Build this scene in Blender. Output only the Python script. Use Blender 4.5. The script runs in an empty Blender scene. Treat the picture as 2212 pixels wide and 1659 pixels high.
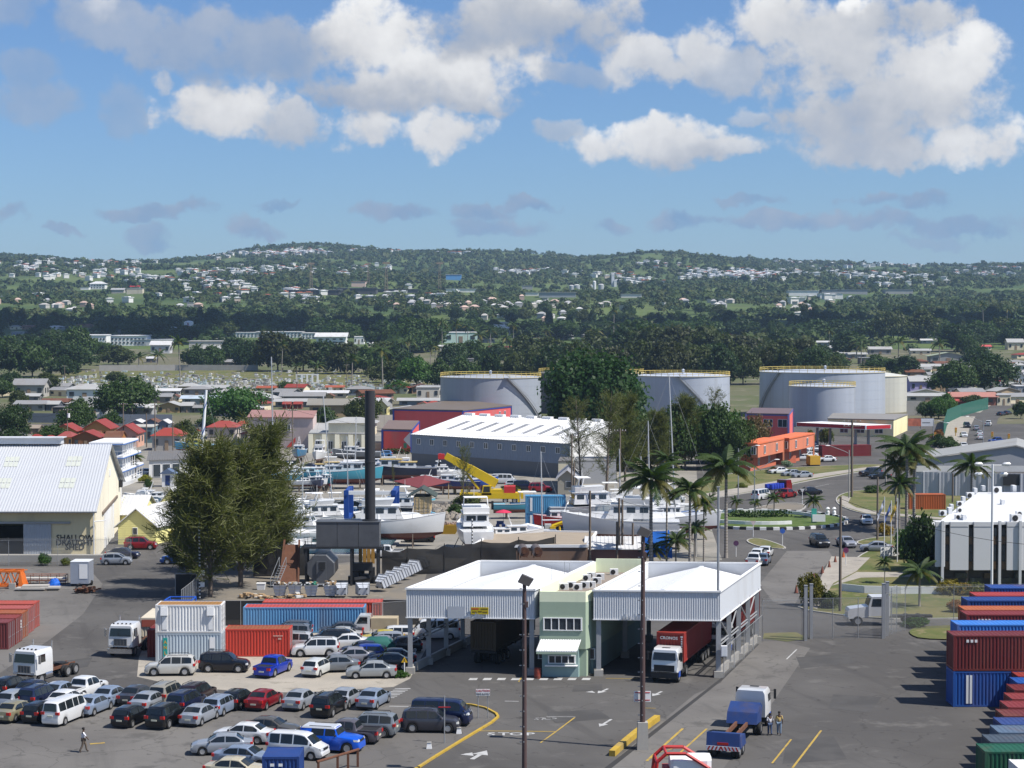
import bpy,math,random
import numpy as np
from mathutils import Vector,Matrix
R=math.radians
rnd=random.Random(7)
sc=bpy.context.scene
COL=sc.collection
# ---------------------------------------------------------------- camera
F,CU,CV,HV,H=4000.0,1106.0,829.5,700.0,31.0
PITCH=math.atan((CV-HV)/F)
cam=bpy.data.cameras.new('camera');cam_o=bpy.data.objects.new('camera',cam);COL.objects.link(cam_o)
cam.sensor_width=36.0;cam.lens=36.0*F/2212.0
cam.clip_start=1.0;cam.clip_end=40000.0
cam_o.location=(0,0,H);cam_o.rotation_euler=(R(90)-PITCH,0,0)
sc.camera=cam_o
sc.render.resolution_x,sc.render.resolution_y=1024,768
sc.view_settings.view_transform='Standard';sc.view_settings.look='None'
sc.view_settings.exposure=0.38;sc.view_settings.gamma=1.0
sc.view_settings.use_curve_mapping=False
sc.render.engine='CYCLES'
cy=sc.cycles
cy.use_denoising=True
cy.max_bounces=5;cy.diffuse_bounces=2;cy.glossy_bounces=2;cy.transmission_bounces=2
cy.transparent_max_bounces=16;cy.volume_bounces=0
cy.caustics_reflective=False;cy.caustics_refractive=False
cy.sample_clamp_indirect=4.0
# ---------------------------------------------------------------- sun and sky
SUN_EL=R(54)
SUN_D=Vector((0.935*math.cos(SUN_EL),-0.355*math.cos(SUN_EL),math.sin(SUN_EL))).normalized()
sl=bpy.data.lights.new('sun','SUN');sl.energy=5.0;sl.angle=R(0.53);sl.color=(1.0,0.955,0.89)
so=bpy.data.objects.new('sun',sl);COL.objects.link(so)
so.rotation_euler=SUN_D.to_track_quat('Z','Y').to_euler()
so.location=(300,-100,400)
W=bpy.data.worlds.new('World');sc.world=W;W.use_nodes=True
nt=W.node_tree;nt.nodes.clear();L=nt.links.new
def N(t,**k):
    n=nt.nodes.new(t)
    for a,b in k.items():setattr(n,a,b)
    return n
def setin(n,i,v):
    if isinstance(v,bpy.types.NodeSocket):L(v,n.inputs[i])
    else:n.inputs[i].default_value=v
def ma(op,a,b=0.0,c=0.0,clamp=False):
    n=N('ShaderNodeMath',operation=op);n.use_clamp=clamp
    setin(n,0,a);setin(n,1,b);setin(n,2,c)
    return n.outputs[0]
def vm(op,a,b=(0,0,0),c=None,s=None):
    n=N('ShaderNodeVectorMath',operation=op)
    setin(n,0,a);setin(n,1,b)
    if c is not None:setin(n,2,c)
    if s is not None:setin(n,3,s)
    return n.outputs[1]if op in('DOT_PRODUCT','LENGTH')else n.outputs[0]
def sstep(x,lo,hi):
    n=N('ShaderNodeMapRange',interpolation_type='SMOOTHSTEP')
    setin(n,0,x);setin(n,1,lo);setin(n,2,hi);setin(n,3,0.0);setin(n,4,1.0)
    return n.outputs[0]
def mixc(f,a,b):
    n=N('ShaderNodeMix',data_type='RGBA');setin(n,0,f);setin(n,6,a);setin(n,7,b)
    return n.outputs[2]
STR=0.068
sky=N('ShaderNodeTexSky',sky_type='NISHITA');sky.sun_disc=False
sky.sun_elevation=SUN_EL;sky.sun_rotation=math.atan2(SUN_D.x,SUN_D.y)
sky.altitude=30;sky.air_density=1.0;sky.dust_density=0.35;sky.ozone_density=2.2
tc=N('ShaderNodeTexCoord');DIR=tc.outputs['Generated']
sx=N('ShaderNodeSeparateXYZ');L(DIR,sx.inputs[0])
az=ma('ARCTAN2',sx.outputs[0],sx.outputs[1]);el=ma('ARCSINE',sx.outputs[2])
cmb=N('ShaderNodeCombineXYZ');L(az,cmb.inputs[0]);L(el,cmb.inputs[1]);AE=cmb.outputs[0]
def noise(vec,scale,detail=6,rough=0.55):
    n=N('ShaderNodeTexNoise');n.noise_dimensions='3D'
    L(vec,n.inputs['Vector']);n.inputs['Scale'].default_value=scale
    n.inputs['Detail'].default_value=detail;n.inputs['Roughness'].default_value=rough
    return n
wob=noise(AE,26,4);wob2=noise(AE,95,3)
AEw=vm('ADD',AE,vm('SCALE',vm('SUBTRACT',wob.outputs['Color'],(.5,.5,.5)),s=0.030))
AEw=vm('ADD',AEw,vm('SCALE',vm('SUBTRACT',wob2.outputs['Color'],(.5,.5,.5)),s=0.010))
CL=[(790,90,165,118,.86,.1,1.1),(985,150,248,87,.9,.06,1.2),(880,190,319,65,.55,.22,1),
 (1150,45,286,110,.6,.3,1.3),(1050,95,132,50,.42,.2,1.1),(560,120,253,101,.47,.08,.75),(400,90,176,84,.5,.1,.7),(240,65,154,67,.52,.1,.65),(228,30,46,40,.8,.1,.8),
 (490,235,187,74,.8,.12,1.05),(366,178,33,43,.72,.1,.7),(620,270,105,54,.66,.1,.9),(800,270,105,67,.8,.1,1),(970,272,127,69,.82,.1,1),
 (80,240,121,67,.48,.05,.55),(60,165,77,56,.46,.05,.45),(260,240,61,73,.46,.05,.4),(50,30,110,67,.52,.1,.5),
 (1700,60,143,90,.78,.12,1),(1810,130,209,123,.7,.1,1.1),(1930,65,198,62,.6,.15,1),(2040,165,154,123,.86,.1,1.2),(1960,235,242,95,.72,.16,1.2),(1830,270,209,84,.58,.1,1),(2110,305,127,69,.86,.1,1.1),(1870,325,231,47,.66,.1,.95),
 (1838,22,44,36,1,.05,1.2),(1390,130,116,72,.76,.1,.95),(1500,100,94,78,.74,.12,.95),(1570,155,116,67,.6,.05,.8),
 (1400,305,220,58,.82,.12,1.1),(1500,330,187,45,.66,.15,1),(1600,332,72,29,.84,.1,.9),(1215,275,72,34,.62,.1,.6),(1250,165,110,34,.5,.1,.5),(1610,255,66,34,.64,.1,.6),
 (335,456,151,25,.37,.06,.81),(545,488,103,31,.44,.05,.81),(600,440,70,14,.37,.02,.65),(850,466,92,29,.37,.05,.85),(1045,458,92,25,.37,.05,.81),(1130,440,92,20,.38,.05,.81),(1075,492,135,31,.39,.05,.78),
 (1320,496,65,25,.38,.05,.78),(1480,480,92,21,.37,.05,.78),(1620,441,92,16,.37,.02,.72),(1665,486,151,26,.4,.06,.81),(1880,430,81,21,.38,.05,.81),(2010,434,76,28,.38,.05,.81),(1880,474,151,29,.4,.05,.81),(2060,488,200,30,.39,.05,.78),(25,490,59,26,.42,.05,.78),(140,508,54,15,.37,.02,.72),
 (320,512,67,40,.38,.03,.65),(2000,525,97,16,.38,.02,.52)]
AEw0=AEw;qmin=None;acc=None
for i_,(cu,cv,ru,rv,b,g,op)in enumerate(CL):
    a0=math.atan((cu-CU)/F);e0=math.atan((HV-cv)/F);ka,ke=F/ru,F/rv
    if i_ and i_%5==0:AEw=vm('MULTIPLY_ADD',acc,(1e-9,1e-9,0),AEw0)
    d=vm('MULTIPLY_ADD',AEw,(ka,ke,0),(-a0*ka,-e0*ke,1))
    q=vm('DOT_PRODUCT',d,d)
    w=ma('POWER',ma('MAXIMUM',ma('SUBTRACT',2.35,q),.02),3.0)
    cx=N('ShaderNodeCombineXYZ');cx.inputs[0].default_value=1;L(vm('DOT_PRODUCT',d,(0,g,b)),cx.inputs[1]);cx.inputs[2].default_value=op
    qmin=q if qmin is None else ma('MINIMUM',qmin,q)
    acc=vm('SCALE',cx.outputs[0],s=w)if acc is None else vm('MULTIPLY_ADD',cx.outputs[0],w,acc)
sep=N('ShaderNodeSeparateXYZ');L(acc,sep.inputs[0]);sw,ss,so_=sep.outputs
fmax=ma('SUBTRACT',2.0,qmin)
n1=noise(AE,42,7,.60);n2=noise(AE,30,4,.55)
dens=ma('ADD',fmax,ma('MULTIPLY',ma('SUBTRACT',n1.outputs['Fac'],.5),2.4))
opac=ma('DIVIDE',so_,sw)
alpha=ma('MULTIPLY',sstep(dens,.14,.80),ma('MINIMUM',opac,1.0))
shade=ma('ADD',ma('DIVIDE',ss,sw),ma('MULTIPLY',ma('SUBTRACT',n2.outputs['Fac'],.5),.35))
shade=ma('ADD',shade,ma('MULTIPLY',ma('SUBTRACT',n1.outputs['Fac'],.5),.25))
gn=noise(vm('MULTIPLY',DIR,(1,1,3)),3.2,7)
galpha=sstep(gn.outputs['Fac'],.52,.66)
gshade=ma('MULTIPLY_ADD',gn.outputs['Fac'],-.6,1.05)
edge=ma('MAXIMUM',ma('DIVIDE',ma('ABSOLUTE',az),.36),ma('DIVIDE',el,.24))
wout=sstep(edge,.92,1.15)
up=sstep(el,.01,.05)
alpha=ma('ADD',ma('MULTIPLY',alpha,ma('SUBTRACT',1.0,wout)),ma('MULTIPLY',ma('MULTIPLY',galpha,up),wout))
shade=ma('ADD',ma('MULTIPLY',shade,ma('SUBTRACT',1.0,wout)),ma('MULTIPLY',gshade,wout))
cr=N('ShaderNodeValToRGB');L(shade,cr.inputs[0])
e_=cr.color_ramp.elements
e_[0].position=.30;e_[0].color=(.20,.33,.54,1)
e_[1].position=1.0;e_[1].color=(1.0,1.0,.99,1)
x_=e_.new(.45);x_.color=(.35,.42,.55,1)
x_=e_.new(.62);x_.color=(.51,.54,.60,1)
x_=e_.new(.80);x_.color=(.74,.745,.76,1)
cloudc=vm('SCALE',cr.outputs[0],s=.1*1.0/STR/.1/1.30)
skyc=vm('MULTIPLY',sky.outputs[0],(.72,.95,1.30))
bg=N('ShaderNodeBackground');bg.inputs['Strength'].default_value=STR
L(mixc(alpha,skyc,cloudc),bg.inputs['Color'])
wo=N('ShaderNodeOutputWorld');L(bg.outputs[0],wo.inputs['Surface'])
W.cycles.sampling_method='NONE'
# ---------------------------------------------------------------- geometry of the place
def ray(u,v):
    x=(u-CU)/F;y=(CV-v)/F
    c,s=math.cos(PITCH),math.sin(PITCH)
    return Vector((x,c+y*s,-s+y*c))
RID=[(-400,548),(0,548),(200,553),(450,546),(520,537),(680,528),(760,532),(850,540),(940,543),(1100,546),(1250,549),(1330,541),(1400,533),(1450,535),(1560,546),(1700,562),(1900,569),(2212,577),(2700,580)]
PRO=[(0,0),(620,0),(1000,3),(1500,15),(2000,35),(2770,74),(3500,120),(4500,186),(5100,226),(5600,222),(9000,150)]
def lerp(tab,x):
    if x<=tab[0][0]:return tab[0][1]
    for(a,b),(c,d)in zip(tab,tab[1:]):
        if x<=c:return b+(d-b)*(x-a)/(c-a)
    return tab[-1][1]
def terr(x,y):
    d=max(1.0,y)
    z=lerp(PRO,d)
    if d>1500:
        u=CU+F*x/d
        zr=H+(HV-lerp(RID,u)-7)*5100/F
        k=min(1.0,(d-1500)/3000.0)
        z*=1+k*(zr/226.0-1)
        z+=k*9*(math.sin(x*.0041+d*.003)+math.sin(x*.009-d*.0047)*.6)
    return z
def gp(u,v,z=None):
    r=ray(u,v)
    if z is not None or v>905:
        t=(H-(z or 0))/-r.z
        return Vector((r.x*t,r.y*t,z or 0))
    t=500.0
    while t<7000:
        p=r*t
        if H+p.z<=terr(p.x,p.y):break
        t+=6
    return Vector((r.x*t,r.y*t,terr(r.x*t,r.y*t)))
def up_to(p,v):
    r=ray(CU,v);return H+r.z/r.y*p.y-p.z
def ppm(p):return F/p.y
def zz(x0,y0,s):return lambda x,y:((x0+x*s)/1.79385,(y0+y*s)/1.79385)
Z1=zz(0,2200,.46773);Z2=zz(900,2200,.46773);Z3=zz(1500,2100,.46773);Z4=zz(2300,2100,.52817);Z5=zz(3000,2100,.52809)
A1=zz(0,1600,.42194);A2=zz(700,1500,.48216);A3=zz(1500,1400,.48216);A4=zz(2200,1400,.48216);A5=zz(2968,1400,.48216)
B1=zz(0,900,.45208);B2=zz(1000,900,.45208);B3=zz(2000,900,.45208);B4=zz(2968,900,.45208)
C1=zz(0,1430,.31646);C2=zz(700,1430,.45208);C5=zz(3300,1400,.30199)
def pt(a,z=None):return gp(a[0],a[1],z)
# ---------------------------------------------------------------- materials
MATS={}
def mat(name,col=None,rough=.7,metal=0.0,var=.12,scale=1.0,bump=0.0,coat=0.0,spec=.4,dirt=0.0,dcol=(.16,.12,.09),alpha=1.0,fine=0.0,trans=0.0,streak=False,detail=5,stretch=.22,gain=1.0):
    """procedural surface; col None takes the colour of the object that wears it"""
    if name in MATS:return MATS[name]
    global nt,L
    m=bpy.data.materials.new(name);m.use_nodes=True
    o_nt,o_L=nt,L
    nt=m.node_tree;L=nt.links.new;nt.nodes.clear()
    out=N('ShaderNodeOutputMaterial');p=N('ShaderNodeBsdfPrincipled')
    geo=N('ShaderNodeNewGeometry');pos=geo.outputs['Position']
    if col is None:
        oi=N('ShaderNodeObjectInfo');c=oi.outputs['Color']
    else:
        rgb=N('ShaderNodeRGB');rgb.outputs[0].default_value=(*col,1);c=rgb.outputs[0]
    vec=vm('MULTIPLY',pos,(1,1,stretch))if streak else pos
    nz=noise(vec,scale,detail,.6)
    k=ma('MULTIPLY_ADD',nz.outputs['Fac'],2*var,1-var)
    if fine:
        nf=noise(pos,scale*14,3);k=ma('MULTIPLY',k,ma('MULTIPLY_ADD',nf.outputs['Fac'],2*fine,1-fine))
    c=vm('SCALE',c,s=ma('MULTIPLY',k,gain)if gain!=1 else k)
    if dirt:
        nd=noise(vec,scale*.45+.02,6,.65)
        c=mixc(ma('MULTIPLY',sstep(nd.outputs['Fac'],.5,.72),dirt),c,(*dcol,1))
    L(c,p.inputs['Base Color'])
    p.inputs['Roughness'].default_value=rough;p.inputs['Metallic'].default_value=metal
    p.inputs['Specular IOR Level'].default_value=spec
    if coat:p.inputs['Coat Weight'].default_value=coat;p.inputs['Coat Roughness'].default_value=.06
    if bump:
        bn=noise(pos,scale*5,4);b=N('ShaderNodeBump');b.inputs['Strength'].default_value=bump
        b.inputs['Distance'].default_value=.05;L(bn.outputs['Fac'],b.inputs['Height']);L(b.outputs[0],p.inputs['Normal'])
    sh=p.outputs[0]
    if trans:
        t=N('ShaderNodeBsdfTranslucent');L(vm('MULTIPLY',c,(1.3,1.5,.5)),t.inputs['Color'])
        mx=N('ShaderNodeMixShader');mx.inputs[0].default_value=trans;L(sh,mx.inputs[1]);L(t.outputs[0],mx.inputs[2]);sh=mx.outputs[0]
    if alpha<1:
        t=N('ShaderNodeBsdfTransparent');mx=N('ShaderNodeMixShader');mx.inputs[0].default_value=alpha
        L(t.outputs[0],mx.inputs[1]);L(sh,mx.inputs[2]);sh=mx.outputs[0]
    L(sh,out.inputs['Surface'])
    nt,L=o_nt,o_L
    MATS[name]=m
    return m
PAINT=mat('car_paint',None,.32,.25,.04,.8,coat=.7,dirt=.12,dcol=(.2,.18,.15))
GLASS=mat('dark_glass',(.012,.016,.018),.06,0,.2,.5,spec=.7)
RUBBER=mat('rubber',(.018,.018,.018),.8,0,.2,3)
ALLOY=mat('alloy',(.5,.5,.5),.35,.7,.15,4)
CHROME=mat('chrome',(.62,.62,.62),.22,.9,.1,4)
REDL=mat('red_lamp',(.5,.02,.015),.25,0,.1,5,coat=.4)
LAMP=mat('clear_lamp',(.62,.62,.6),.15,.3,.1,5,coat=.4)
PLAT=mat('number_plate',(.6,.58,.45),.5)
BLACK=mat('black_plastic',(.02,.02,.021),.6,0,.2,2)
WALL=mat('painted_wall',None,.85,0,.10,.5,dirt=.28,dcol=(.22,.20,.17),streak=True,bump=.1)
FLAT=mat('paint',None,.6,0,.10,1.2,dirt=.1)
METR=mat('metal_roof',None,.55,.0,.12,.35,dirt=.35,dcol=(.20,.15,.11),streak=True,gain=.8)
CORR=mat('container_paint',None,.55,.05,.16,.5,dirt=.38,dcol=(.17,.085,.045),streak=True)
PANE=mat('window_pane',(.03,.04,.05),.15,0,.4,.3,spec=.6)
WHITE=mat('white_paint',(.78,.78,.77),.55,0,.06,.8,dirt=.1,dcol=(.45,.42,.38))
STEEL=mat('galvanised_steel',(.34,.35,.36),.5,.3,.12,2,dirt=.1)
RUST=mat('rust',(.13,.055,.03),.85,0,.35,2,bump=.3)
WOOD=mat('weathered_wood',(.17,.135,.105),.85,0,.2,1.2,streak=True)
CONC=mat('concrete',(.36,.345,.315),.9,0,.2,.4,dirt=.3,dcol=(.17,.155,.135),fine=.08,bump=.15)
LEAF=mat('leaves',None,.55,0,.45,.5,spec=.25,trans=.28,detail=3)
BARK=mat('bark',(.15,.12,.095),.9,0,.3,1.5,bump=.4)
PALMT=mat('palm_trunk',(.30,.27,.235),.85,0,.25,2.0,bump=.3)
YELP=mat('yellow_road_paint',(.40,.27,.05),.8,0,.3,1.5,dirt=.65,dcol=(.12,.11,.10))
LINE=mat('worn_white_road_paint',(.40,.40,.39),.85,0,.30,1.6,dirt=.5,dcol=(.12,.118,.115))
TEXTW=mat('white_lettering',(.72,.72,.70),.6,0,.05)
TEXTK=mat('black_lettering',(.03,.03,.03),.7,0,.1)
WIRE=mat('chain_link',(.30,.31,.32),.6,.2,.1,1,alpha=.20)
NET=mat('black_shade_cloth',(.012,.012,.013),.9,0,.3,.5,alpha=.96)
# ---------------------------------------------------------------- mesh builder
class MB:
    def __init__(s):s.v=[];s.f=[];s.m=[];s.k=0;s.T=None
    def a(s,vs,fs):
        o=len(s.v)
        s.v+=[s.T(*p)for p in vs]if s.T else[tuple(p)for p in vs]
        s.f+=[tuple(o+i for i in f)for f in fs];s.m+=[s.k]*len(fs)
        return s
    def box(s,cx,cy,cz,dx,dy,dz,rz=0):
        """centre in x,y; cz is the bottom"""
        c,n=math.cos(rz),math.sin(rz);vs=[]
        for z in(cz,cz+dz):
            for x,y in((-dx/2,-dy/2),(dx/2,-dy/2),(dx/2,dy/2),(-dx/2,dy/2)):
                vs.append((cx+x*c-y*n,cy+x*n+y*c,z))
        return s.a(vs,[(3,2,1,0),(4,5,6,7),(0,1,5,4),(1,2,6,5),(2,3,7,6),(3,0,4,7)])
    def hexa(s,b,t):
        return s.a(list(b)+list(t),[(3,2,1,0),(4,5,6,7),(0,1,5,4),(1,2,6,5),(2,3,7,6),(3,0,4,7)])
    def quad(s,*p):return s.a(p,[tuple(range(len(p)))])
    def prism(s,poly,z0,z1):
        n=len(poly)
        if sum(poly[i][0]*poly[(i+1)%n][1]-poly[(i+1)%n][0]*poly[i][1]for i in range(n))<0:poly=poly[::-1]
        vs=[(p[0],p[1],z0)for p in poly]+[(p[0],p[1],z1)for p in poly]
        return s.a(vs,[tuple(range(n))[::-1],tuple(range(n,2*n))]+[(i,(i+1)%n,n+(i+1)%n,n+i)for i in range(n)])
    def extx(s,prof,x0,x1):
        n=len(prof);vs=[(x0,y,z)for y,z in prof]+[(x1,y,z)for y,z in prof]
        return s.a(vs,[tuple(range(n)),tuple(range(n,2*n))[::-1]]+[(i,n+i,n+(i+1)%n,(i+1)%n)for i in range(n)])
    def exty(s,prof,y0,y1):
        n=len(prof);vs=[(x,y0,z)for x,z in prof]+[(x,y1,z)for x,z in prof]
        return s.a(vs,[tuple(range(n))[::-1],tuple(range(n,2*n))]+[(i,(i+1)%n,n+(i+1)%n,n+i)for i in range(n)])
    def cyl(s,p0,p1,r0,r1=None,n=8,cap=True):
        r1=r0 if r1 is None else r1
        p0,p1=Vector(p0),Vector(p1);d=(p1-p0)
        if d.length<1e-6:return s
        d.normalize();a=d.orthogonal().normalized();b=d.cross(a);vs=[]
        for p,r in((p0,r0),(p1,r1)):
            for i in range(n):
                t=2*math.pi*i/n;vs.append(tuple(p+(a*math.cos(t)+b*math.sin(t))*r))
        fs=[(i,(i+1)%n,n+(i+1)%n,n+i)for i in range(n)]
        if cap:fs+=[tuple(range(n))[::-1],tuple(range(n,2*n))]
        return s.a(vs,fs)
    def tube(s,path,r,n=5):
        for a,b in zip(path,path[1:]):s.cyl(a,b,r,r,n,False)
        return s
    def lathe(s,prof,n=24,c=(0,0,0)):
        vs=[(c[0]+r*math.cos(2*math.pi*i/n),c[1]+r*math.sin(2*math.pi*i/n),c[2]+z)for r,z in prof for i in range(n)]
        return s.a(vs,[(j*n+i,j*n+(i+1)%n,(j+1)*n+(i+1)%n,(j+1)*n+i)for j in range(len(prof)-1)for i in range(n)])
    def loft(s,rings,closed=True,caps=True):
        n=len(rings[0]);vs=[p for r in rings for p in r];fs=[]
        for j in range(len(rings)-1):
            for i in range(n if closed else n-1):
                fs.append((j*n+i,j*n+(i+1)%n,(j+1)*n+(i+1)%n,(j+1)*n+i))
        if caps:fs+=[tuple(range(n))[::-1],tuple((len(rings)-1)*n+i for i in range(n))]
        return s.a(vs,fs)
    def mesh(s,name,mats,smooth=None):
        me=bpy.data.meshes.new(name);me.from_pydata(s.v,[],s.f)
        for m in(mats if isinstance(mats,(list,tuple))else[mats]):me.materials.append(m)
        if any(s.m):me.polygons.foreach_set('material_index',s.m)
        if smooth:
            me.polygons.foreach_set('use_smooth',[True]*len(me.polygons));me.set_sharp_from_angle(angle=R(smooth))
        me.update();return me
def npmesh(name,v,f,mats,mi=None):
    """big mesh straight from arrays; f is (n,3) or (n,4)"""
    me=bpy.data.meshes.new(name);k=f.shape[1]
    me.vertices.add(len(v));me.vertices.foreach_set('co',np.asarray(v,np.float32).ravel())
    me.loops.add(f.size);me.loops.foreach_set('vertex_index',f.astype(np.int32).ravel())
    me.polygons.add(len(f));me.polygons.foreach_set('loop_start',np.arange(0,f.size,k,dtype=np.int32))
    for m in(mats if isinstance(mats,(list,tuple))else[mats]):me.materials.append(m)
    if mi is not None:me.polygons.foreach_set('material_index',mi.astype(np.int32))
    me.update(calc_edges=True);return me
def ob(name,data,parent=None,loc=(0,0,0),rz=0.0,scale=None,col=None,rot=None):
    o=bpy.data.objects.new(name,data);COL.objects.link(o)
    if parent:o.parent=parent
    o.location=loc
    o.rotation_euler=rot if rot else(0,0,rz)
    if scale is not None:o.scale=scale if isinstance(scale,(tuple,list))else(scale,)*3
    if col is not None:o.color=(*col,1)
    return o
def EE(n,m,mt,*a,**k):return ob(n,m.mesh(n,mt),*a,**k)
def tag(o,label,cat=None,group=None,kind=None):
    if label:o['label']=label
    if cat:o['category']=cat
    if group:o['group']=group
    if kind:o['kind']=kind
    return o
def thing(name,label,cat,loc=(0,0,0),rz=0.0,group=None,scale=None):
    return tag(ob(name,None,None,loc,rz,scale),label,cat,group)
def structure(name,me,col=None):
    o=ob(name,me,col=col);o['kind']='structure';return o
def copy_tree(o,parent=None):
    kids=list(o.children)
    c=o.copy();COL.objects.link(c);c.parent=parent
    for k in kids:copy_tree(k,c)
    return c
def Q(q_,mt,par,f,*a,col=None,**k):
    m=MB();getattr(m,f)(*a,**k);return ob(q_,m.mesh(q_,mt),par,col=col)
def text(s,size,parent,loc,rot,m,name='lettering',sx=1.0,col=None):
    cu=bpy.data.curves.new(name,'FONT');cu.body=s;cu.size=size;cu.extrude=.004
    cu.align_x='CENTER';cu.align_y='CENTER';cu.offset=size*.018;cu.resolution_u=2
    cu.materials.append(m)
    o=ob(name,cu,parent,loc,rot=rot,col=col);o.scale=(sx,1,1);return o
FRONT=(R(90),0,0)
def srgb(r,g,b):return tuple(((c/255)/12.92 if c/255<.04045 else((c/255+.055)/1.055)**2.4)for c in(r,g,b))
# ---------------------------------------------------------------- ground, water, roads
from mathutils.geometry import tessellate_polygon
def gmat(name,c1,c2,s1,c3=None,s3=.6,fine=.12,rough=.9,bump=.25,patch=None):
    """ground: two tones by large noise, a third by middling noise, grain on top"""
    if name in MATS:return MATS[name]
    global nt,L
    m=bpy.data.materials.new(name);m.use_nodes=True
    o_nt,o_L=nt,L;nt=m.node_tree;L=nt.links.new;nt.nodes.clear()
    out=N('ShaderNodeOutputMaterial');p=N('ShaderNodeBsdfPrincipled');geo=N('ShaderNodeNewGeometry');pos=geo.outputs['Position']
    a=noise(pos,s1,6,.6);c=mixc(sstep(a.outputs['Fac'],.38,.62),(*c1,1),(*c2,1))
    if c3:
        b=noise(pos,s3,6,.65);c=mixc(sstep(b.outputs['Fac'],.55,.68),c,(*c3,1))
    if patch:
        rot=N('ShaderNodeVectorRotate',rotation_type='Z_AXIS');L(pos,rot.inputs[0]);rot.inputs['Angle'].default_value=R(patch[0])
        w=noise(vm('MULTIPLY',rot.outputs[0],(.55,.035,1)),1.0,4);c=mixc(ma('MULTIPLY',sstep(w.outputs['Fac'],.54,.68),patch[1]),c,(*patch[2],1))
        v=N('ShaderNodeTexVoronoi',feature='DISTANCE_TO_EDGE');L(vm('ADD',pos,vm('SCALE',noise(pos,.7,3).outputs['Color'],s=1.5)),v.inputs['Vector']);v.inputs['Scale'].default_value=.11
        c=mixc(ma('MULTIPLY',ma('SUBTRACT',1.0,sstep(v.outputs['Distance'],.0,.008)),.55),c,(c1[0]*.5,c1[1]*.5,c1[2]*.5,1))
        st=noise(pos,.9,2);c=mixc(ma('MULTIPLY',sstep(st.outputs['Fac'],.655,.72),.6),c,(c1[0]*.45,c1[1]*.45,c1[2]*.45,1))
    g=noise(pos,9,3);c=vm('SCALE',c,s=ma('MULTIPLY_ADD',g.outputs['Fac'],2*fine,1-fine))
    L(c,p.inputs['Base Color']);p.inputs['Roughness'].default_value=rough;p.inputs['Specular IOR Level'].default_value=.25
    if bump:
        bb=N('ShaderNodeBump');bb.inputs['Strength'].default_value=bump;bb.inputs['Distance'].default_value=.04;L(g.outputs['Fac'],bb.inputs['Height']);L(bb.outputs[0],p.inputs['Normal'])
    L(p.outputs[0],out.inputs['Surface']);nt,L=o_nt,o_L;MATS[name]=m;return m
ASPH=gmat('asphalt',(.074,.070,.066),(.100,.095,.089),.045,(.120,.114,.106),.22,patch=(-17,.5,(.058,.055,.053)))
ASPL=gmat('pale_asphalt',(.118,.111,.103),(.152,.144,.133),.06,(.098,.093,.087),.3,patch=(-15,.35,(.088,.084,.079)))
GRAV=gmat('pale_gravel',(.36,.325,.27),(.29,.265,.225),.14,(.23,.21,.17),.5,fine=.25)
YARD=gmat('boatyard_ground',(.27,.25,.215),(.21,.20,.175),.08,(.17,.155,.12),.35,fine=.2)
DIRT=gmat('dirt',(.19,.165,.13),(.15,.138,.12),.12,(.24,.21,.165),.5,fine=.2)
LAWN=gmat('lawn',(.085,.105,.030),(.15,.135,.055),.16,(.20,.165,.09),.5,fine=.3)
LAWNG=gmat('green_lawn',(.060,.10,.022),(.085,.125,.03),.3,(.12,.13,.045),.8,fine=.3)
FIELD=gmat('town_ground',(.13,.12,.075),(.085,.10,.038),.012,(.20,.175,.13),.06,fine=.2)
PAVE=gmat('pavement',(.34,.31,.265),(.29,.265,.23),.3,(.24,.22,.19),.9,fine=.1)
HILL=gmat('hill_ground',(.050,.085,.022),(.10,.135,.035),.0035,(.075,.085,.03),.02,fine=.25,bump=0)
BAS=[pt(a,0)for a in[(250,1072),(345,1067),(640,1080),(900,1086),(886,1145),(830,1202),(520,1202),(400,1145),(345,1104),(250,1112)]]
bx0=[min(p.x for p in BAS),max(p.x for p in BAS),min(p.y for p in BAS),max(p.y for p in BAS)]
def inbas(x,y,m=9):return bx0[0]-m<x<bx0[1]+m and bx0[2]-m<y<bx0[3]+m
rows=list(np.arange(-400,60,60))+list(np.arange(60,620,8))+list(np.geomspace(620,9500,110))
g=MB();n=131;vs=[]
for y in rows:
    wd=260+.55*max(0,y)
    for i in range(n):
        x=(2*i/(n-1)-1)*wd
        z=terr(x,y)-(.15 if y<575 else .15*max(0,1-(y-575)/60))
        if inbas(x,y):z=-3.0
        vs.append((x,y,z))
fs=[(j*n+i,j*n+i+1,(j+1)*n+i+1,(j+1)*n+i)for j in range(len(rows)-1)for i in range(n-1)]
g.a(vs,fs)
for k,f in enumerate(g.f):g.m[k]=0 if g.v[f[0]][1]<1350 else 1
structure('ground',g.mesh('ground',[FIELD,HILL],60))
out=[Vector((-330,40,0)),Vector((330,40,0)),Vector((430,575,0)),Vector((-430,575,0))]
tri=tessellate_polygon([out,BAS]);allp=out+BAS
m=MB();m.a([(p.x,p.y,0)for p in allp],[tuple(t)for t in tri])
k=len(BAS);m.a([(p.x,p.y,0)for p in BAS]+[(p.x,p.y,-3.2)for p in BAS],[(i,(i+1)%k,k+(i+1)%k,k+i)for i in range(k)])
me=m.mesh('port_land',ASPH)
for p_ in me.polygons:
    if p_.normal.z<-.5:p_.flip()
structure('port_land',me)
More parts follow.
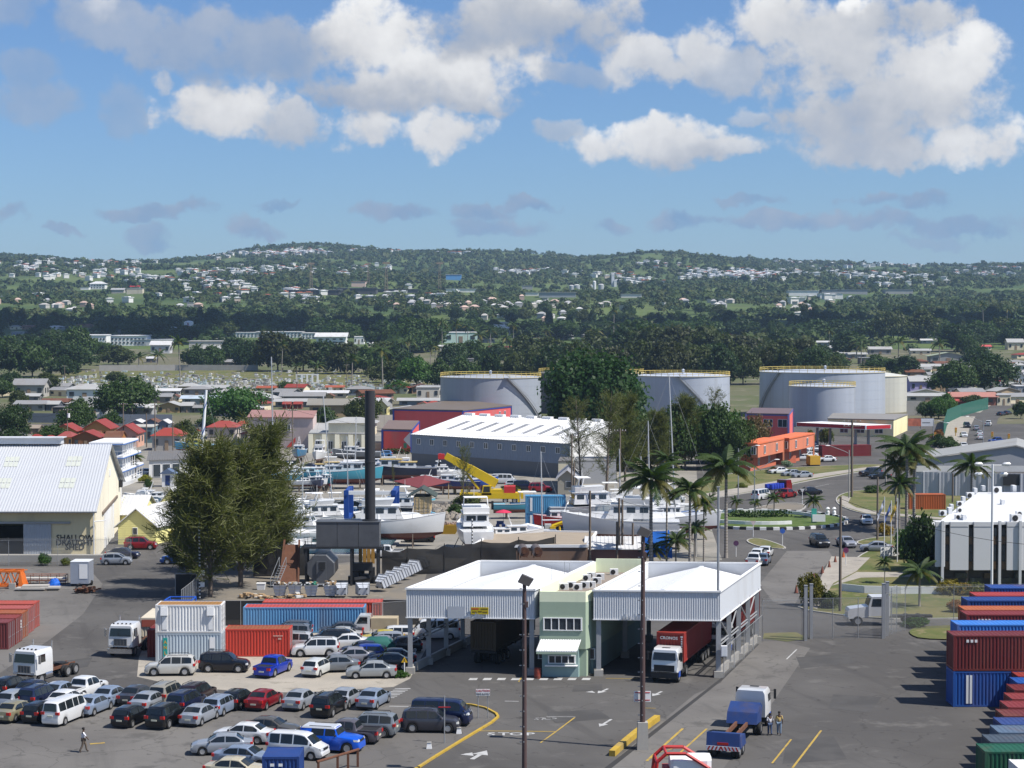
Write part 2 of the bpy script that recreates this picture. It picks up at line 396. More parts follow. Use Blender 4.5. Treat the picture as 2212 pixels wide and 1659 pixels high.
def wmat():
    global nt,L
    m=bpy.data.materials.new('harbour_water');m.use_nodes=True;o=nt,L;nt=m.node_tree;L=nt.links.new
    p=nt.nodes['Principled BSDF'];geo=N('ShaderNodeNewGeometry')
    p.inputs['Base Color'].default_value=(.012,.055,.06,1);p.inputs['Roughness'].default_value=.12;p.inputs['IOR'].default_value=1.33
    w=noise(vm('MULTIPLY',geo.outputs['Position'],(1,2.2,1)),1.1,4);b=N('ShaderNodeBump');b.inputs['Strength'].default_value=.5;b.inputs['Distance'].default_value=.12
    L(w.outputs['Fac'],b.inputs['Height']);L(b.outputs[0],p.inputs['Normal']);nt,L=o;return m
m=MB();m.prism([(bx0[0]-6,bx0[2]-6),(bx0[1]+6,bx0[2]-6),(bx0[1]+6,bx0[3]+6),(bx0[0]-6,bx0[3]+6)],-1.6,-1.3)
structure('harbour_water',m.mesh('harbour_water',wmat()))
cop=MB()
for a,b in zip(BAS,BAS[1:]+BAS[:1]):
    d=b-a;nn=max(1,int(d.length/3.0))
    for i in range(nn):
        c=a+d*((i+.5)/nn);cop.box(c.x,c.y,0,d.length/nn-.05,.7,.22,math.atan2(d.y,d.x))
structure('quay_coping',cop.mesh('quay_coping',CONC))
def sheet(name,uv,mt,z,world=None,dens=None):
    P=world or[pt(a,0)for a in uv]
    tri=tessellate_polygon([[Vector((p.x,p.y,0))for p in P]])
    m=MB();m.a([(p.x,p.y,z)for p in P],[tuple(t)for t in tri]);me=m.mesh(name,mt)
    for q in me.polygons:
        if q.normal.z<0:q.flip()
    return structure(name,me)
def smooth_closed(P,it=2):
    for _ in range(it):
        Q=[]
        for a,b in zip(P,P[1:]+P[:1]):Q+=[a.lerp(b,.25),a.lerp(b,.75)]
        P=Q
    return P
def island(name,uv,mt,h=.13,it=2,kerb=True,kmat=None,kcol=None):
    """raised ground with a kerb of separate stones round it"""
    P=smooth_closed([pt(a,0)for a in uv],it)
    tri=tessellate_polygon([P]);m=MB();m.a([(p.x,p.y,h-.01)for p in P],[tuple(t)for t in tri]);me=m.mesh(name,mt)
    for q in me.polygons:
        if q.normal.z<0:q.flip()
    o=structure(name,me)
    if kerb:
        k=MB()
        for a,b in zip(P,P[1:]+P[:1]):
            d=b-a;nn=max(1,int(round(d.length/2.0)))
            for i in range(nn):
                c=a+d*((i+.5)/nn);k.box(c.x,c.y,0,d.length/nn-.02,.22,h,math.atan2(d.y,d.x))
        kk=structure(name+'_kerb',k.mesh('kerb',kmat or CONC))
    return o
sheet('boatyard',[(905,1087),(1520,1092),(1560,1210),(1330,1222),(900,1230),(832,1204),(888,1146)],YARD,.006)
sheet('quay_ground',[(-150,1100),(-150,935),(900,932),(1500,955),(1510,1091),(905,1085),(640,1079),(345,1066),(250,1071)],YARD,.008)
sheet('gravel_lot',[(296,1462),(300,1420),(330,1350),(480,1340),(885,1330),(950,1345),(886,1466),(850,1484),(690,1494),(560,1497),(430,1486),(350,1474)],GRAV,.006)
sheet('concrete_apron',[(-200,1540),(-60,1500),(0,1454),(110,1380),(180,1326),(222,1262),(190,1226),(-200,1222)],ASPL,.006)
sheet('car_park',[(-200,1522),(250,1512),(700,1522),(980,1523),(1040,1530),(1070,1545),(1060,1562),(890,1668),(800,1780),(-200,1800)],ASPL,.006)
sheet('incinerator_yard',[(438,1296),(470,1248),(560,1236),(830,1206),(930,1212),(905,1296),(700,1302)],DIRT,.006)
sheet('gate_concrete',[(1557,1475),(1500,1500),(1330,1640),(1220,1740),(1500,1740),(1640,1560),(1750,1400),(1640,1374),(1580,1440)],ASPL,.005)
sheet('exit_road_concrete',[(1640,1262),(1700,1190),(1790,1190),(1800,1205),(1740,1262),(1715,1310),(1670,1300)],ASPL,.006)
sheet('grass_under_fence',[(1648,1380),(1650,1368),(1720,1366),(1748,1380),(1700,1386)],LAWN,.02)
def kerb_run(name,uv,h,w,mt,seg,label=None):
    P=[pt(a,0)for a in uv]
    root=ob(name,None);root['kind']='structure'
    for a,b in zip(P,P[1:]):
        d=b-a;nn=max(1,int(round(d.length/seg)))
        mm=MB();mm.box(0,0,0,d.length/nn-.03,w,h);me=mm.mesh('kerb_stone',mt)
        for i in range(nn):
            c=a+d*((i+.5)/nn);ob('kerb_stone',me,root,(c.x,c.y,0),math.atan2(d.y,d.x))
YELK=mat('yellow_kerb_paint',(.44,.29,.035),.7,0,.25,1.2,dirt=.6,dcol=(.22,.19,.15))
kerb_run('yellow_kerb',[(985,1521),(1020,1524),(1050,1531),(1072,1543),(1076,1550),(1062,1562),(1000,1599),(940,1636),(890,1668),(860,1690)],.13,.20,YELK,2.0)
kerb_run('yellow_barrier_kerb',[(1322,1634),(1340,1618),(1372,1591),(1420,1556)],.42,.45,YELK,1.9)
sheet('drain_channel',[(1284,1676),(1300,1676),(1562,1468),(1556,1466)],mat('drain',(.035,.034,.033),.9),.010)
sheet('drain_channel_inner',[(1556,1466),(1562,1468),(1640,1392),(1636,1391)],mat('drain'),.010)
island('verge',[(1480,1085),(1640,1062),(1760,1036),(1905,1012),(1915,1003),(1800,1006),(1640,1015),(1480,1040)],LAWN)
sheet('verge_pavement',[(1500,1083),(1640,1060),(1760,1034),(1900,1011),(1900,1007),(1755,1026),(1640,1047),(1500,1072)],PAVE,.14)
island('splitter_island',[(1600,1108),(1660,1090),(1720,1086),(1745,1094),(1725,1106),(1660,1114)],DIRT)
island('corner_verge',[(1803,1082),(1815,1068),(1860,1058),(2000,1062),(2250,1080),(2250,1150),(2030,1124),(1950,1119),(1870,1112),(1822,1098)],LAWN)
sheet('corner_pavement',[(1808,1083),(1820,1072),(1838,1076),(1832,1088),(1850,1098),(1900,1107),(2000,1117),(2040,1120),(2036,1124),(1950,1117),(1870,1110),(1826,1097)],PAVE,.145)
island('small_traffic_island',[(1606,1168),(1640,1162),(1700,1183),(1690,1187),(1640,1183)],LAWN)
island('office_lawn',[(1718,1316),(1745,1300),(1770,1268),(1800,1250),(1850,1205),(1900,1180),(2300,1200),(2300,1330),(1960,1340),(1840,1333)],LAWN,it=1)
sheet('office_footpath',[(1742,1310),(1796,1204),(1880,1206),(1850,1236),(1800,1262),(1765,1318)],PAVE,.135)
sheet('office_cross_path',[(1795,1268),(1850,1238),(2020,1238),(2020,1247),(1860,1250)],PAVE,.135)
island('flag_lawn',[(1840,1172),(1900,1160),(1990,1158),(2040,1170),(2030,1182),(1880,1182)],LAWN)
island('fence_verge',[(1955,1368),(1990,1352),(2300,1352),(2300,1378),(2000,1386)],LAWN,kerb=False)
RC=gp(1637,0,0)if False else Vector((38.8,292.0,0));RR=14.0
m=MB();m.lathe([(0.01,.34),(5,.33),(9,.30),(RR-.5,.22),(RR-.5,0)],64,RC);structure('roundabout_lawn',m.mesh('roundabout_lawn',LAWNG,30))
kr=thing('roundabout_kerb','ring of black and white kerb blocks round the green roundabout','kerb',RC)
nb=88;bw=MB();bw.box(0,0,0,2*math.pi*RR/nb-.03,.5,.42)
kw=bw.mesh('kerb_block',mat('kerb_white',(.7,.7,.68),.7,0,.12,2));kb=bw.mesh('kerb_block',mat('kerb_black',(.03,.03,.03),.7,0,.2,2))
for i in range(nb):
    t=2*math.pi*i/nb;ob('kerb_block',kw if i%2 else kb,kr,(RR*math.cos(t),RR*math.sin(t),0),t+math.pi/2)
m=MB()
for i in range(40):
    t0=R(0)+i*R(7.5)
    if 30<i*7.5<330 or True:m.box(RC.x+9.3*math.cos(t0),RC.y+9.3*math.sin(t0),.25,1.24,.3,.55,t0+math.pi/2)
tag(ob('garden_wall',m.mesh('garden_wall',WHITE)),'low white ring wall inside the roundabout garden','wall')
def road_strip(name,uv,w,mt=ASPH,z=.05):
    P=[pt(a)for a in uv];m=MB();vs=[]
    for i,p in enumerate(P):
        d=(P[min(i+1,len(P)-1)]-P[max(i-1,0)]);d.z=0;d.normalize();nrm=Vector((-d.y,d.x,0))
        for s in(-.5,.5):q=p+nrm*(w*s);vs.append((q.x,q.y,p.z+z))
    m.a(vs,[(2*i,2*i+1,2*i+3,2*i+2)for i in range(len(P)-1)]);me=m.mesh(name,mt)
    for q in me.polygons:
        if q.normal.z<0:q.flip()
    return structure(name,me)
road_strip('town_road',[(2075,990),(2085,960),(2092,930),(2105,905),(2130,885),(2170,868),(2230,850)],15,z=.03)
road_strip('town_road_verge',[(2045,985),(2058,955),(2068,925),(2085,900),(2112,880),(2150,862),(2215,845)],7,PAVE,.06)
PTC=gmat('asphalt_patch_tone',(.062,.060,.058),(.078,.075,.072),.3)
for i,uv in enumerate([[(1180,1540),(1290,1532),(1320,1552),(1200,1562)],[(640,1505),(760,1502),(800,1512),(650,1516)],[(1720,1420),(1830,1412),(1850,1432),(1730,1444)],[(1800,1500),(1905,1506),(1880,1540),(1790,1530)],[(120,1430),(200,1420),(190,1440),(110,1452)],[(1240,1480),(1300,1478),(1302,1492),(1236,1494)],[(300,1280),(360,1275),(350,1290),(292,1296)],[(1700,1600),(1800,1590),(1830,1640),(1690,1650)]]):sheet('asphalt_patch',uv,PTC,.0085)
def mk(name,uv,mt=LINE,z=.014):return sheet(name,uv,mt,z)
def stroke(name,a,b,w,mt,z=.016):
    p,q=pt(a,0),pt(b,0);d=(q-p).normalized();nrm=Vector((-d.y,d.x,0))*w/2
    return sheet(name,None,mt,z,[p+nrm,q+nrm,q-nrm,p-nrm])
zeb=ob('zebra_crossing',None);zeb['kind']='structure'
for i in range(9):
    x=672+i*117.0
    if i<9:
        P=[pt(Z3(x,1146),0),pt(Z3(x+68,1146),0),pt(Z3(x+82,1128),0),pt(Z3(x+16,1128),0)]
        m=MB();m.quad(*[(p.x,p.y,.016)for p in P]);EE('stripe',m,LINE,zeb)
ze2=ob('zebra_crossing',None);ze2['kind']='structure'
for i in range(7):
    y=1000+i*12.5;x0=1345-i*17;x1=1475-i*22
    P=[pt(Z2(x0,y+6),0),pt(Z2(x1,y+5),0),pt(Z2(x1+2,y),0),pt(Z2(x0+2,y+1),0)]
    m=MB();m.quad(*[(p.x,p.y,.016)for p in P]);EE('stripe',m,LINE,ze2)
st=ob('stop_marking',None);st['kind']='structure'
for ch,x in zip('STOP',(862,965,1072,1184)):
    p=pt(Z3(x,1594),0);o=text(ch,1.35,st,(p.x,p.y,.018),(0,0,0),LINE,'letter',1.05)
sp=ob('stop_marking',None);sp['kind']='structure'
for ch,x in zip('STOP',(1240,1290,1335,1378)):
    p=pt(Z3(x,1468),0);o=text(ch,1.15,sp,(p.x,p.y,.018),(0,0,R(-10)),mat('faded_road_paint',(.24,.238,.232),.9,0,.3,1.5,dirt=.7,dcol=(.12,.118,.115)),'letter',.8)
yl=ob('yellow_lane_line',None);yl['kind']='structure'
for i,(a,b,w)in enumerate([(Z3(740,1566),Z3(1400,1572),.16),(Z3(1400,1572),Z3(1555,1455),.13),(Z3(1400,1572),Z3(1270,1665),.13),(Z3(1090,1160),Z3(1115,1120),.12),
    (Z4(390,1608),Z4(655,1370),.20),(Z4(610,1570),Z4(830,1372),.16),(Z4(1310,1625),Z4(1450,1450),.14),(Z4(1460,1659),Z4(1670,1385),.16),(Z4(90,1002),Z4(330,1005),.12),(Z4(380,1220),Z4(455,1222),.12),
    (Z1(745,1462),Z1(870,1452),.35),(Z4(440,1560),Z4(640,1500),.10),(Z4(420,1590),Z4(620,1560),.10)]):
    p,q=pt(a,0),pt(b,0);d=(q-p).normalized();nr=Vector((-d.y,d.x,0))*w/2;m=MB();m.quad(*[(t.x,t.y,.017+i*.0006)for t in(p+nr,q+nr,q-nr,p-nr)])
    me=m.mesh('line',YELP)
    for f in me.polygons:
        if f.normal.z<0:f.flip()
    ob('line',me,yl)
def arrow(a,b,head=1.0,w=.22):
    p,q=pt(a,0),pt(b,0);d=(q-p);ln=d.length;d.normalize();nr=Vector((-d.y,d.x,0));c=p+d*(ln-head)
    m=MB();m.a([(t.x,t.y,.017)for t in(p+nr*w/2,c+nr*w/2,c+nr*w*1.8,q,c-nr*w*1.8,c-nr*w/2,p-nr*w/2)],[(0,1,5,6),(2,3,4)])
    me=m.mesh('road_arrow',LINE)
    for f in me.polygons:
        if f.normal.z<0:f.flip()
    structure('road_arrow',me)
arrow(Z4(105,1078),Z4(30,1112));arrow(Z4(500,1098),Z4(430,1132));arrow(Z4(130,1302),Z4(42,1356));
arrow(Z3(1670,1240),Z3(1725,1252),.8);arrow(Z2(1985,1588),Z2(2110,1515),1.4,.35);arrow(Z2(1935,1540),Z2(2000,1560),.9,.3)
stroke('stop_line',Z3(975,1320),Z3(1090,1322),.15,LINE);stroke('lane_line',Z2(1300,1148),Z2(1460,1152),.18,LINE);stroke('lane_line',Z2(240,1030),Z2(440,1030),.12,LINE)
stroke('lane_line',Z3(1320,1448),Z3(1560,1450),.10,LINE);stroke('lane_line',Z5(90,862),Z5(165,790),.12,LINE)
for a,b in[((1700,1068),(1735,1060)),((1760,1052),(1790,1046)),((1890,1120),(1930,1122))]:stroke('lane_line',a,b,.15,LINE)
# ---------------------------------------------------------------- vehicle builders
KINDS={
 'sedan':(4.45,1.74,[(-2.22,.62),(-2.18,.95),(-1.62,1.03),(-.98,1.41),(-.2,1.46),(.32,1.42),(1.02,1.0),(1.75,.90),(2.12,.76),(2.22,.52)],.93,-1.33,1.36,.31,[(-1.32,-.30),(-.22,.78)],(.42,.98),(-1.54,-1.05)),
 'hatch':(3.95,1.69,[(-1.97,.62),(-1.93,.98),(-1.62,1.38),(-1.25,1.47),(-.2,1.51),(.32,1.45),(1.0,1.02),(1.6,.92),(1.88,.76),(1.97,.52)],.95,-1.22,1.24,.30,[(-1.50,-.28),(-.20,.76)],(.42,.96),(-1.88,-1.55)),
 'wagon':(4.4,1.74,[(-2.2,.62),(-2.15,1.0),(-1.92,1.42),(-1.55,1.50),(-.2,1.53),(.3,1.47),(1.0,1.04),(1.75,.92),(2.1,.78),(2.2,.52)],.96,-1.33,1.34,.31,[(-1.82,-1.02),(-.95,-.2),(-.12,.76)],(.40,.96),(-2.11,-1.9)),
 'suv':(4.45,1.82,[(-2.22,.70),(-2.18,1.08),(-2.02,1.60),(-1.7,1.72),(-.2,1.76),(.42,1.69),(1.05,1.14),(1.85,1.03),(2.12,.86),(2.22,.6)],1.08,-1.32,1.38,.37,[(-1.90,-1.05),(-.98,-.18),(-.10,.78)],(.52,1.0),(-2.14,-2.0)),
 'van':(4.7,1.69,[(-2.35,.65),(-2.32,1.15),(-2.22,1.82),(-2.0,1.93),(-.2,1.97),(1.15,1.94),(1.5,1.86),(2.12,1.18),(2.28,.95),(2.35,.55)],1.18,-1.35,1.45,.33,[(-2.08,-1.2),(-1.1,-.1),(.0,.7),(.8,1.62)],(1.60,2.08),(-2.31,-2.21)),
 'minivan':(4.35,1.69,[(-2.17,.65),(-2.14,1.1),(-2.02,1.72),(-1.8,1.82),(-.2,1.86),(.55,1.82),(.85,1.74),(1.55,1.12),(2.05,.93),(2.17,.55)],1.08,-1.25,1.35,.32,[(-1.88,-1.1),(-1.0,-.1),(.0,1.12)],(.95,1.50),(-2.13,-2.02)),
 'pickup':(5.0,1.78,[(-2.5,.55),(-2.48,.98),(-1.0,.99),(-.92,1.1),(-.72,1.60),(-.45,1.70),(.3,1.70),(.68,1.62),(1.22,1.13),(2.15,1.01),(2.42,.82),(2.5,.55)],1.02,-1.45,1.5,.37,[(-.66,-.02),(.05,.95)],(.74,1.18),(-.90,-.74)),
 'jeep':(4.6,1.88,[(-2.3,.75),(-2.28,1.2),(-2.2,1.72),(-2.0,1.80),(-.2,1.83),(.45,1.80),(.72,1.26),(1.7,1.17),(2.2,1.08),(2.3,.65)],1.22,-1.35,1.42,.41,[(-1.3,-.35),(-.25,.52)],(.50,.70),(-2.27,-2.2)),
}
def prof(tab,x):return lerp(tab,x)
VEH={}
def wheel_mesh(r,w=.21):
    t=MB();t.loft([[(p*math.cos(a),y,p*math.sin(a))for a in[2*math.pi*i/18 for i in range(18)]]for y,p in((-w/2,r*.62),(-w/2,r*.93),(-w/2*.7,r),(w/2*.7,r),(w/2,r*.93),(w/2,r*.62))],True,False)
    d=MB()
    for s in(-1,1):
        d.loft([[(p*math.cos(a),s*y,p*math.sin(a))for a in[2*math.pi*i/10 for i in range(10)]][::s]for y,p in((w*.42,r*.64),(w*.46,r*.5),(w*.40,r*.42),(w*.44,r*.12))],True,True)
    return t.mesh('tyre',RUBBER,40),d.mesh('rim',ALLOY)
def build_kind(k):
    L_,Wd,top,belt,xr,xf,wr,side,ws,rw=KINDS[k];Hh=max(z for _,z in top);hw=Wd/2
    xs=sorted(set([round(-L_/2+i*.1,3)for i in range(int(L_/.1)+1)]+[L_/2]+[x for x,_ in top]))
    ar=wr+.055
    def sec(x):
        e=1-.17*min(1,abs(x)/(L_/2))**7
        zt=prof(top,x);bl=min(belt,zt-.06)
        zb=.24 if abs(x)<L_/2-.1 else .34
        for xw in(xr,xf):
            if abs(x-xw)<ar:zb=max(zb,wr+math.sqrt(ar*ar-(x-xw)**2)-.02)
        g=max(0,min(1,(zt-belt)/(Hh-belt)))
        wt=hw*e*(.93-.20*g)
        return e,zt,bl,min(zb,bl-.08),wt
    rings=[]
    for x in xs:
        e,zt,bl,zb,wt=sec(x);w=hw*e
        half=[(w*.93,zb),(w*.99,zb+(bl-zb)*.25),(w,zb+(bl-zb)*.62),(w*.965,bl),(wt,zt-.05),(wt*.80,zt-.005),(0,zt+.012)]
        rings.append([(x,y,z)for y,z in half]+[(x,-y,z)for y,z in half[-2::-1]])
    b=MB();b.loft(rings);out={'body':b.mesh('body',PAINT,38)}
    def ysd(x,z):
        e,zt,bl,zb,wt=sec(x);t=max(0,min(1,(z-bl)/max(.02,zt-.05-bl)));return hw*e*.965*(1-t)+wt*t
    wins=[]
    for s in(-1,1):
        for(x0,x1)in side:
            m=MB();vs=[];nn=7
            for i in range(nn+1):
                x=x0+(x1-x0)*i/nn;zt=prof(top,x)-.10;z0=belt+.035
                zt=max(zt,z0+.01)
                for z in(z0,zt):vs.append((x,s*(ysd(x,z)+.012),z))
            fs=[(2*i,2*i+2,2*i+3,2*i+1)for i in range(nn)]
            m.a(vs,fs if s<0 else[f[::-1]for f in fs]);wins.append(('side_window',m.mesh('side_window',GLASS)))
    for nm,(x0,x1)in(('windscreen',ws),('rear_window',rw)):
        m=MB();vs=[];nn=4;sg=1 if nm=='windscreen' else-1
        for i in range(nn+1):
            x=x0+(x1-x0)*i/nn;e,zt,bl,zb,wt=sec(x)
            zt=max(zt,0)
            for y in(-wt*.86,0,wt*.86):vs.append((x+.022*sg,y,zt+(.018 if y==0 else-.004)))
        fs=[(3*i+j,3*i+3+j,3*i+4+j,3*i+1+j)for i in range(nn)for j in(0,1)]
        m.a(vs,fs);wins.append((nm,m.mesh(nm,GLASS)))
    out['wins']=wins
    lights=[]
    zf=prof(top,L_/2-.18)-.10;zr=min(belt-.08,prof(top,-L_/2+.06)-.12)
    for s in(-1,1):
        m=MB();m.hexa([(L_/2-.36,s*hw*.94,zf-.08),(L_/2-.05,s*hw*.86,zf-.10),(L_/2+.005,s*hw*.50,zf-.10),(L_/2-.3,s*hw*.5,zf-.08)][::s],[(L_/2-.40,s*hw*.93,zf+.07),(L_/2-.12,s*hw*.86,zf+.04),(L_/2-.06,s*hw*.50,zf+.05),(L_/2-.3,s*hw*.5,zf+.07)][::s])
        lights.append(('headlight',m.mesh('headlight',LAMP)))
        m=MB();m.box(-L_/2+.08,s*hw*.74,zr-.13,.19,hw*.36,.22);lights.append(('tail_light',m.mesh('tail_light',REDL)))
        m=MB();m.box(ws[1]-.12,s*(hw+.07),belt+.02,.1,.17,.12);lights.append(('mirror',m.mesh('mirror',BLACK)))
    m=MB();m.box(-L_/2+.0,0,zr-.30,.05,.46,.12);lights.append(('number_plate',m.mesh('number_plate',PLAT)))
    m=MB();m.box(L_/2-.06,0,zf-.14,.12,Wd*.44,.14);lights.append(('grille',m.mesh('grille',BLACK)))
    m=MB();m.box(0,0,.16,L_*.93,Wd*.80,.42);lights.append(('underbody',m.mesh('underbody',BLACK)))
    if k=='pickup':
        m=MB();m.box(-1.75,0,.992,1.36,Wd*.80,.012);lights.append(('load_bed',m.mesh('load_bed',BLACK)))
        m=MB()
        for s in(-1,1):m.box(-1.75,s*Wd*.445,.98,1.46,.09,.09)
        m.box(-2.44,0,.98,.09,Wd*.9,.09);out['rails']=m.mesh('bed_rail',PAINT)
    if k in('suv','jeep'):
        m=MB()
        for s in(-1,1):
            m.tube([(-1.6,s*hw*.62,Hh-.03),(-1.5,s*hw*.62,Hh+.05),(.1,s*hw*.62,Hh+.05),(.25,s*hw*.62,Hh-.03)],.025)
        lights.append(('roof_rail',m.mesh('roof_rail',BLACK)))
    out['lights']=lights;out['wheels']=[(x,s*(hw-.13),wr)for x in(xr,xf)for s in(-1,1)]
    out['tyre'],out['rim']=wheel_mesh(wr)
    VEH[k]=out
ALLCARS=[]
def car(kind,pos,head,col,label,group=None,cat='car',roof=None,small=False,rear=False,z=.012,nowheel=(),name=None):
    """pos: picture point (or Vector) of the middle of the car on the ground; rear=True: of its rear bumper. head: degrees, 0 = right, 90 = away"""
    if kind not in VEH:build_kind(kind)
    V=VEH[kind];L_=KINDS[kind][0]
    p=pos if isinstance(pos,Vector)else pt(pos,0 if pos[1]>905 else None)
    h=R(head)
    if rear:p=p+Vector((math.cos(h),math.sin(h),0))*(L_/2)
    nm=name or{'sedan':'sedan_car','hatch':'hatchback_car','wagon':'estate_car','suv':'suv','van':'passenger_van','minivan':'minivan','pickup':'pickup_truck','jeep':'off_road_car'}[kind]
    t=thing(nm,label,cat,(p.x,p.y,p.z+z),h,group)
    ob('body',V['body'],t,col=col)
    for n_,m in V['wins']:ob(n_,m,t)
    if 'rails' in V:ob('bed_rail',V['rails'],t,col=col)
    for n_,m in V['lights']:ob(n_,m,t)
    for i,w in enumerate(V['wheels']):
        if i in nowheel:continue
        o=ob('wheel',V['tyre'],t,w)
        if not small:ob('rim',V['rim'],o)
    if roof:
        Hh=max(z_ for _,z_ in KINDS[kind][2]);m=MB();e=KINDS[kind][1]/2*.70
        m.hexa([(-2.1,-e-.06,Hh-.10),(.5,-e-.06,Hh-.10),(.5,e+.06,Hh-.10),(-2.1,e+.06,Hh-.10)],[(-2.0,-e,Hh+.03),(.38,-e,Hh+.03),(.38,e,Hh+.03),(-2.0,e,Hh+.03)])
        EE('roof_panel',m,PAINT,t,col=roof)
    ALLCARS.append(t);return t
# ---- shipping containers: x along the length, origin at the middle of the base
CON={}
def corr(m,p0,p1,z0,z1,nrm,pitch=.28,depth=.045):
    """corrugated sheet from p0 to p1 (x,y), facing nrm"""
    p0,p1=Vector((*p0,0)),Vector((*p1,0));d=p1-p0;n_=max(2,int(round(d.length/pitch)));nv=Vector((*nrm,0));pts=[]
    for i in range(n_):
        for t,o in((0,0),(.34,0),(.5,-1),(.84,-1)):pts.append(p0+d*((i+t)/n_)+nv*depth*o)
    pts.append(p1)
    vs=[(p.x,p.y,z)for p in pts for z in(z0,z1)]
    m.a(vs,[(2*i,2*i+2,2*i+3,2*i+1)for i in range(len(pts)-1)])
def build_con(L_,Hh):
    Wd=2.44;h=L_/2;w=Wd/2;o=[]
    f=MB()
    for x in(-h,h):
        for y in(-w,w):f.box(x-math.copysign(.08,x),y-math.copysign(.08,y),0,.16,.16,Hh)
    for y in(-w,w):
        for z,a in((.02,.14),(Hh-.14,.12)):f.box(0,y-math.copysign(.07,y),z,L_-.32,.13,a)
    for x in(-h,h):
        for z,a in((.02,.16),(Hh-.18,.16)):f.box(x-math.copysign(.07,x),0,z,.13,Wd-.32,a)
    o.append(('frame',f.mesh('frame',CORR)))
    for s in(-1,1):
        m=MB();corr(m,(-s*(-h+.16),s*(w-.02)),(-s*(h-.16),s*(w-.02)),.14,Hh-.13,(0,s));o.append(('side_panel',m.mesh('side_panel',CORR)))
    m=MB();corr(m,(-h+.03,w-.16),(-h+.03,-w+.16),.17,Hh-.17,(-1,0),.25);o.append(('end_panel',m.mesh('end_panel',CORR)))
    m=MB();corr(m,(-h+.1,0),(h-.1,0),-w+.1,w-.1,(0,1),.36,.02);m.v=[(x,z,Hh-.03+y)for x,y,z in m.v];m.f=[q[::-1]for q in m.f];o.append(('roof',m.mesh('roof',CORR)))
    m=MB();m.box(0,0,.03,L_-.2,Wd-.2,.1);o.append(('floor',m.mesh('floor',BLACK)))
    doors=[]
    for s in(-1,1):
        m=MB();m.box(h-.06,s*(w/2-.045),.17,.06,w-.14,Hh-.36)
        for z in np.linspace(.45,Hh-.6,4):m.box(h-.022,s*(w/2-.045),z,.02,w-.2,.2)
        b=MB()
        for q in(.3,.75):b.cyl((h+.02,s*w*q,.1),(h+.02,s*w*q,Hh-.12),.025,n=5);b.box(h+.03,s*w*q,1.1,.03,.32,.05)
        doors.append((m.mesh('door',CORR),b.mesh('locking_bar',STEEL)))
    CON[(L_,Hh)]=(o,doors)
def container(p,rz,L_,Hh,col,label,group=None,z=0.0,roofcol=None,name='shipping_container',endcol=None):
    if(L_,Hh)not in CON:build_con(L_,Hh)
    parts,doors=CON[(L_,Hh)]
    t=thing(name,label,'container',(p[0],p[1],z+.01),R(rz),group)
    for n_,m in parts:ob(n_,m,t,col=(roofcol if roofcol and n_=='roof' else col))
    for d,b in doors:o=ob('door',d,t,col=endcol or col);ob('locking_bar',b,o)
    return t
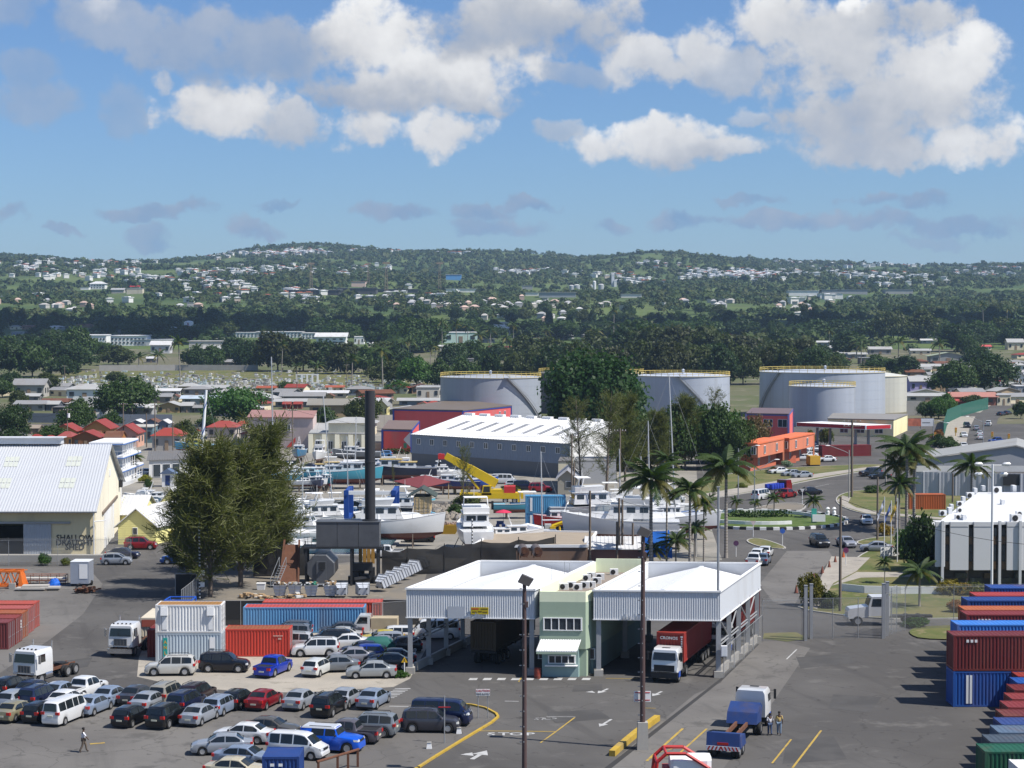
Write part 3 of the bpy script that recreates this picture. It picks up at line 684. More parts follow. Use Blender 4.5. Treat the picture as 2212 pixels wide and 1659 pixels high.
# ---- cab-over tractor, x forward, origin on the ground under the cab's middle
TT,TR=None,None
def truck_wheels(t,spots,r=.5,w=.28,rim=True):
    global TT,TR
    if TT is None:TT,TR=wheel_mesh(.5,.28)
    for x,y,dbl in spots:
        o=ob('wheel',TT,t,(x,y,.5));ob('rim',TR,o)
        if dbl:ob('wheel',TT,t,(x,y-math.copysign(.31,y),.5))
def tractor(p,rz,label,group=None,style='american',chassis=4.6,lower=None,sleeper=True,col=(.74,.74,.73)):
    t=thing('tractor_truck',label,'truck',(p.x,p.y,.012),R(rz),group)
    W2=1.2;zc=.95;zt=3.05 if style=='american' else 2.95;bk=-1.5 if sleeper else-.95;fr=1.05
    lean=.10 if style=='american' else .22
    b=MB();b.loft([[(x,y*k,z)for y,z in((W2,zc),(W2,1.9),(W2*.95,zt-.25),(W2*.84,zt),(-W2*.84,zt),(-W2*.95,zt-.25),(-W2,1.9),(-W2,zc))]for x,k in((bk,.97),(bk+.12,1.0),(fr-.55,1.0))]+
        [[(fr-.12 if z<2 else fr-.12-(z-1.9)*lean*1.3,y*.985,z)for y,z in((W2,zc),(W2,1.9),(W2*.95,zt-.25),(W2*.84,zt-.05),(-W2*.84,zt-.05),(-W2*.95,zt-.25),(-W2,1.9),(-W2,zc))],
         [(fr if z<2 else fr-(z-1.9)*lean*1.3,y*.94,z)for y,z in((W2,zc+.05),(W2,1.9),(W2*.95,zt-.3),(W2*.84,zt-.12),(-W2*.84,zt-.12),(-W2*.95,zt-.3),(-W2,1.9),(-W2,zc+.05))]])
    ob('cab',b.mesh('cab',PAINT,35),t,col=col)
    m=MB();z0,z1=1.98,zt-.33;xx=lambda z:fr+.012-(z-1.9)*lean*1.3
    m.quad((xx(z0),-1.02,z0),(xx(z0),1.02,z0),(xx(z1),.95,z1),(xx(z1),-.95,z1));EE('windscreen',m,GLASS,t)
    for s in(-1,1):
        m=MB();m.quad(*[(x,s*(W2+.008-(z-1.9)*.06),z)for x,z in((-.35,1.95),(.72,1.95),(.6,zt-.42),(-.35,zt-.42))][::-s]);EE('side_window',m,GLASS,t)
        m=MB();m.box(.95,s*(W2+.28),1.95,.12,.18,.75);m.cyl((.9,s*W2*.95,2.6),(.95,s*(W2+.28),2.6),.02,n=5);EE('mirror',m,BLACK if style!='american' else CHROME,t)
        m=MB();m.box(fr+.01,s*.86,.98,.06,.38,.2);EE('headlight',m,LAMP,t)
    g=MB()
    if style=='american':
        g.box(fr+.015,0,1.12,.05,1.25,.62);EE('grille',g,mat('grille_steel',(.10,.11,.12),.4,.6),t)
        g=MB()
        for i in range(5):g.box(fr+.045,-.6+i*.3,1.12,.03,.035,.62)
        for z in(1.1,1.72):g.box(fr+.045,0,z,.03,1.3,.04)
        EE('grille_bar',g,CHROME,t)
        g=MB();g.box(fr+.16,0,.42,.22,2.36,.42)
        EE('bumper',g,CHROME,t)
        for i in range(5):g=MB();g.box(fr-.55,-.8+i*.4,zt,.16,.12,.09);EE('roof_lamp',g,BLACK,t)
        for s in(-1,1):g=MB();g.cyl((bk-.18,s*.95,.9),(bk-.18,s*.95,3.5),.07,n=8);ob('exhaust_stack',g.mesh('exhaust_stack',CHROME,40),t)
    else:
        g.box(fr+.015,0,1.02,.06,1.8,.55);EE('grille',g,BLACK,t)
        g=MB();g.box(fr+.05,0,.45,.2,2.36,.48);EE('bumper',g,BLACK,t)
        g=MB();g.box(fr-.75,0,zt-.04,.35,.7,.06);EE('roof_hatch',g,BLACK,t)
        for s in(-1,1):g=MB();g.box(.35,s*1.19,.5,.7,.06,.5);EE('step_panel',g,FLAT,t,col=lower or(.03,.08,.35))
    g=MB()
    for s in(-1,1):g.box(fr-1-chassis/2+.3,s*.42,.72,chassis+1.4,.10,.26)
    for x in np.linspace(.4,-chassis+.2,5):g.box(x,0,.74,.12,.86,.2)
    EE('chassis_frame',g,RUST if style=='american' else BLACK,t)
    g=MB();g.cyl((-1.3,1.0,.78),(-.3,1.0,.78),.3,n=12);g.cyl((-1.3,-1.0,.78),(-.3,-1.0,.78),.3,n=12)
    ob('fuel_tank',g.mesh('fuel_tank',CHROME if style=='american' else BLACK,40),t)
    g=MB();g.box(-chassis+1.2,0,.98,1.0,.95,.08);g.cyl((-chassis+1.2,0,1.06),(-chassis+1.2,0,1.14),.5,n=12);EE('fifth_wheel',g,BLACK,t)
    fx=.15 if style=='american' else .2
    sp=[(fx,1.02,0),(fx,-1.02,0)]+[(x,s*1.05,1)for x in((-chassis+.55,-chassis+1.75)if style=='american' else(-chassis+1.2,))for s in(-1,1)]
    truck_wheels(t,sp);return t
# ---- people: one skinned body, clothing as children
def skinmesh(name,joints,edges,m,sub=1):
    me=bpy.data.meshes.new(name);me.from_pydata([j[:3]for j in joints],edges,[]);me.materials.append(m)
    return me
def person(p,rz,label,shirt,trousers,hgt=1.75,stride=.22,armL=.0,armR=.0,skin=(.075,.042,.028),shoes=(.06,.04,.03),z=.012,group=None,sleeves=True):
    t=thing('person',label,'person',(p.x,p.y,p.z+z),R(rz),group,hgt/1.75)
    SK=mat('skin',None,.6,0,.08,3);CL_=mat('cloth',None,.85,0,.15,4)
    s=stride
    J=[(0,0,.95,.14,.11),(0,0,1.15,.14,.10),(0,0,1.36,.17,.11),(0,0,1.47,.065),(.01,0,1.55,.062),(.02,0,1.62,.098,.085),(.02,0,1.72,.07,.065),
         (0,.19,1.40,.055),(-s*.35+armL*.25,.24,1.13,.042),(-s*.2+armL*.5,.24,.90+armL*.25,.034),(-s*.15+armL*.56,.235,.80+armL*.3,.036,.02),
         (0,-.19,1.40,.055),(s*.35+armR*.25,-.24,1.13,.042),(s*.6+armR*.5,-.24,.90+armR*.25,.034),(s*.7+armR*.56,-.235,.80+armR*.3,.036,.02),
         (.0,.10,.90,.10),(s*.55,.10,.50,.065),(s*.75,.10,.10,.045),(s*.75+.14,.10,.045,.04,.035),
         (.0,-.10,.90,.10),(-s*.25,-.10,.50,.065),(-s*.9,-.10,.11,.045),(-s*.9+.14,-.10,.05,.04,.035)]
    E=[(0,1),(1,2),(2,3),(3,4),(4,5),(5,6),(2,7),(7,8),(8,9),(9,10),(2,11),(11,12),(12,13),(13,14),(0,15),(15,16),(16,17),(17,18),(0,19),(19,20),(20,21),(21,22)]
    J=[(j[0],j[1],j[2],j[3]*(.8 if k in(0,1,2,7,11,15,16,19,20)else 1),(j[4]if len(j)>4 else j[3])*(.8 if k in(0,1,2,7,11,15,16,19,20)else 1))for k,j in enumerate(J)]
    def mk_(name,ids,grow,mt,col):
        ix={k:n_ for n_,k in enumerate(ids)}
        jj=[(*J[k][:3],J[k][3]*grow+.006,(J[k][4]if len(J[k])>4 else J[k][3])*grow+.006)if grow!=1 else J[k]for k in ids]
        o=ob(name,skinmesh(name,jj,[(ix[a],ix[b])for a,b in E if a in ix and b in ix],mt),t,col=col)
        md=o.modifiers.new('skin','SKIN');md.use_smooth_shade=True
        sv=o.data.skin_vertices[0].data
        for i,j in enumerate(jj):sv[i].radius=(j[3],j[4]if len(j)>4 else j[3])
        sv[0].use_root=True
        md2=o.modifiers.new('sub','SUBSURF');md2.levels=1;md2.render_levels=1
        return o
    mk_('body',list(range(23)),1,SK,skin)
    mk_('shirt',[2,1,0,7,8,11,12]if sleeves else[2,1,0,7,11],1.38,CL_,shirt)
    mk_('trousers',[0,15,16,17,19,20,21],1.40,CL_,trousers)
    mk_('shoe',[17,18],1.2,CL_,shoes);mk_('shoe',[21,22],1.2,CL_,shoes)
    m=MB();m.lathe([(.075,.0),(.104,.05),(.10,.10),(.07,.145),(.01,.16)],10,(0,0,1.60));EE('hair',m,mat('hair',(.012,.01,.009),.8),t)
    for q in(-1,1):m=MB();m.box(.105,q*.036,1.635,.012,.02,.012);EE('eye',m,WHITE,t)
    m=MB();m.hexa([(.09,-.014,1.595),(.125,-.012,1.595),(.125,.012,1.595),(.09,.014,1.595)],[(.09,-.01,1.64),(.10,-.008,1.64),(.10,.008,1.64),(.09,.01,1.64)]);EE('nose',m,SK,t,col=skin)
    return t
# ---- posts, poles and fences
def fence(name,label,uv,h,step=3.0,fabric=WIRE,rail=True,arms=True,r=.035,P=None):
    P=P or[pt(a,0)for a in uv];t=thing(name,label,'fence',P[0])
    pm=MB();pm.cyl((0,0,0),(0,0,h),r,n=6)
    if arms:pm.cyl((0,0,h),(.0,-.28,h+.32),r*.7,n=5)
    pme=pm.mesh('post',STEEL);f=MB();rl=MB();o=P[0]
    for a,b in zip(P,P[1:]):
        d=b-a;n_=max(1,int(round(d.length/step)))
        for i in range(n_+(1 if b is P[-1]else 0)):
            c=a+d*(i/n_)-o;ob('post',pme,t,c)
        A,B=a-o,b-o
        f.quad((A.x,A.y,.05),(B.x,B.y,.05),(B.x,B.y,h),(A.x,A.y,h))
        if rail:rl.cyl((A.x,A.y,h),(B.x,B.y,h),.025,n=4)
        if arms:
            for q in(.1,.22):rl.cyl((A.x,A.y-q,h+q*1.1),(B.x,B.y-q,h+q*1.1),.010,n=3)
    EE('mesh_panel',f,fabric,t)
    if rl.v:EE('rail',rl,STEEL,t)
    return t
def pole(name,label,uv,vtop,r,mt,arm=None,r2=None,cat='pole',group=None,base=None,z0=0):
    p=pt(uv)if base is None else base;h=up_to(p,vtop)
    t=thing(name,label,cat,p,0,group);m=MB();m.cyl((0,0,0),(0,0,h),r,r2 or r*.75,8);ob('shaft',m.mesh('shaft',mt,40),t)
    if arm:
        for(z,w)in arm:
            m=MB();m.box(0,0,h-z,w,.1,.12);EE('crossarm',m,WOOD,t)
            for x in(-w*.45,-w*.2,w*.2,w*.45):m=MB();m.cyl((x,0,h-z+.12),(x,0,h-z+.32),.05,n=5);EE('insulator',m,WHITE,t)
    return t,h
def lamp_arm(t,h,dx,dz=.5,n='lamp_head',mt=None):
    m=MB();m.tube([(0,0,h-.6),(dx*.3,0,h-.1),(dx,0,h+dz)],.05);EE('lamp_arm',m,STEEL,t)
    m=MB();m.loft([[(dx+k,y*w,h+dz+z*w)for y,z in((-.16,0),(-.1,.12),(.1,.12),(.16,0))]for k,w in((0,.5),(math.copysign(.25,dx),1),(math.copysign(.7,dx),.9),(math.copysign(.85,dx),.3))]);ob(n,m.mesh(n,WHITE),t)
def cable(name,label,P,sag=.8,r=.018,cat='cable',group=None):
    m=MB();o=P[0]
    for a,b in zip(P,P[1:]):
        path=[]
        for i in range(9):
            q=i/8;c=a.lerp(b,q)-o;c.z-=sag*4*q*(1-q);path.append(c)
        m.tube(path,r,3)
    return tag(ob(name,m.mesh(name,BLACK),None,o),label,cat,group)
# ---------------------------------------------------------------- the port gate: two canopies and the gatehouse between them
GO=Vector((-9.35,163.2,0));GX=Vector((27.55,-1.8,0))/27.6;GY=Vector((6.2,19.4,0))/20.37
def GT(a,b,z):p=GO+GX*a+GY*b;return(p.x,p.y,z)
def gmb():m=MB();m.T=GT;return m
MINT=srgb(156,172,150);CREAM=srgb(226,232,200)
CLAD=mat('white_cladding',(.62,.64,.66),.5,.0,.08,.6,dirt=.28,dcol=(.4,.38,.35),streak=True)
def fascia(root,a0,b0,a1,b1,z0,z1,nrm):
    m=gmb();corr(m,(a0,b0),(a1,b1),z0,z1,nrm,.205,.055);m.v=m.v;EE('fascia',m,CLAD,root)
    m=gmb();d=(a1-a0,b1-b0);ln=math.hypot(*d);rz=math.atan2(d[1],d[0])
    m.box((a0+a1)/2,(b0+b1)/2,z1-.02,ln+.2,.22,.14,rz);m.box((a0+a1)/2,(b0+b1)/2,z0-.06,ln+.06,.12,.08,rz);EE('flashing',m,WHITE,root)
def canopy(a0,a1,label,outer):
    root=thing('gate_canopy',label,'canopy');B=20.2;ZT,ZB=7.55,5.05
    fascia(root,a0,0,a1,0,ZB,ZT,(0,-1));fascia(root,a1,B,a0,B,ZB+.4,ZT,(0,1));fascia(root,a0,B,a0,0,ZB,ZT,(-1,0));fascia(root,a1,0,a1,B,ZB,ZT,(1,0))
    m=gmb()
    for(x0,x1)in((a0,a1),):
        m.box((x0+x1)/2,.14,ZB,x1-x0-.1,.04,ZT-ZB-.05);m.box((x0+x1)/2,B-.14,ZB+.4,x1-x0-.1,.04,ZT-ZB-.45)
    for x in(a0+.14,a1-.14):m.box(x,B/2,ZB,.04,B-.5,ZT-ZB-.05)
    EE('parapet_lining',m,mat('white_lining',(.62,.64,.66),.55,0,.06,.5),root)
    am=(a0+a1)/2;R0,R1=6.15,7.35
    for(x0,x1,z0,z1)in((a0+.45,am,R0,R1),(am,a1-.45,R1,R0)):
        nn=26
        for k in range(1):
            m=gmb();pts=[]
            m.a([(x0,.35,z0),(x1,.35,z1),(x1,B-.9,z1),(x0,B-.9,z0),(x0,.35,z0-.08),(x1,.35,z1-.08),(x1,B-.9,z1-.08),(x0,B-.9,z0-.08)],[(0,1,2,3),(7,6,5,4),(0,4,5,1),(1,5,6,2),(2,6,7,3),(3,7,4,0)])
            for i in range(nn):
                b=.5+(B-1.8)*i/nn;m.hexa([(x0,b,z0+.002),(x1,b,z1+.002),(x1,b+.09,z1+.002),(x0,b+.09,z0+.002)],[(x0,b+.02,z0+.05),(x1,b+.02,z1+.05),(x1,b+.07,z1+.05),(x0,b+.07,z0+.05)])
            EE('roof_slope',m,mat('white_roof_sheet',(.74,.745,.75),.5,0,.05,.4,dirt=.06,dcol=(.45,.43,.4)),root)
    m=gmb();m.box(am,B/2-.3,R1-.01,.34,B-1.3,.07);EE('ridge_cap',m,CLAD,root)
    m=gmb()
    for x in(a0+.28,a1-.28):m.box(x,B/2,R0-.14,.34,B-1,.1)
    EE('gutter',m,STEEL,root)
    xo=a0+.2 if outer<0 else a1-.2;xi=a1-.35 if outer<0 else a0+.35
    cm=MB();cm.box(0,0,.55,.30,.26,4.7);cm.box(0,-.14,.55,.42,.03,4.7);cm.box(0,.14,.55,.42,.03,4.7);cme=cm.mesh('column',STEEL)
    fm=MB();fm.box(0,0,0,.8,.8,.55);fme=fm.mesh('column_foot',CONC)
    for b in(.4,5.1,9.8,14.5,19.3):
        c=ob('column',cme,root,GT(xo,b,0));ob('column_foot',fme,c)
        if b in(.4,9.8,19.3):c=ob('column',cme,root,GT(xi,b,0));ob('column_foot',fme,c)
    m=gmb()
    for z in(2.7,3.0):m.cyl((xo,.4,z),(xo,19.3,z),.07,n=5)
    EE('side_rail',m,STEEL,root)
    for b in(5.1,14.5):
        for s in(-1,1):
            m=gmb();m.cyl((xo,b,2.9),(xo,b+s*4.5,5.2),.07,n=5);EE('brace',m,STEEL,root)
    m=gmb();m.box(xo,9.9,0,.25,19.2,.75);EE('side_kerb',m,CONC,root)
    for b in(.6,6.5,13,19.5):
        m=gmb();m.box(am,b,ZB+.05,a1-a0-.6,.16,.42);EE('roof_beam',m,STEEL,root)
    return root
cl=canopy(0,11.35,'white corrugated gate canopy on the yellow-sign side of the green gatehouse',-1)
cr_=canopy(16.55,27.6,'white corrugated gate canopy over the red container truck',1)
m=gmb();m.box(4.45,-.06,5.02,1.55,.02,1.05);EE('replacement_sheet',m,mat('grey_sheet',(.40,.43,.47),.5,0,.08,1),cl)
for(root,aa,wd_,sd)in((cl,5.1,1.6,3),(cr_,18.9,2.6,5)):
    m=gmb();rr=random.Random(sd)
    for i in range(9):
        x=aa+wd_*i/9;h_=rr.uniform(.15,.75);m.quad((x,-.05,5.0),(x+.3,-.09,5.0),(x+.34,-.17-rr.random()*.1,5.0+h_*.5),(x+.08,-.06,5.0+h_))
    EE('bent_sheet',m,WHITE,root)
sg=thing('warning_sign','yellow warning sign board fixed to the white canopy fascia','sign',GT(6.55,-.10,5.4),math.atan2(GX.y,GX.x))
Q('board',mat('sign_yellow',(.50,.38,.01),.6,0,.1,3),sg,'box',0,0,0,1.56,.05,.62)
Q('printed_line',mat('sign_red',(.45,.08,.02),.6),sg,'box',-.40,-.032,.42,.62,.012,.12)
for(x,z,w)in((.40,.42,.62),(-.46,.16,.42),(.02,.2,.34),(.46,.15,.42)):Q('printed_line',mat('sign_dark',(.16,.11,.01),.6),sg,'box',x,-.032,z,w,.012,.10)
gh=thing('gatehouse','pale green two-storey gatehouse between the two white canopies','building')
m=gmb();m.prism([(11.9,-.35),(15.95,-.35),(16.5,1.6),(16.5,20.0),(11.4,20.0),(11.4,1.6)],2.45,6.6);m.v=m.v;ob('wall',m.mesh('upper_wall',WALL),gh,col=MINT)
m=gmb()
m.prism([(11.9,-.35),(15.95,-.35),(15.95,-.15),(11.9,-.15)],6.6,7.5);m.prism([(11.4,1.6),(11.9,-.35),(12.0,-.15),(11.6,1.6)],6.6,7.5);m.prism([(16.5,1.6),(15.95,-.35),(15.85,-.15),(16.3,1.6)],6.6,7.5)
m.box(11.5,10.8,6.6,.2,18.4,1.0);m.box(16.4,10.8,6.6,.2,18.4,1.0);m.box(13.95,19.9,6.6,4.7,.2,1.35)
EE('parapet',m,WALL,gh,col=CREAM)
m=gmb();m.box(13.95,10.6,6.6,4.66,18.2,.06);EE('flat_roof',m,mat('roof_felt',(.24,.20,.165),.9,0,.25,.5,dirt=.4,dcol=(.13,.11,.1)),gh)
m=gmb();m.box(13.95,10.6,0,4.5,18.6,2.45);ob('wall',m.mesh('lower_wall',WALL),gh,col=srgb(136,158,150))
m=gmb();m.box(15.65,.55,0,.62,1.3,2.45);EE('pier',m,WALL,gh,col=MINT)
m=gmb();m.box(13.75,.35,0,3.2,1.6,2.5);EE('booth',m,WALL,gh,col=srgb(142,166,162))
def gwin(a0,a1,z0,z1,b,n_,fr=.07,par=gh,name='window'):
    m=gmb()
    m.box((a0+a1)/2,b,z0-fr,a1-a0+2*fr,.12,fr);m.box((a0+a1)/2,b,z1,a1-a0+2*fr,.12,fr)
    for i in range(n_+1):m.box(a0+(a1-a0)*i/n_,b,z0,fr if 0<i<n_ else fr*1.5,.12,z1-z0)
    w=ob(name,m.mesh('window_frame',WHITE),par)
    for i in range(n_):
        q=gmb();q.box(a0+(a1-a0)*(i+.5)/n_,b+.02,z0,(a1-a0)/n_,.03,z1-z0);EE('pane',q,PANE,w)
gwin(12.3,15.6,4.15,5.15,-.40,5);gwin(12.75,15.05,1.25,1.85,-.50,4)
for aa in(11.62,16.1):gwin(aa-.25,aa+.25,1.35,2.2,1.2,1)
m=gmb();m.box(13.9,-.62,.98,2.8,.5,.09);EE('counter',m,WHITE,gh)
m=gmb();m.hexa([(12.0,-.45,3.2),(12.0,-1.75,2.42),(15.55,-1.75,2.42),(15.55,-.45,3.2)],[(12.0,-.45,3.28),(12.0,-1.75,2.5),(15.55,-1.75,2.5),(15.55,-.45,3.28)])
for i in range(17):x=12.05+i*.215;m.hexa([(x,-.46,3.285),(x,-1.76,2.505),(x+.09,-1.76,2.505),(x+.09,-.46,3.285)],[(x+.02,-.46,3.33),(x+.02,-1.76,2.55),(x+.07,-1.76,2.55),(x+.07,-.46,3.33)])
EE('awning',m,WHITE,gh)
m=gmb();m.box(13.78,-1.74,2.22,3.5,.05,.2);EE('awning_valance',m,FLAT,gh,col=MINT)
acm=MB();acm.box(0,0,0,.85,.38,.62);acf=MB();acf.lathe([(.23,0),(.25,.02),(.02,.03)],12);acf.v=[(x-.12,-.2-z,.31+y)for x,y,z in acf.v]
ACB,ACF=acm.mesh('housing',WHITE),acf.mesh('fan',BLACK)
def acunit(p,rz,label,group,s=1.0):
    t=thing('air_conditioner',label,'air conditioner',p,rz,group,s);ob('housing',ACB,t);ob('fan',ACF,t);return t
for i,(x,y)in enumerate([(1465,385),(1530,372),(1580,388),(1640,372),(1655,312),(1690,292),(1738,335),(1765,302),(1880,262),(1690,368)]):
    p=pt(Z3(x,y+10),6.66);acunit(p,R(-8+5*(i%3)),'white air conditioning unit on the gatehouse flat roof','air conditioners on the gatehouse roof',.95)
for i,(x,y,h_)in enumerate([(1365,300,3.2),(1470,260,4.2),(1512,270,3.6)]):pole('roof_aerial','thin aerial rod standing on the gatehouse roof',None,Z3(x,y-95)[1],.03,STEEL,base=pt(Z3(x,y+70),6.66),cat='aerial',group='aerials on the gatehouse roof')
tp=pt(Z3(1465,1098),0);person(tp,90,'person in a yellow vest standing at the gatehouse counter',(.34,.27,.02),(.02,.02,.025),1.78,.05,armR=.7)
p=pt(Z3(1246,1128),0);t=thing('oil_drum','rusty red oil drum in front of the gatehouse','drum',p)
Q('barrel',mat('drum_red',(.22,.035,.02),.6,0,.25,2,dirt=.3),t,'lathe',[(.01,0),(.29,0),(.29,.28),(.305,.30),(.29,.32),(.29,.58),(.305,.60),(.29,.62),(.29,.9),(.27,.9),(.26,.86),(.01,.86)],20)
Q('band',RUST,t,'lathe',[(.296,.10),(.30,.14),(.296,.18)],20)
p=pt(Z3(1640,1092),0);t=thing('meter_cabinet','small white cabinet beside the gatehouse pier','cabinet',p);Q('case',WHITE,t,'box',0,0,0,.5,.35,.9);Q('door',CLAD,t,'box',0,-.185,.06,.42,.02,.78)
p=GO+GX*27.5+GY*.1;t=thing('meter_box','white electric meter box on the canopy corner post','box',(p.x+.45,p.y-.1,1.9));Q('case',WHITE,t,'box',0,0,0,.55,.25,.95);Q('door',CLAD,t,'box',0,-.135,.05,.46,.02,.84)
# ---------------------------------------------------------------- shallow draught shed
sh=thing('transit_shed','long cream shed with grey ribbed roof and wide sliding doors','building')
A_,B_,C_,D_=Vector((-120,241.7,0)),pt((203,1213),0),Vector((-60.2,284,0)),Vector((-125,284,0));EV,RG=6.6,13.9
B_.y=241.7
CRM=srgb(222,208,168)
mid=(B_+C_)/2;midl=(A_+D_)/2
m=MB();m.a([(B_.x,B_.y,0),(C_.x,C_.y,0),(C_.x,C_.y,EV),(mid.x,mid.y,RG-.15),(B_.x,B_.y,EV)],[(0,1,2,3,4)]);EE('gable_wall',m,WALL,sh,col=srgb(236,228,204))
m=MB();m.quad((C_.x,C_.y,0),(D_.x,D_.y,0),(D_.x,D_.y,EV),(C_.x,C_.y,EV));ob('wall',m.mesh('back_wall',WALL),sh,col=CRM)
def shx(x):return-(203-x*.2352+(1106-203))/F*241.7
dx0,dx1=[pt(A1(x,1330),0).x for x in(30,275)];ex1=pt(A1(530,1330),0).x
m=MB()
for x0,x1,z0,z1 in((A_.x,dx0-4.2,0,EV),(dx1+.0,B_.x,0,EV),(dx0-4.2,dx1,4.9,EV)):m.box((x0+x1)/2,241.85,z0,x1-x0,.3,z1-z0)
ob('wall',m.mesh('front_wall',WALL),sh,col=CRM)
for x0,x1 in((dx0-4.2,dx0-.1),(dx1+.05,ex1)):
    m=MB();corr(m,(x0,241.55),(x1,241.55),.1,4.85,(0,-1),.22,.03);EE('sliding_door',m,mat('grey_door',(.42,.45,.48),.5,0,.1,.7,dirt=.2),sh)
Q('door_rail',STEEL,sh,'box',(dx0+ex1)/2-2,241.5,4.9,ex1-dx0+9,.16,.25)
Q('floor',CONC,sh,'box',-90,263,0,50,38,.1)
def shed_slope(y0,z0,y1,z1,xr0,xr1,nm):
    m=MB();n_=170;vs=[]
    for i in range(n_+1):
        f_=i/n_
        for k,o in((0,0),(.35,0),(.5,.055),(.85,.055)):
            t_=min(1,(i+k)/n_);vs+=[(-121+(xr0+121)*t_,y0,z0+o),(-121+(xr1+121)*t_,y1,z1+o)]
    m.a(vs,[(2*i,2*i+2,2*i+3,2*i+1)for i in range(len(vs)//2-1)]);ob(nm,m.mesh(nm,mat('shed_roof_sheet',(.50,.515,.535),.45,.1,.05,.15,dirt=.12,dcol=(.36,.35,.34),streak=True)),sh)
shed_slope(240.4,EV+.0,mid.y,RG,B_.x+.55,mid.x+.55,'roof_slope');shed_slope(285.4,EV,mid.y,RG,C_.x+.55,mid.x+.55,'roof_slope')
Q('ridge_vent',CLAD,sh,'box',(mid.x-7.5-121)/2+1,mid.y,RG+.1,mid.x-7.5+121,1.5,.85)
Q('ridge_vent_cap',CLAD,sh,'box',(mid.x-7.4-121)/2+1,mid.y,RG+.95,mid.x-7.0+121,2.4,.12)
Q('gutter',STEEL,sh,'cyl',(-121,240.3,EV-.06),(B_.x+.55,240.3,EV-.06),.12,n=6)
m=MB();m.cyl((B_.x-.1,241.4,0),(B_.x-.1,241.4,EV-.1),.1,n=6);m.cyl((B_.x-.1,241.4,5.2),(B_.x+1.4,241.9,5.3),.07,n=5);EE('downpipe',m,WHITE,sh)
for(xa,xb,ya,yb)in((40,172,403,500),(612,748,400,495),(-30,100,600,697),(545,690,598,695)):
    def rp(x,y):
        u,v=A1(x,y);r=ray(u,v);k=(RG-EV)/(mid.y-240.4);t=(H-EV+k*240.4)/(k*r.y-r.z);return(r.x*t,r.y*t,H+r.z*t+.07)
    w=ob('skylight',None,sh)
    for i in range(3):
        for j in range(2):
            f=lambda a,b:rp(xa+(xb-xa)*a+(1-b)*28-14,ya+(yb-ya)*b)
            Q('pane',mat('skylight_sheet',(.52,.54,.47),.4,0,.1,.8),w,'quad',f((i+.06)/3,(j+.94)/2),f((i+.94)/3,(j+.94)/2),f((i+.94)/3,(j+.06)/2),f((i+.06)/3,(j+.06)/2))
for s_,y in(('SHALLOW',1150),('DRAUGHT',1194),('SHED',1236)):
    p=pt(A1(686,y),0);z=H+ray(*A1(686,y)).z/ray(*A1(686,y)).y*241.6;x=ray(*A1(686,y)).x/ray(*A1(686,y)).y*241.6
    text(s_,1.08,sh,(x,241.66,z),FRONT,TEXTK,'lettering',.96)
gd=(C_-B_).normalized();gn=Vector((gd.y,-gd.x,0));gz=math.atan2(gd.y,gd.x)
def gable_box(name,t0,t1,z0,z1,mt,th=.12,col=None):
    c=B_.lerp(C_,(t0+t1)/2)+gn*th/2;m=MB();m.box(c.x,c.y,z0,(t1-t0)*(C_-B_).length,th,z1-z0,gz);return ob(name,m.mesh(name,mt),sh,col=col)
gable_box('sliding_door',.30,.56,.1,4.9,WHITE,.14);gable_box('door_rail',.24,.82,5.0,5.4,WOOD,.22);gable_box('door_post',.60,.66,.0,5.2,WHITE,.2);gable_box('vent',.52,.56,9.3,10.2,WHITE,.1);gable_box('floodlight',.92,.96,6.2,7.2,BLACK,.5);gable_box('downpipe',.985,.998,0,6.4,WHITE,.2)
m=MB();m.box(B_.x-20,241.2,0,46,1.6,.9);tag(ob('loading_platform',m.mesh('loading_platform',CONC)),'low concrete loading platform along the cream shed','platform')
for i,(x,y,s)in enumerate([(330,1370,.9),(410,1370,1.3),(605,1370,1.0),(655,1390,.5)]):
    pass
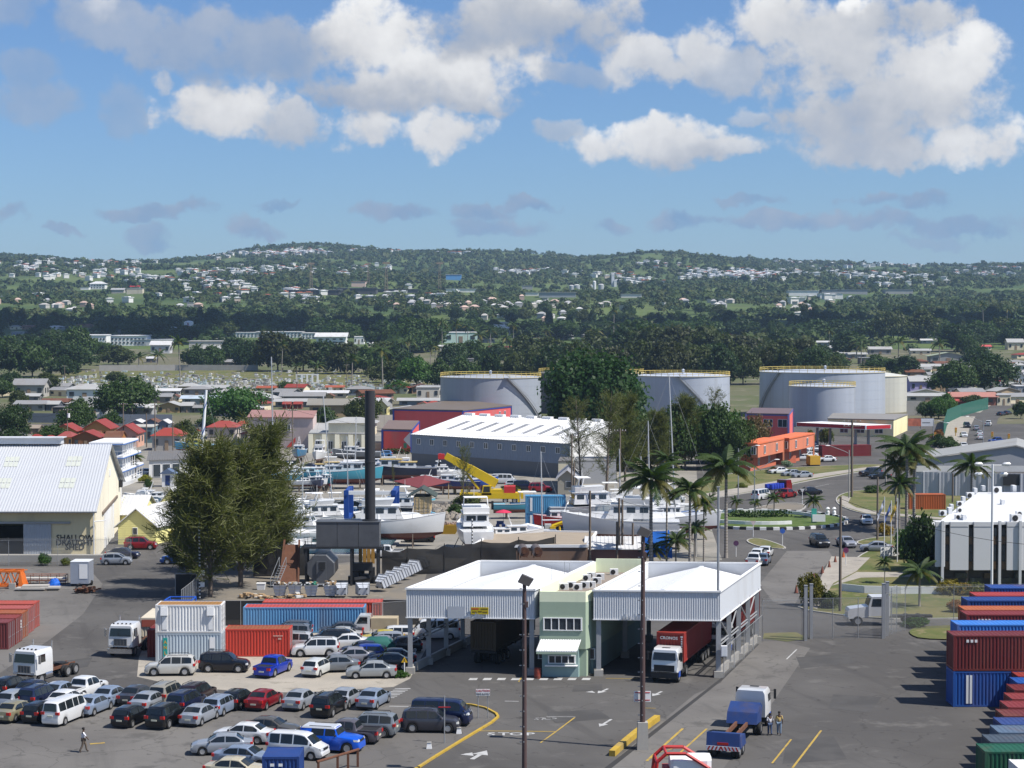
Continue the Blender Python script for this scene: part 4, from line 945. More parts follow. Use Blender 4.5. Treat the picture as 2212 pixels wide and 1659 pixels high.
# ---------------------------------------------------------------- small pale yellow harbour houses
LEM=srgb(232,224,150)
def cottage(P,ea,rg,label,wall,roof,along='y',ov=.45,name='cottage',windows=(),door=None,boards=True,roofmat=METR):
    """footprint P: near-left, near-right, far-right, far-left; ridge runs near to far (y) or left to right (x)"""
    t=thing(name,label,'house');a,b,c,d=P
    if along=='y':m0,m1=(a+b)/2,(d+c)/2;gab=((a,b,m0),(c,d,m1));eav=((b,c),(d,a));sl=((a,d,m0,m1),(b,c,m0,m1))
    else:m0,m1=(a+d)/2,(b+c)/2;gab=((d,a,m0),(b,c,m1));eav=((a,b),(c,d));sl=((a,b,m0,m1),(d,c,m0,m1))
    m=MB()
    for p,q,r in gab:m.a([(p.x,p.y,0),(q.x,q.y,0),(q.x,q.y,ea),(r.x,r.y,rg-.05),(p.x,p.y,ea)],[(0,1,2,3,4)])
    for p,q in eav:m.quad((p.x,p.y,0),(q.x,q.y,0),(q.x,q.y,ea),(p.x,p.y,ea))
    EE('wall',m,WALL,t,col=wall)
    if boards and rg>ea:
        p,q,r=gab[0];bd=MB();n_=int(rg/.32);dv=(q-p)
        out_=Vector((dv.y,-dv.x,0)).normalized()*.03
        for i in range(n_):
            z=i*.32;f=0 if z<ea else(z-ea)/(rg-ea)*.5
            s,e=p+dv*f+out_,p+dv*(1-f)+out_;cc=(s+e)/2;bd.box(cc.x,cc.y,z,(e-s).length,.04,.27,math.atan2(dv.y,dv.x))
        EE('weatherboard',bd,WALL,t,col=wall)
    for p,q,r0,r1 in sl:
        k=(rg-ea)/max(.1,(r0-p).length);dn=(p-r0).normalized()*ov;ex_=(r1-r0).normalized()*ov
        s0,s1=p+dn-ex_,q+(q-r1).normalized()*ov+ex_;u0,u1=r0-ex_,r1+ex_;ze=ea-k*ov
        m=MB();m.hexa([(s0.x,s0.y,ze),(s1.x,s1.y,ze),(u1.x,u1.y,rg),(u0.x,u0.y,rg)],[(s0.x,s0.y,ze+.1),(s1.x,s1.y,ze+.1),(u1.x,u1.y,rg+.1),(u0.x,u0.y,rg+.1)])
        n_=max(4,int((s1-s0).length/.5))
        for i in range(n_):
            f0,f1=(i+.1)/n_,(i+.3)/n_;c0,c1,e0,e1=s0.lerp(s1,f0),s0.lerp(s1,f1),u0.lerp(u1,f0),u0.lerp(u1,f1)
            m.hexa([(c0.x,c0.y,ze+.103),(c1.x,c1.y,ze+.103),(e1.x,e1.y,rg+.103),(e0.x,e0.y,rg+.103)],[(c0.x,c0.y,ze+.15),(c1.x,c1.y,ze+.15),(e1.x,e1.y,rg+.15),(e0.x,e0.y,rg+.15)])
        EE('roof_slope',m,roofmat,t,col=roof)
    dv=(b-a);nv=Vector((dv.y,-dv.x,0)).normalized();rz=math.atan2(dv.y,dv.x)
    for(f,z0,w,h_)in windows:
        c_=a+dv*f+nv*.05;o=ob('window',None,t,(c_.x,c_.y,z0),rz);Q('frame',WHITE,o,'box',0,0,0,w,.1,h_);Q('pane',PANE,o,'box',0,-.035,.08,w-.16,.1,h_-.16)
    if door:
        c_=a+dv*door[0]+nv*.05;m=MB();m.box(c_.x,c_.y,0,door[1],.14,door[2],rz);EE('door',m,FLAT,t,col=door[3]if len(door)>3 else(.55,.55,.52))
    return t
WR=(.72,.72,.71)
def quadP(u0,u1,v,dep,skew=0):
    a,b=gp(u0,v,0),gp(u1,v,0);k=Vector((skew,dep,0));return[a,b,b+k,a+k]
cottage(quadP(255.5,337,1176,15,4),2.75,5.0,'pale yellow boarded cottage with white roof beside the cream shed',LEM,WR,windows=((.45,1.4,.7,1.0),))
cottage(quadP(305,352,1158,10,3),2.7,4.6,'small pale yellow wing with white gabled roof behind the yellow cottage',LEM,WR)
cottage(quadP(337,405,1150,14,2),3.6,6.6,'tall pale yellow cottage with white roof by the harbour steps',LEM,WR,windows=((.5,1.6,.8,1.1),))
cottage(quadP(380,440,1146,10,2),3.0,5.4,'pale yellow cottage half hidden behind the feathery trees',LEM,WR)
cottage(quadP(255,305,1137,12,0),1.9,4.2,'low white-roofed store between the shed and the yellow cottages',LEM,WR,'x')
# ---------------------------------------------------------------- containers
RED1,RED2,MAR,BRN,BLU,DBL,LBL=srgb(150,58,46),srgb(138,62,52),srgb(104,38,38),srgb(150,80,44),srgb(28,78,150),srgb(36,62,118),srgb(100,150,190)
for i,(D,x,c,l)in enumerate([(187.3,-48.6,srgb(164,70,54),'red container end at the back of the group by the apron'),(184.2,-48.4,srgb(158,78,70),'faded pink-red container, second from the back of the apron group'),(181.2,-48.2,BRN,'orange-brown container, middle of the five by the apron'),(178.2,-48.0,srgb(124,52,44),'dark red container with white marks by the apron'),(175.5,-48.0,srgb(110,52,52),'purplish red container, nearest of the five by the apron')]):
    t=container((x-6.1,D+1.2),0,12.19,2.59,c,l,'red containers by the apron')
    if i==3:
        for k in range(3):Q('printed_mark',TEXTW,t,'box',6.16,.55,1.35+k*.28,.02,.22,.2)
wt=container((-29.75,170.6),0,6.06,2.59,srgb(222,222,220),'white container with boxed vents, on top of the grey one',z=2.62,roofcol=srgb(150,110,60))
for x in(-2.2,2.05):Q('vent_hood',WHITE,wt,'hexa',[(x-.32,-1.42,1.62),(x+.32,-1.42,1.62),(x+.32,-1.2,1.62),(x-.32,-1.2,1.62)],[(x-.32,-1.34,2.4),(x+.32,-1.34,2.4),(x+.32,-1.2,2.4),(x-.32,-1.2,2.4)]);Q('patch_panel',WHITE,wt,'box',x,-1.215,.3,.42,.03,1.2)
gc=container((-29.75,170.6),0,6.06,2.59,srgb(176,188,196),'light grey container with a teal lettered panel, under the white one')
m=MB();m.box(-2.12,-1.235,.2,.42,.03,1.95);pn=EE('logo_panel',m,mat('teal',(.02,.30,.26),.6),gc)
for ch,z in(('A',1.75),('N',1.25),('L',.75)):text(ch,.42,gc,(-2.12,-1.26,z),FRONT,mat('orange_letter',(.6,.33,.03),.6),'letter')
Q('data_panel',WHITE,gc,'box',2.2,-1.235,1.2,.5,.03,1.0)
container((-32.7,174.4),90,6.06,2.59,srgb(110,34,34),'maroon container end tucked against the grey container')
t=container((-34.7,181.2),90,6.06,2.62,srgb(200,190,170),'beige container end with a red header board behind the maroon one',endcol=srgb(220,218,210))
Q('header_board',mat('header_red',(.30,.07,.045),.7),t,'box',-3.06,0,1.75,.05,2.2,.65)
rc=container((-23.75,172.9),0,6.06,2.59,srgb(186,62,48),'bright red container between the grey container and the scrap cars',roofcol=srgb(140,80,50))
Q('printed_mark',mat('faded_print',(.52,.30,.24),.7),rc,'box',1.95,-1.235,1.9,.9,.02,.10);Q('printed_mark',mat('faded_print'),rc,'box',2.1,-1.235,1.6,.3,.02,.16)
container((-20.9,186.2),0,12.19,2.59,srgb(96,148,190),'long light blue container with a red roof behind the scrap cars',roofcol=srgb(176,72,66))
container((-19.4,189.4),0,12.19,2.62,srgb(170,66,50),'long red container behind the light blue one',roofcol=srgb(180,76,66))
rows_=[(149,35.7,2,BLU,MAR,'blue container under a maroon one at the front of the container row'),(151.7,36.5,1,MAR,None,''),(154.4,37.3,2,MAR,srgb(60,120,196),''),(157.1,38.3,1,BLU,None,''),(159.8,39.4,2,BLU,srgb(120,44,42),''),(162.5,39.9,2,MAR,srgb(170,92,50),''),(165.3,40.7,1,MAR,None,''),(168,41.5,2,MAR,srgb(34,64,124),''),(171,43.0,2,BLU,srgb(158,56,52),''),(176,45.7,2,MAR,srgb(38,72,140),'')]
cn={MAR:'maroon',BLU:'blue'}
names=['first','second','third','fourth','fifth','sixth','seventh','eighth','ninth','tenth']
tops=[None,None,'bright blue',None,'dark red','orange-brown',None,'navy','red','blue']
for i,(D,x,n_,c0,c1,l)in enumerate(rows_):
    b=container((x+6.1,D+1.22),0,12.19,2.9,c0,('blue container with a white lettered panel, bottom front of the container row')if i==0 else f'{cn[c0]} container on the ground, {names[i]} from the front of the container row','containers in the right-hand row')
    if n_==2:c=container((x+6.1,D+1.22),0,12.19,2.9,c1,'maroon container on top at the front of the container row' if i==0 else f'{tops[i]} container on top, {names[i]} from the front of the container row','containers in the right-hand row',z=2.93)
    if i==0:
        for xx in(-4.95,-4.66):Q('lettered_panel',TEXTW,b,'box',xx,-1.235,.28,.19,.03,2.3)
        for k in range(3):Q('printed_mark',TEXTW,c,'box',-4.95+k*.34,-1.235,2.32,.2,.03,.22)
    if i==4:
        for k in range(4):Q('printed_mark',TEXTW,c,'box',-5.0+k*.3,-1.235,2.3,.18,.03,.2)
    if i==9:Q('printed_mark',TEXTW,c,'box',-4.9,-1.235,1.9,.45,.03,.5)
for i,(D,x,c,l)in enumerate([(147,40.4,srgb(140,50,46),'red'),(144.2,39.6,BLU,'blue'),(141.4,38.6,MAR,'maroon'),(138,37.5,srgb(128,52,50),'dusty red'),(135,36.4,srgb(124,48,48),'dull red'),(132,35.3,MAR,'dark maroon'),(129.2,34.4,srgb(44,66,120),'slate blue'),(126.6,33.5,srgb(86,104,124),'grey-blue'),(123.7,32.2,srgb(70,80,90),'grey'),(120.9,31.1,srgb(28,84,62),'green')]):
    container((x+6.1,D+1.22),0,12.19,2.9,c,f'{l} container, {names[i]} from the back of the low row at the right edge','containers in the low right-hand row')
container((38.4,118.4),0,12.19,2.7,srgb(225,225,222),'white container, nearest at the lower right edge')
bc=container((-15.2,122.2),90,2.9,2.60,srgb(34,62,120),'small dark blue storage container at the bottom edge of the car park')
p=bc.location
for k in range(2):Q('printed_mark',TEXTW,bc,'box',-1.48,.55-k*.55,1.95,.03,.26,.18)
p=gp(385,1372,0);t=thing('pipe_rack','bright blue pipe rack standing behind the white container','rack',p);bl=mat('frame_blue',(.012,.08,.42),.5)
for i,(x,y)in enumerate(((-1.35,0),(1.35,0),(-1.2,2.2),(1.4,2.2))):Q('upright',bl,t,'cyl',(x,y,0),(x,y,3.55),.08,n=6)
for z in(2.6,3.5):Q('rail',bl,t,'tube',[(-1.35,0,z),(1.35,0,z),(1.4,2.2,z),(-1.2,2.2,z),(-1.35,0,z)],.07)
# ---------------------------------------------------------------- trucks
def front_at(uv,hd,off):p=pt(uv,0);h=R(hd);return p-Vector((math.cos(h),math.sin(h),0))*off
tractor(front_at(Z1(188,985),-110,1.3),-110,'white cab-over tractor with bare chassis, nearest the left edge',chassis=5.6)
tractor(front_at(Z1(990,750),-97,1.3),-97,'white cab-over tractor standing beside the grey container',chassis=5.0)
gh_h=math.degrees(math.atan2(GY.y,GY.x))
tk=tractor(front_at(Z4(515,1040),gh_h-180,1.2),gh_h-180,'white truck with black grille under the red container at the gate',style='european',chassis=3.9,sleeper=False)
text('DAF',.22,tk,(1.085,-.42,1.3),(R(90),0,R(90)),mat('gold_letter',(.5,.42,.25),.5))if False else None
hv=Vector((math.cos(R(gh_h)),math.sin(R(gh_h)),0));tb=tk.location.copy()
cc=tb+hv*(1.25+6.1);t=container((cc.x,cc.y),gh_h,12.19,2.62,srgb(150,50,42),'red CRONOS container riding on the truck in the gate'.replace('CRONOS','lettered'),z=1.42)
text('CRONOS',.36,t,(-6.14,.12,2.12),(R(90),0,R(-90)),TEXTW,'lettering',1.05)
for k in range(9):Q('printed_mark',TEXTW,t,'box',-6.115,-1.02,2.2-k*.2,.02,.12 if k else .2,.13)
def skeletal(p,rz,label,L_=12.0,z=1.12,axles=3,col=BLACK):
    t=thing('container_trailer',label,'trailer',(p.x,p.y,.012),R(rz));m=MB()
    for s in(-1,1):m.box(0,s*.45,z-.28,L_,.14,.28)
    EE('frame',m,col,t)
    for x in np.linspace(-L_/2+.2,L_/2-.2,5):Q('crossbar',col,t,'box',x,0,z,.2,2.4,.2)
    for s in(-1,1):Q('landing_leg',STEEL,t,'box',-L_*.28,s*.7,.1,.14,.14,z-.2)
    truck_wheels(t,[(L_/2-1.2-1.25*i,s*1.05,1)for i in range(axles)for s in(-1,1)]);return t
skeletal(cc,gh_h,'dark container trailer under the red lettered container')
cc2=GO+GX*5.4+GY*10.5
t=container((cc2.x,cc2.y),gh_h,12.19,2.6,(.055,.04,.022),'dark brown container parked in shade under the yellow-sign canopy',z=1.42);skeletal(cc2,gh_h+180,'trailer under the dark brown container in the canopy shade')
cc3=GO+GX*25.2+GY*13
tractor(cc3-hv*1,gh_h-180,'second white truck waiting inside the gate behind the red container',style='european',chassis=4,sleeper=False)
cc4=cc3+hv*7.6;container((cc4.x,cc4.y),gh_h,12.19,2.6,srgb(96,30,30),'dark red container on the second truck in the gate',z=1.42);skeletal(cc4,gh_h,'trailer of the second truck in the gate')
hd=72;hq=Vector((math.cos(R(hd)),math.sin(R(hd)),0));cb=gp(1628,1566,0)
tractor(cb,hd,'white truck seen from behind, hauling the blue low loader',style='european',chassis=4.4,sleeper=True)
lp=cb-hq*7.2;lt=thing('low_loader','battered dark blue low loader trailer with red and white chevrons','trailer',(lp.x,lp.y,.012),R(hd));NV=mat('navy_paint',(.018,.045,.16),.5,0,.25,1.5,dirt=.4,dcol=(.10,.07,.05))
Q('gooseneck',NV,lt,'exty',[(4.2,1.25),(4.6,2.1),(3.9,2.45),(2.6,1.9),(2.2,1.1),(4.2,1.0)],-1.15,1.15)
for s in(-.4,.4):Q('main_beam',RUST,lt,'box',.1,s,.95,5.4,.16,.3)
Q('rear_deck',NV,lt,'hexa',[(-4.6,-1.25,.75),(-2.4,-1.25,.75),(-2.4,1.25,.75),(-4.6,1.25,.75)],[(-4.4,-1.2,1.6),(-2.6,-1.2,1.5),(-2.6,1.2,1.5),(-4.4,1.2,1.6)])
Q('folded_ramp',NV,lt,'hexa',[(-4.75,-1.2,.8),(-4.62,-1.2,.8),(-4.62,1.2,.8),(-4.75,1.2,.8)],[(-4.55,-1.2,1.85),(-4.42,-1.2,1.85),(-4.42,1.2,1.85),(-4.55,1.2,1.85)])
m=MB();m.box(-4.72,0,.62,.08,2.4,.3);cv_=EE('chevron_board',m,WHITE,lt)
for i in range(9):
    y=-1.15+i*.27;m=MB();sgn=1 if y<0 else-1;m.hexa([(-4.765,y,.63),(-4.765,y+.12,.63),(-4.76,y+.12,.63),(-4.76,y,.63)],[(-4.765,y+sgn*.14,.91),(-4.765,y+.12+sgn*.14,.91),(-4.76,y+.12+sgn*.14,.91),(-4.76,y+sgn*.14,.91)]);EE('stripe',m,REDL,cv_)
Q('tail_light',REDL,lt,'box',-4.7,0,1.0,.06,.8,.18)
truck_wheels(lt,[(x,s*1.0,1)for x in(-4.0,-2.8)for s in(-1,1)])
person(gp(1663,1589,0),95,'person in a white shirt and blue jeans beside the truck',(.62,.60,.60),(.06,.09,.17),1.70,.15)
person(gp(1683,1588,0),-100,'person in a yellow shirt and pale jeans beside the truck',(.50,.36,.13),(.16,.22,.30),1.80,.12)
person(pt(Z1(692,1530),0),15,'person in a white shirt and khaki trousers walking across the car park',(.68,.68,.72),(.13,.10,.075),1.82,.30,armR=.25)
bp=gp(1893,1349,0);t=thing('bonneted_truck','white bonneted truck on the road behind the mesh gate','truck',(bp.x,bp.y,.012),R(180))
Q('cab',PAINT,t,'exty',[(-1.2,1.0),(-1.2,3.0),(.7,3.0),(1.0,2.05),(1.0,1.0)],-1.1,1.1,col=(.72,.72,.72));Q('bonnet',PAINT,t,'exty',[(1.0,.9),(1.0,2.0),(2.9,1.75),(3.1,1.5),(3.1,.7)],-.95,.95,col=(.72,.72,.72))
m=MB();m.quad((.74,-1.0,2.85),(1.0,-1.0,2.1),(1.0,1.0,2.1),(.74,1.0,2.85));m.v=[(x+.02,y,z)for x,y,z in m.v];EE('windscreen',m,GLASS,t)
for s in(-1,1):Q('side_window',GLASS,t,'quad',(-.3,s*1.11,2.0),(.75,s*1.11,2.0),(.6,s*1.11,2.8),(-.3,s*1.11,2.8));Q('exhaust_stack',CHROME,t,'cyl',(-1.35,s*.9,1),(-1.35,s*.9,3.6),.07,n=6)
Q('bumper',CHROME,t,'box',3.16,0,.5,.2,2.2,.4);Q('chassis_frame',BLACK,t,'box',-3.2,0,.75,5,.9,.25)
truck_wheels(t,[(2.1,1.0,0),(2.1,-1.0,0),(-3.2,1.0,1),(-3.2,-1.0,1),(-4.5,1.0,1),(-4.5,-1.0,1)])
rp_=Vector((11.0,121.5,0));t=thing('loader','white-roofed yard loader with a red lifting frame at the bottom edge','loader',rp_,R(0));rd=mat('loader_red',(.42,.02,.02),.5)
Q('body',FLAT,t,'box',.5,.3,.6,3.0,1.7,1.1,col=(.4,.03,.03));m=MB();m.loft([[(x,y*k,z)for y,z in((-.9,1.75),(-.9,2.35),(-.6,2.55),(.6,2.55),(.9,2.35),(.9,1.75))]for x,k in((-.6,.9),(-.4,1),(1.8,1),(2.1,.85))]);EE('roof',m,WHITE,t)
for s in(-1.0,1.0):Q('lift_arm',rd,t,'tube',[(-1.7,s,.6),(-1.5,s,2.3),(-.9,s,2.85),(.4,s,2.85),(1.9,s,1.9),(2.6,s,.7)],.13,6)
m=MB();m.cyl((-1.5,-1,2.3),(-1.5,1,2.3),.1,n=6);m.cyl((-.9,-1,2.85),(-.9,1,2.85),.1,n=6);EE('cross_tube',m,rd,t)
truck_wheels(t,[(x,s*.95,0)for x in(-.8,1.6)for s in(-1,1)])
# ---------------------------------------------------------------- lamp posts, signs, fences
PB=mat('brown_painted_steel',(.095,.060,.055),.6,.1,.2,1)
def floodlight(p,vtop,r,label,pedestal=0,boards=None):
    h=up_to(p,vtop);t=thing('floodlight_post',label,'lamp post',p);m=MB();m.cyl((0,0,pedestal),(0,0,h),r,r*.72,10);ob('shaft',m.mesh('shaft',PB,40),t)
    for i,z in enumerate(np.arange(2.5,h-.5,1.05)):m=MB();m.cyl((-r,-.02,z),(-r-.16,-.02,z),.035,n=5);m.box(-r*.2,-r-.01,z,.07,.05,.07);EE('climbing_step',m,STEEL,t)
    if pedestal:Q('pedestal',CONC,t,'hexa',[(-.42,-.42,0),(.42,-.42,0),(.42,.42,0),(-.42,.42,0)],[(-.36,-.36,pedestal),(.36,-.36,pedestal),(.36,.36,pedestal),(-.36,.36,pedestal)])
    m=MB();m.hexa([(-.45,-.3,h-.15),(.30,-.3,h-.45),(.30,.3,h-.45),(-.45,.3,h-.15)],[(-.15,-.3,h+.38),(.62,-.3,h+.05),(.62,.3,h+.05),(-.15,.3,h+.38)]);hd_=EE('lamp_head',m,mat('lamp_housing',(.10,.09,.085),.5),t)
    Q('lamp_glass',LAMP,hd_,'hexa',[(.31,-.26,h-.42),(.33,-.26,h-.42),(.33,.26,h-.42),(.31,.26,h-.42)],[(.61,-.26,h+.03),(.63,-.26,h+.03),(.63,.26,h+.03),(.61,.26,h+.03)])
    Q('control_gear',PB,t,'box',.15,0,h-1.9,.22,.3,.4);return t
floodlight(Vector(((1133-1106)/F*125.5,125.5,0)),1252,.175,'brown floodlight post with studs rising from the bottom edge')
fp=gp(1388,1618,0);fl=floodlight(fp,1148,.20,'brown floodlight post on a concrete pedestal by the yellow kerb',2.0)
m=MB();m.box(0,.34,3.4,1.25,.05,.78);o=EE('sign_board',m,WHITE,fl)
for z in(3.5,4.05):Q('bracket',REDL,o,'box',0,.31,z,1.1,.02,.06)
sp_=pt(Z3(794,1463),0);t=thing('caution_sign','white CAUTION sign on two posts at the tip of the car park'.replace('CAUTION','caution'),'sign',sp_)
for x in(-.38,.37):Q('post',STEEL,t,'cyl',(x,.05,0),(x,.05,2.2),.035,n=6)
Q('board',WHITE,t,'box',0,0,1.82,1.1,.04,.5)
text('CAUTION',.24,t,(0,-.03,2.19),FRONT,mat('sign_letter_red',(.5,.05,.04),.6));text('DRIVE SLOWLY',.185,t,(0,-.03,1.94),FRONT,TEXTK,'lettering',.86)
p=pt(Z2(1426,905),0);t=thing('warning_sign','small yellow triangle warning sign beside the canopy post','sign',p);Q('post',WHITE,t,'cyl',(0,0,0),(0,0,1.3),.05,n=6);Q('board',mat('sign_amber',(.6,.36,.01),.5),t,'exty',[(-.28,1.28),(.28,1.28),(0,1.78)],-.03,.03)
Q('symbol',TEXTK,t,'exty',[(-.03,1.36),(.03,1.36),(.04,1.6),(-.04,1.6)],-.036,-.031)
p=pt(Z2(1758,1452),0);t=thing('sign_post','thin grey post with small red arms in the car park','post',p);Q('shaft',STEEL,t,'cyl',(0,0,0),(0,0,3.5),.045,n=6);Q('arm',REDL,t,'box',0,-.05,2.65,.9,.03,.07)
for i,(x,y)in enumerate(((1878,1374),(1631,1498))):
    p=pt(Z2(x,y),0);t=thing('marker_block','white concrete marker block by the yellow kerb near the grey off-roader' if i==0 else 'white concrete marker block in the open part of the car park','block',p);Q('base',WHITE,t,'hexa',[(-.2,-.15,0),(.2,-.15,0),(.2,.15,0),(-.2,.15,0)],[(-.14,-.1,.42),(.14,-.1,.42),(.14,.1,.42),(-.14,.1,.42)]);Q('cap',CONC,t,'box',0,0,.42,.34,.26,.06)
p0,p1=pt(Z2(800,1725),0),pt(Z2(1040,1650),0);t=thing('pipe_railing','rust brown pipe railing at the bottom edge of the car park','railing',p0);dv=p1-p0
for f in(-.35,.3,.66,1.0):m=MB();c=dv*f;m.box(c.x,c.y,0,.16,.16,1.25);EE('post',m,RUST,t)
Q('rail',RUST,t,'cyl',(-.4*dv.x,-.4*dv.y,1.22),(dv.x*1.04,dv.y*1.04,1.22),.09,n=6)
fence('mesh_fence','tall wire fence in front of the cream shed doors',[(-60,1224),(19,1222),(125,1222),(230,1221),(283,1220)],3.3,6.5)
gr=[GO+GX*27.9+GY*b for b in(.3,19.5)];fence('mesh_fence','wire fence under the open side of the red container canopy',None,2.6,4.7,arms=False,P=gr)
fence('mesh_fence','wire fence between the gate canopy and the yard gate',None,4.0,4.0,P=[gr[1],gp(1735,1384,0)])
fence('yard_gate','wide closed mesh gate across the yard entrance',[(1744,1380),(1908,1378)],4.0,2.6,arms=False)
for u,v in((1740,1384),(1752,1380),(1908,1379),(1916,1374)):
    p=gp(u,v,0);t=thing('gate_post',f'thick steel gate post, {"left" if u < 1800 else "right"} side of the yard gate','post',p,0,f'{"left" if u < 1800 else "right"} gate posts');Q('shaft',STEEL,t,'box',0,0,0,.3,.3,5.4);Q('cap',STEEL,t,'box',0,0,5.4,.36,.36,.06)
fence('yard_gate','folded back mesh gate leaf beside the yard entrance',[(1914,1374),(1937,1362)],4.6,2.0,arms=False)
fence('mesh_fence','tall wire fence running behind the right-hand containers',[(1912,1377),(1955,1362),(2060,1358),(2260,1356)],4.3,5.5)
fence('mesh_fence','dark screened fence behind the light blue container',[(436,1352),(520,1352),(700,1350),(905,1350)],2.6,5,fabric=NET,arms=False)
fence('mesh_fence','wire fence between the long containers and the canopy',[(805,1372),(884,1366)],3.2,3,arms=False)
# ---------------------------------------------------------------- cars
SIL,SIL2,GRY,DGR,BLK,WHT,DBLU,GOLD,REDC=srgb(150,156,164),srgb(132,146,166),srgb(104,106,108),srgb(58,58,62),srgb(14,15,18),srgb(226,227,226),srgb(22,32,62),srgb(140,134,108),srgb(130,14,26)
CP='cars parked in the car park'
def rows(zf,lst,head,group,where):
    for(k,x,y,c,l,*r)in lst:car(k,zf(x,y),r[0]if r else head,c,f'{l} {where}',group,rear=True,cat='van' if k in('van','minivan')else 'pickup' if k=='pickup' else 'car')
rows(Z1,[('sedan',5,1298,GOLD,'gold saloon cut by the left edge'),('hatch',238,1300,BLK,'black hatchback beside the white van'),('van',412,1325,WHT,'white passenger van'),('sedan',660,1245,SIL2,'blue-silver saloon right beside the white van'),
  ('hatch',985,1338,BLK,'black hatchback with a yellow sticker'),('suv',1275,1350,BLK,'black off-roader with high red lamps'),('sedan',1552,1328,SIL,'silver saloon at the end of the short row'),('sedan',1130,1215,SIL,'silver saloon behind the black hatchback'),('suv',1440,1232,DBLU,'navy off-roader behind the black one'),('wagon',1738,1246,SIL2,'silver estate car with roof rails')],74,CP,'in the front of the car park')
rows(Z1,[('hatch',30,1195,SIL,'silver hatchback at the left edge'),('suv',205,1185,DBLU,'dark blue off-roader'),('sedan',430,1200,WHT,'white saloon behind the van'),('sedan',160,1112,DBLU,'navy saloon'),('sedan',385,1128,SIL2,'silver saloon in front of the small flatbed'),('hatch',-20,1080,BLK,'black hatchback cut by the left edge'),('sedan',808,1166,SIL2,'silver saloon right of the small flatbed'),
  ('sedan',1035,1160,DGR,'dark grey saloon with bright red lamps'),('suv',1292,1160,srgb(150,146,134),'beige boxy off-roader'),('suv',1535,1164,srgb(36,14,18),'blackish maroon off-roader'),('hatch',1890,1192,BLK,'black hatchback next to the red saloon')],74,CP,'in the back row of the car park')
rows(Z2,[('sedan',172,1196,REDC,'dark red saloon'),('sedan',478,1197,SIL,'silver saloon right of the red one'),('suv',718,1255,BLK,'black off-roader with roof bars'),('sedan',858,1182,SIL,'silver saloon behind the black off-roader'),('sedan',1092,1188,SIL2,'silver saloon at the end of the back row')],74,CP,'near the middle of the car park')
car('pickup',Z1(560,1112),70,WHT,'small white flatbed truck in the back row of the car park',CP,'truck',rear=True)
for(k,zf,x,y,hd,c,l,*r)in[('suv',Z2,1130,1388,170,srgb(128,134,138),'silver-grey off-roader behind the grey pickup'),('pickup',Z2,955,1440,168,srgb(92,88,94),'grey pickup parked behind the blue off-roader'),('jeep',Z2,828,1515,-14,srgb(12,92,214),'bright blue off-road car with a white roof',(.72,.72,.72)),
   ('minivan',Z2,545,1570,-18,WHT,'white minivan in front of the blue off-roader'),('suv',Z2,1645,1352,-4,srgb(60,60,68),'dark grey off-roader with big alloy wheels by the yellow kerb'),('van',Z2,1735,1294,-12,srgb(20,34,72),'dark blue van behind the grey off-roader'),
   ('sedan',Z2,320,1395,-14,srgb(84,82,78),'grey-brown saloon at the back of the sideways cars'),('sedan',Z2,95,1442,168,WHT,'white saloon among the sideways cars'),('sedan',Z1,1840,1536,186,SIL,'silver saloon facing the left edge among the sideways cars'),('sedan',Z2,110,1640,-14,SIL2,'blue-silver saloon beside the blue storage container'),('sedan',Z2,45,1745,-12,srgb(196,186,160),'cream saloon cut by the bottom edge')]:
    car(k,zf(x,y),hd,c,l,CP,'van' if k in('van','minivan')else 'pickup' if k=='pickup' else 'car',roof=r[0]if r else None)
SC='cars on the gravel lot'
def lot(lst):
    for(k,zf,x,y,hd,c,l,*r)in lst:car(k,zf(x,y),hd,c,l,SC,'pickup' if k=='pickup' else 'van' if k=='van' else 'car',rear=(r[0]if r else False),nowheel=(r[1]if len(r)>1 else()))
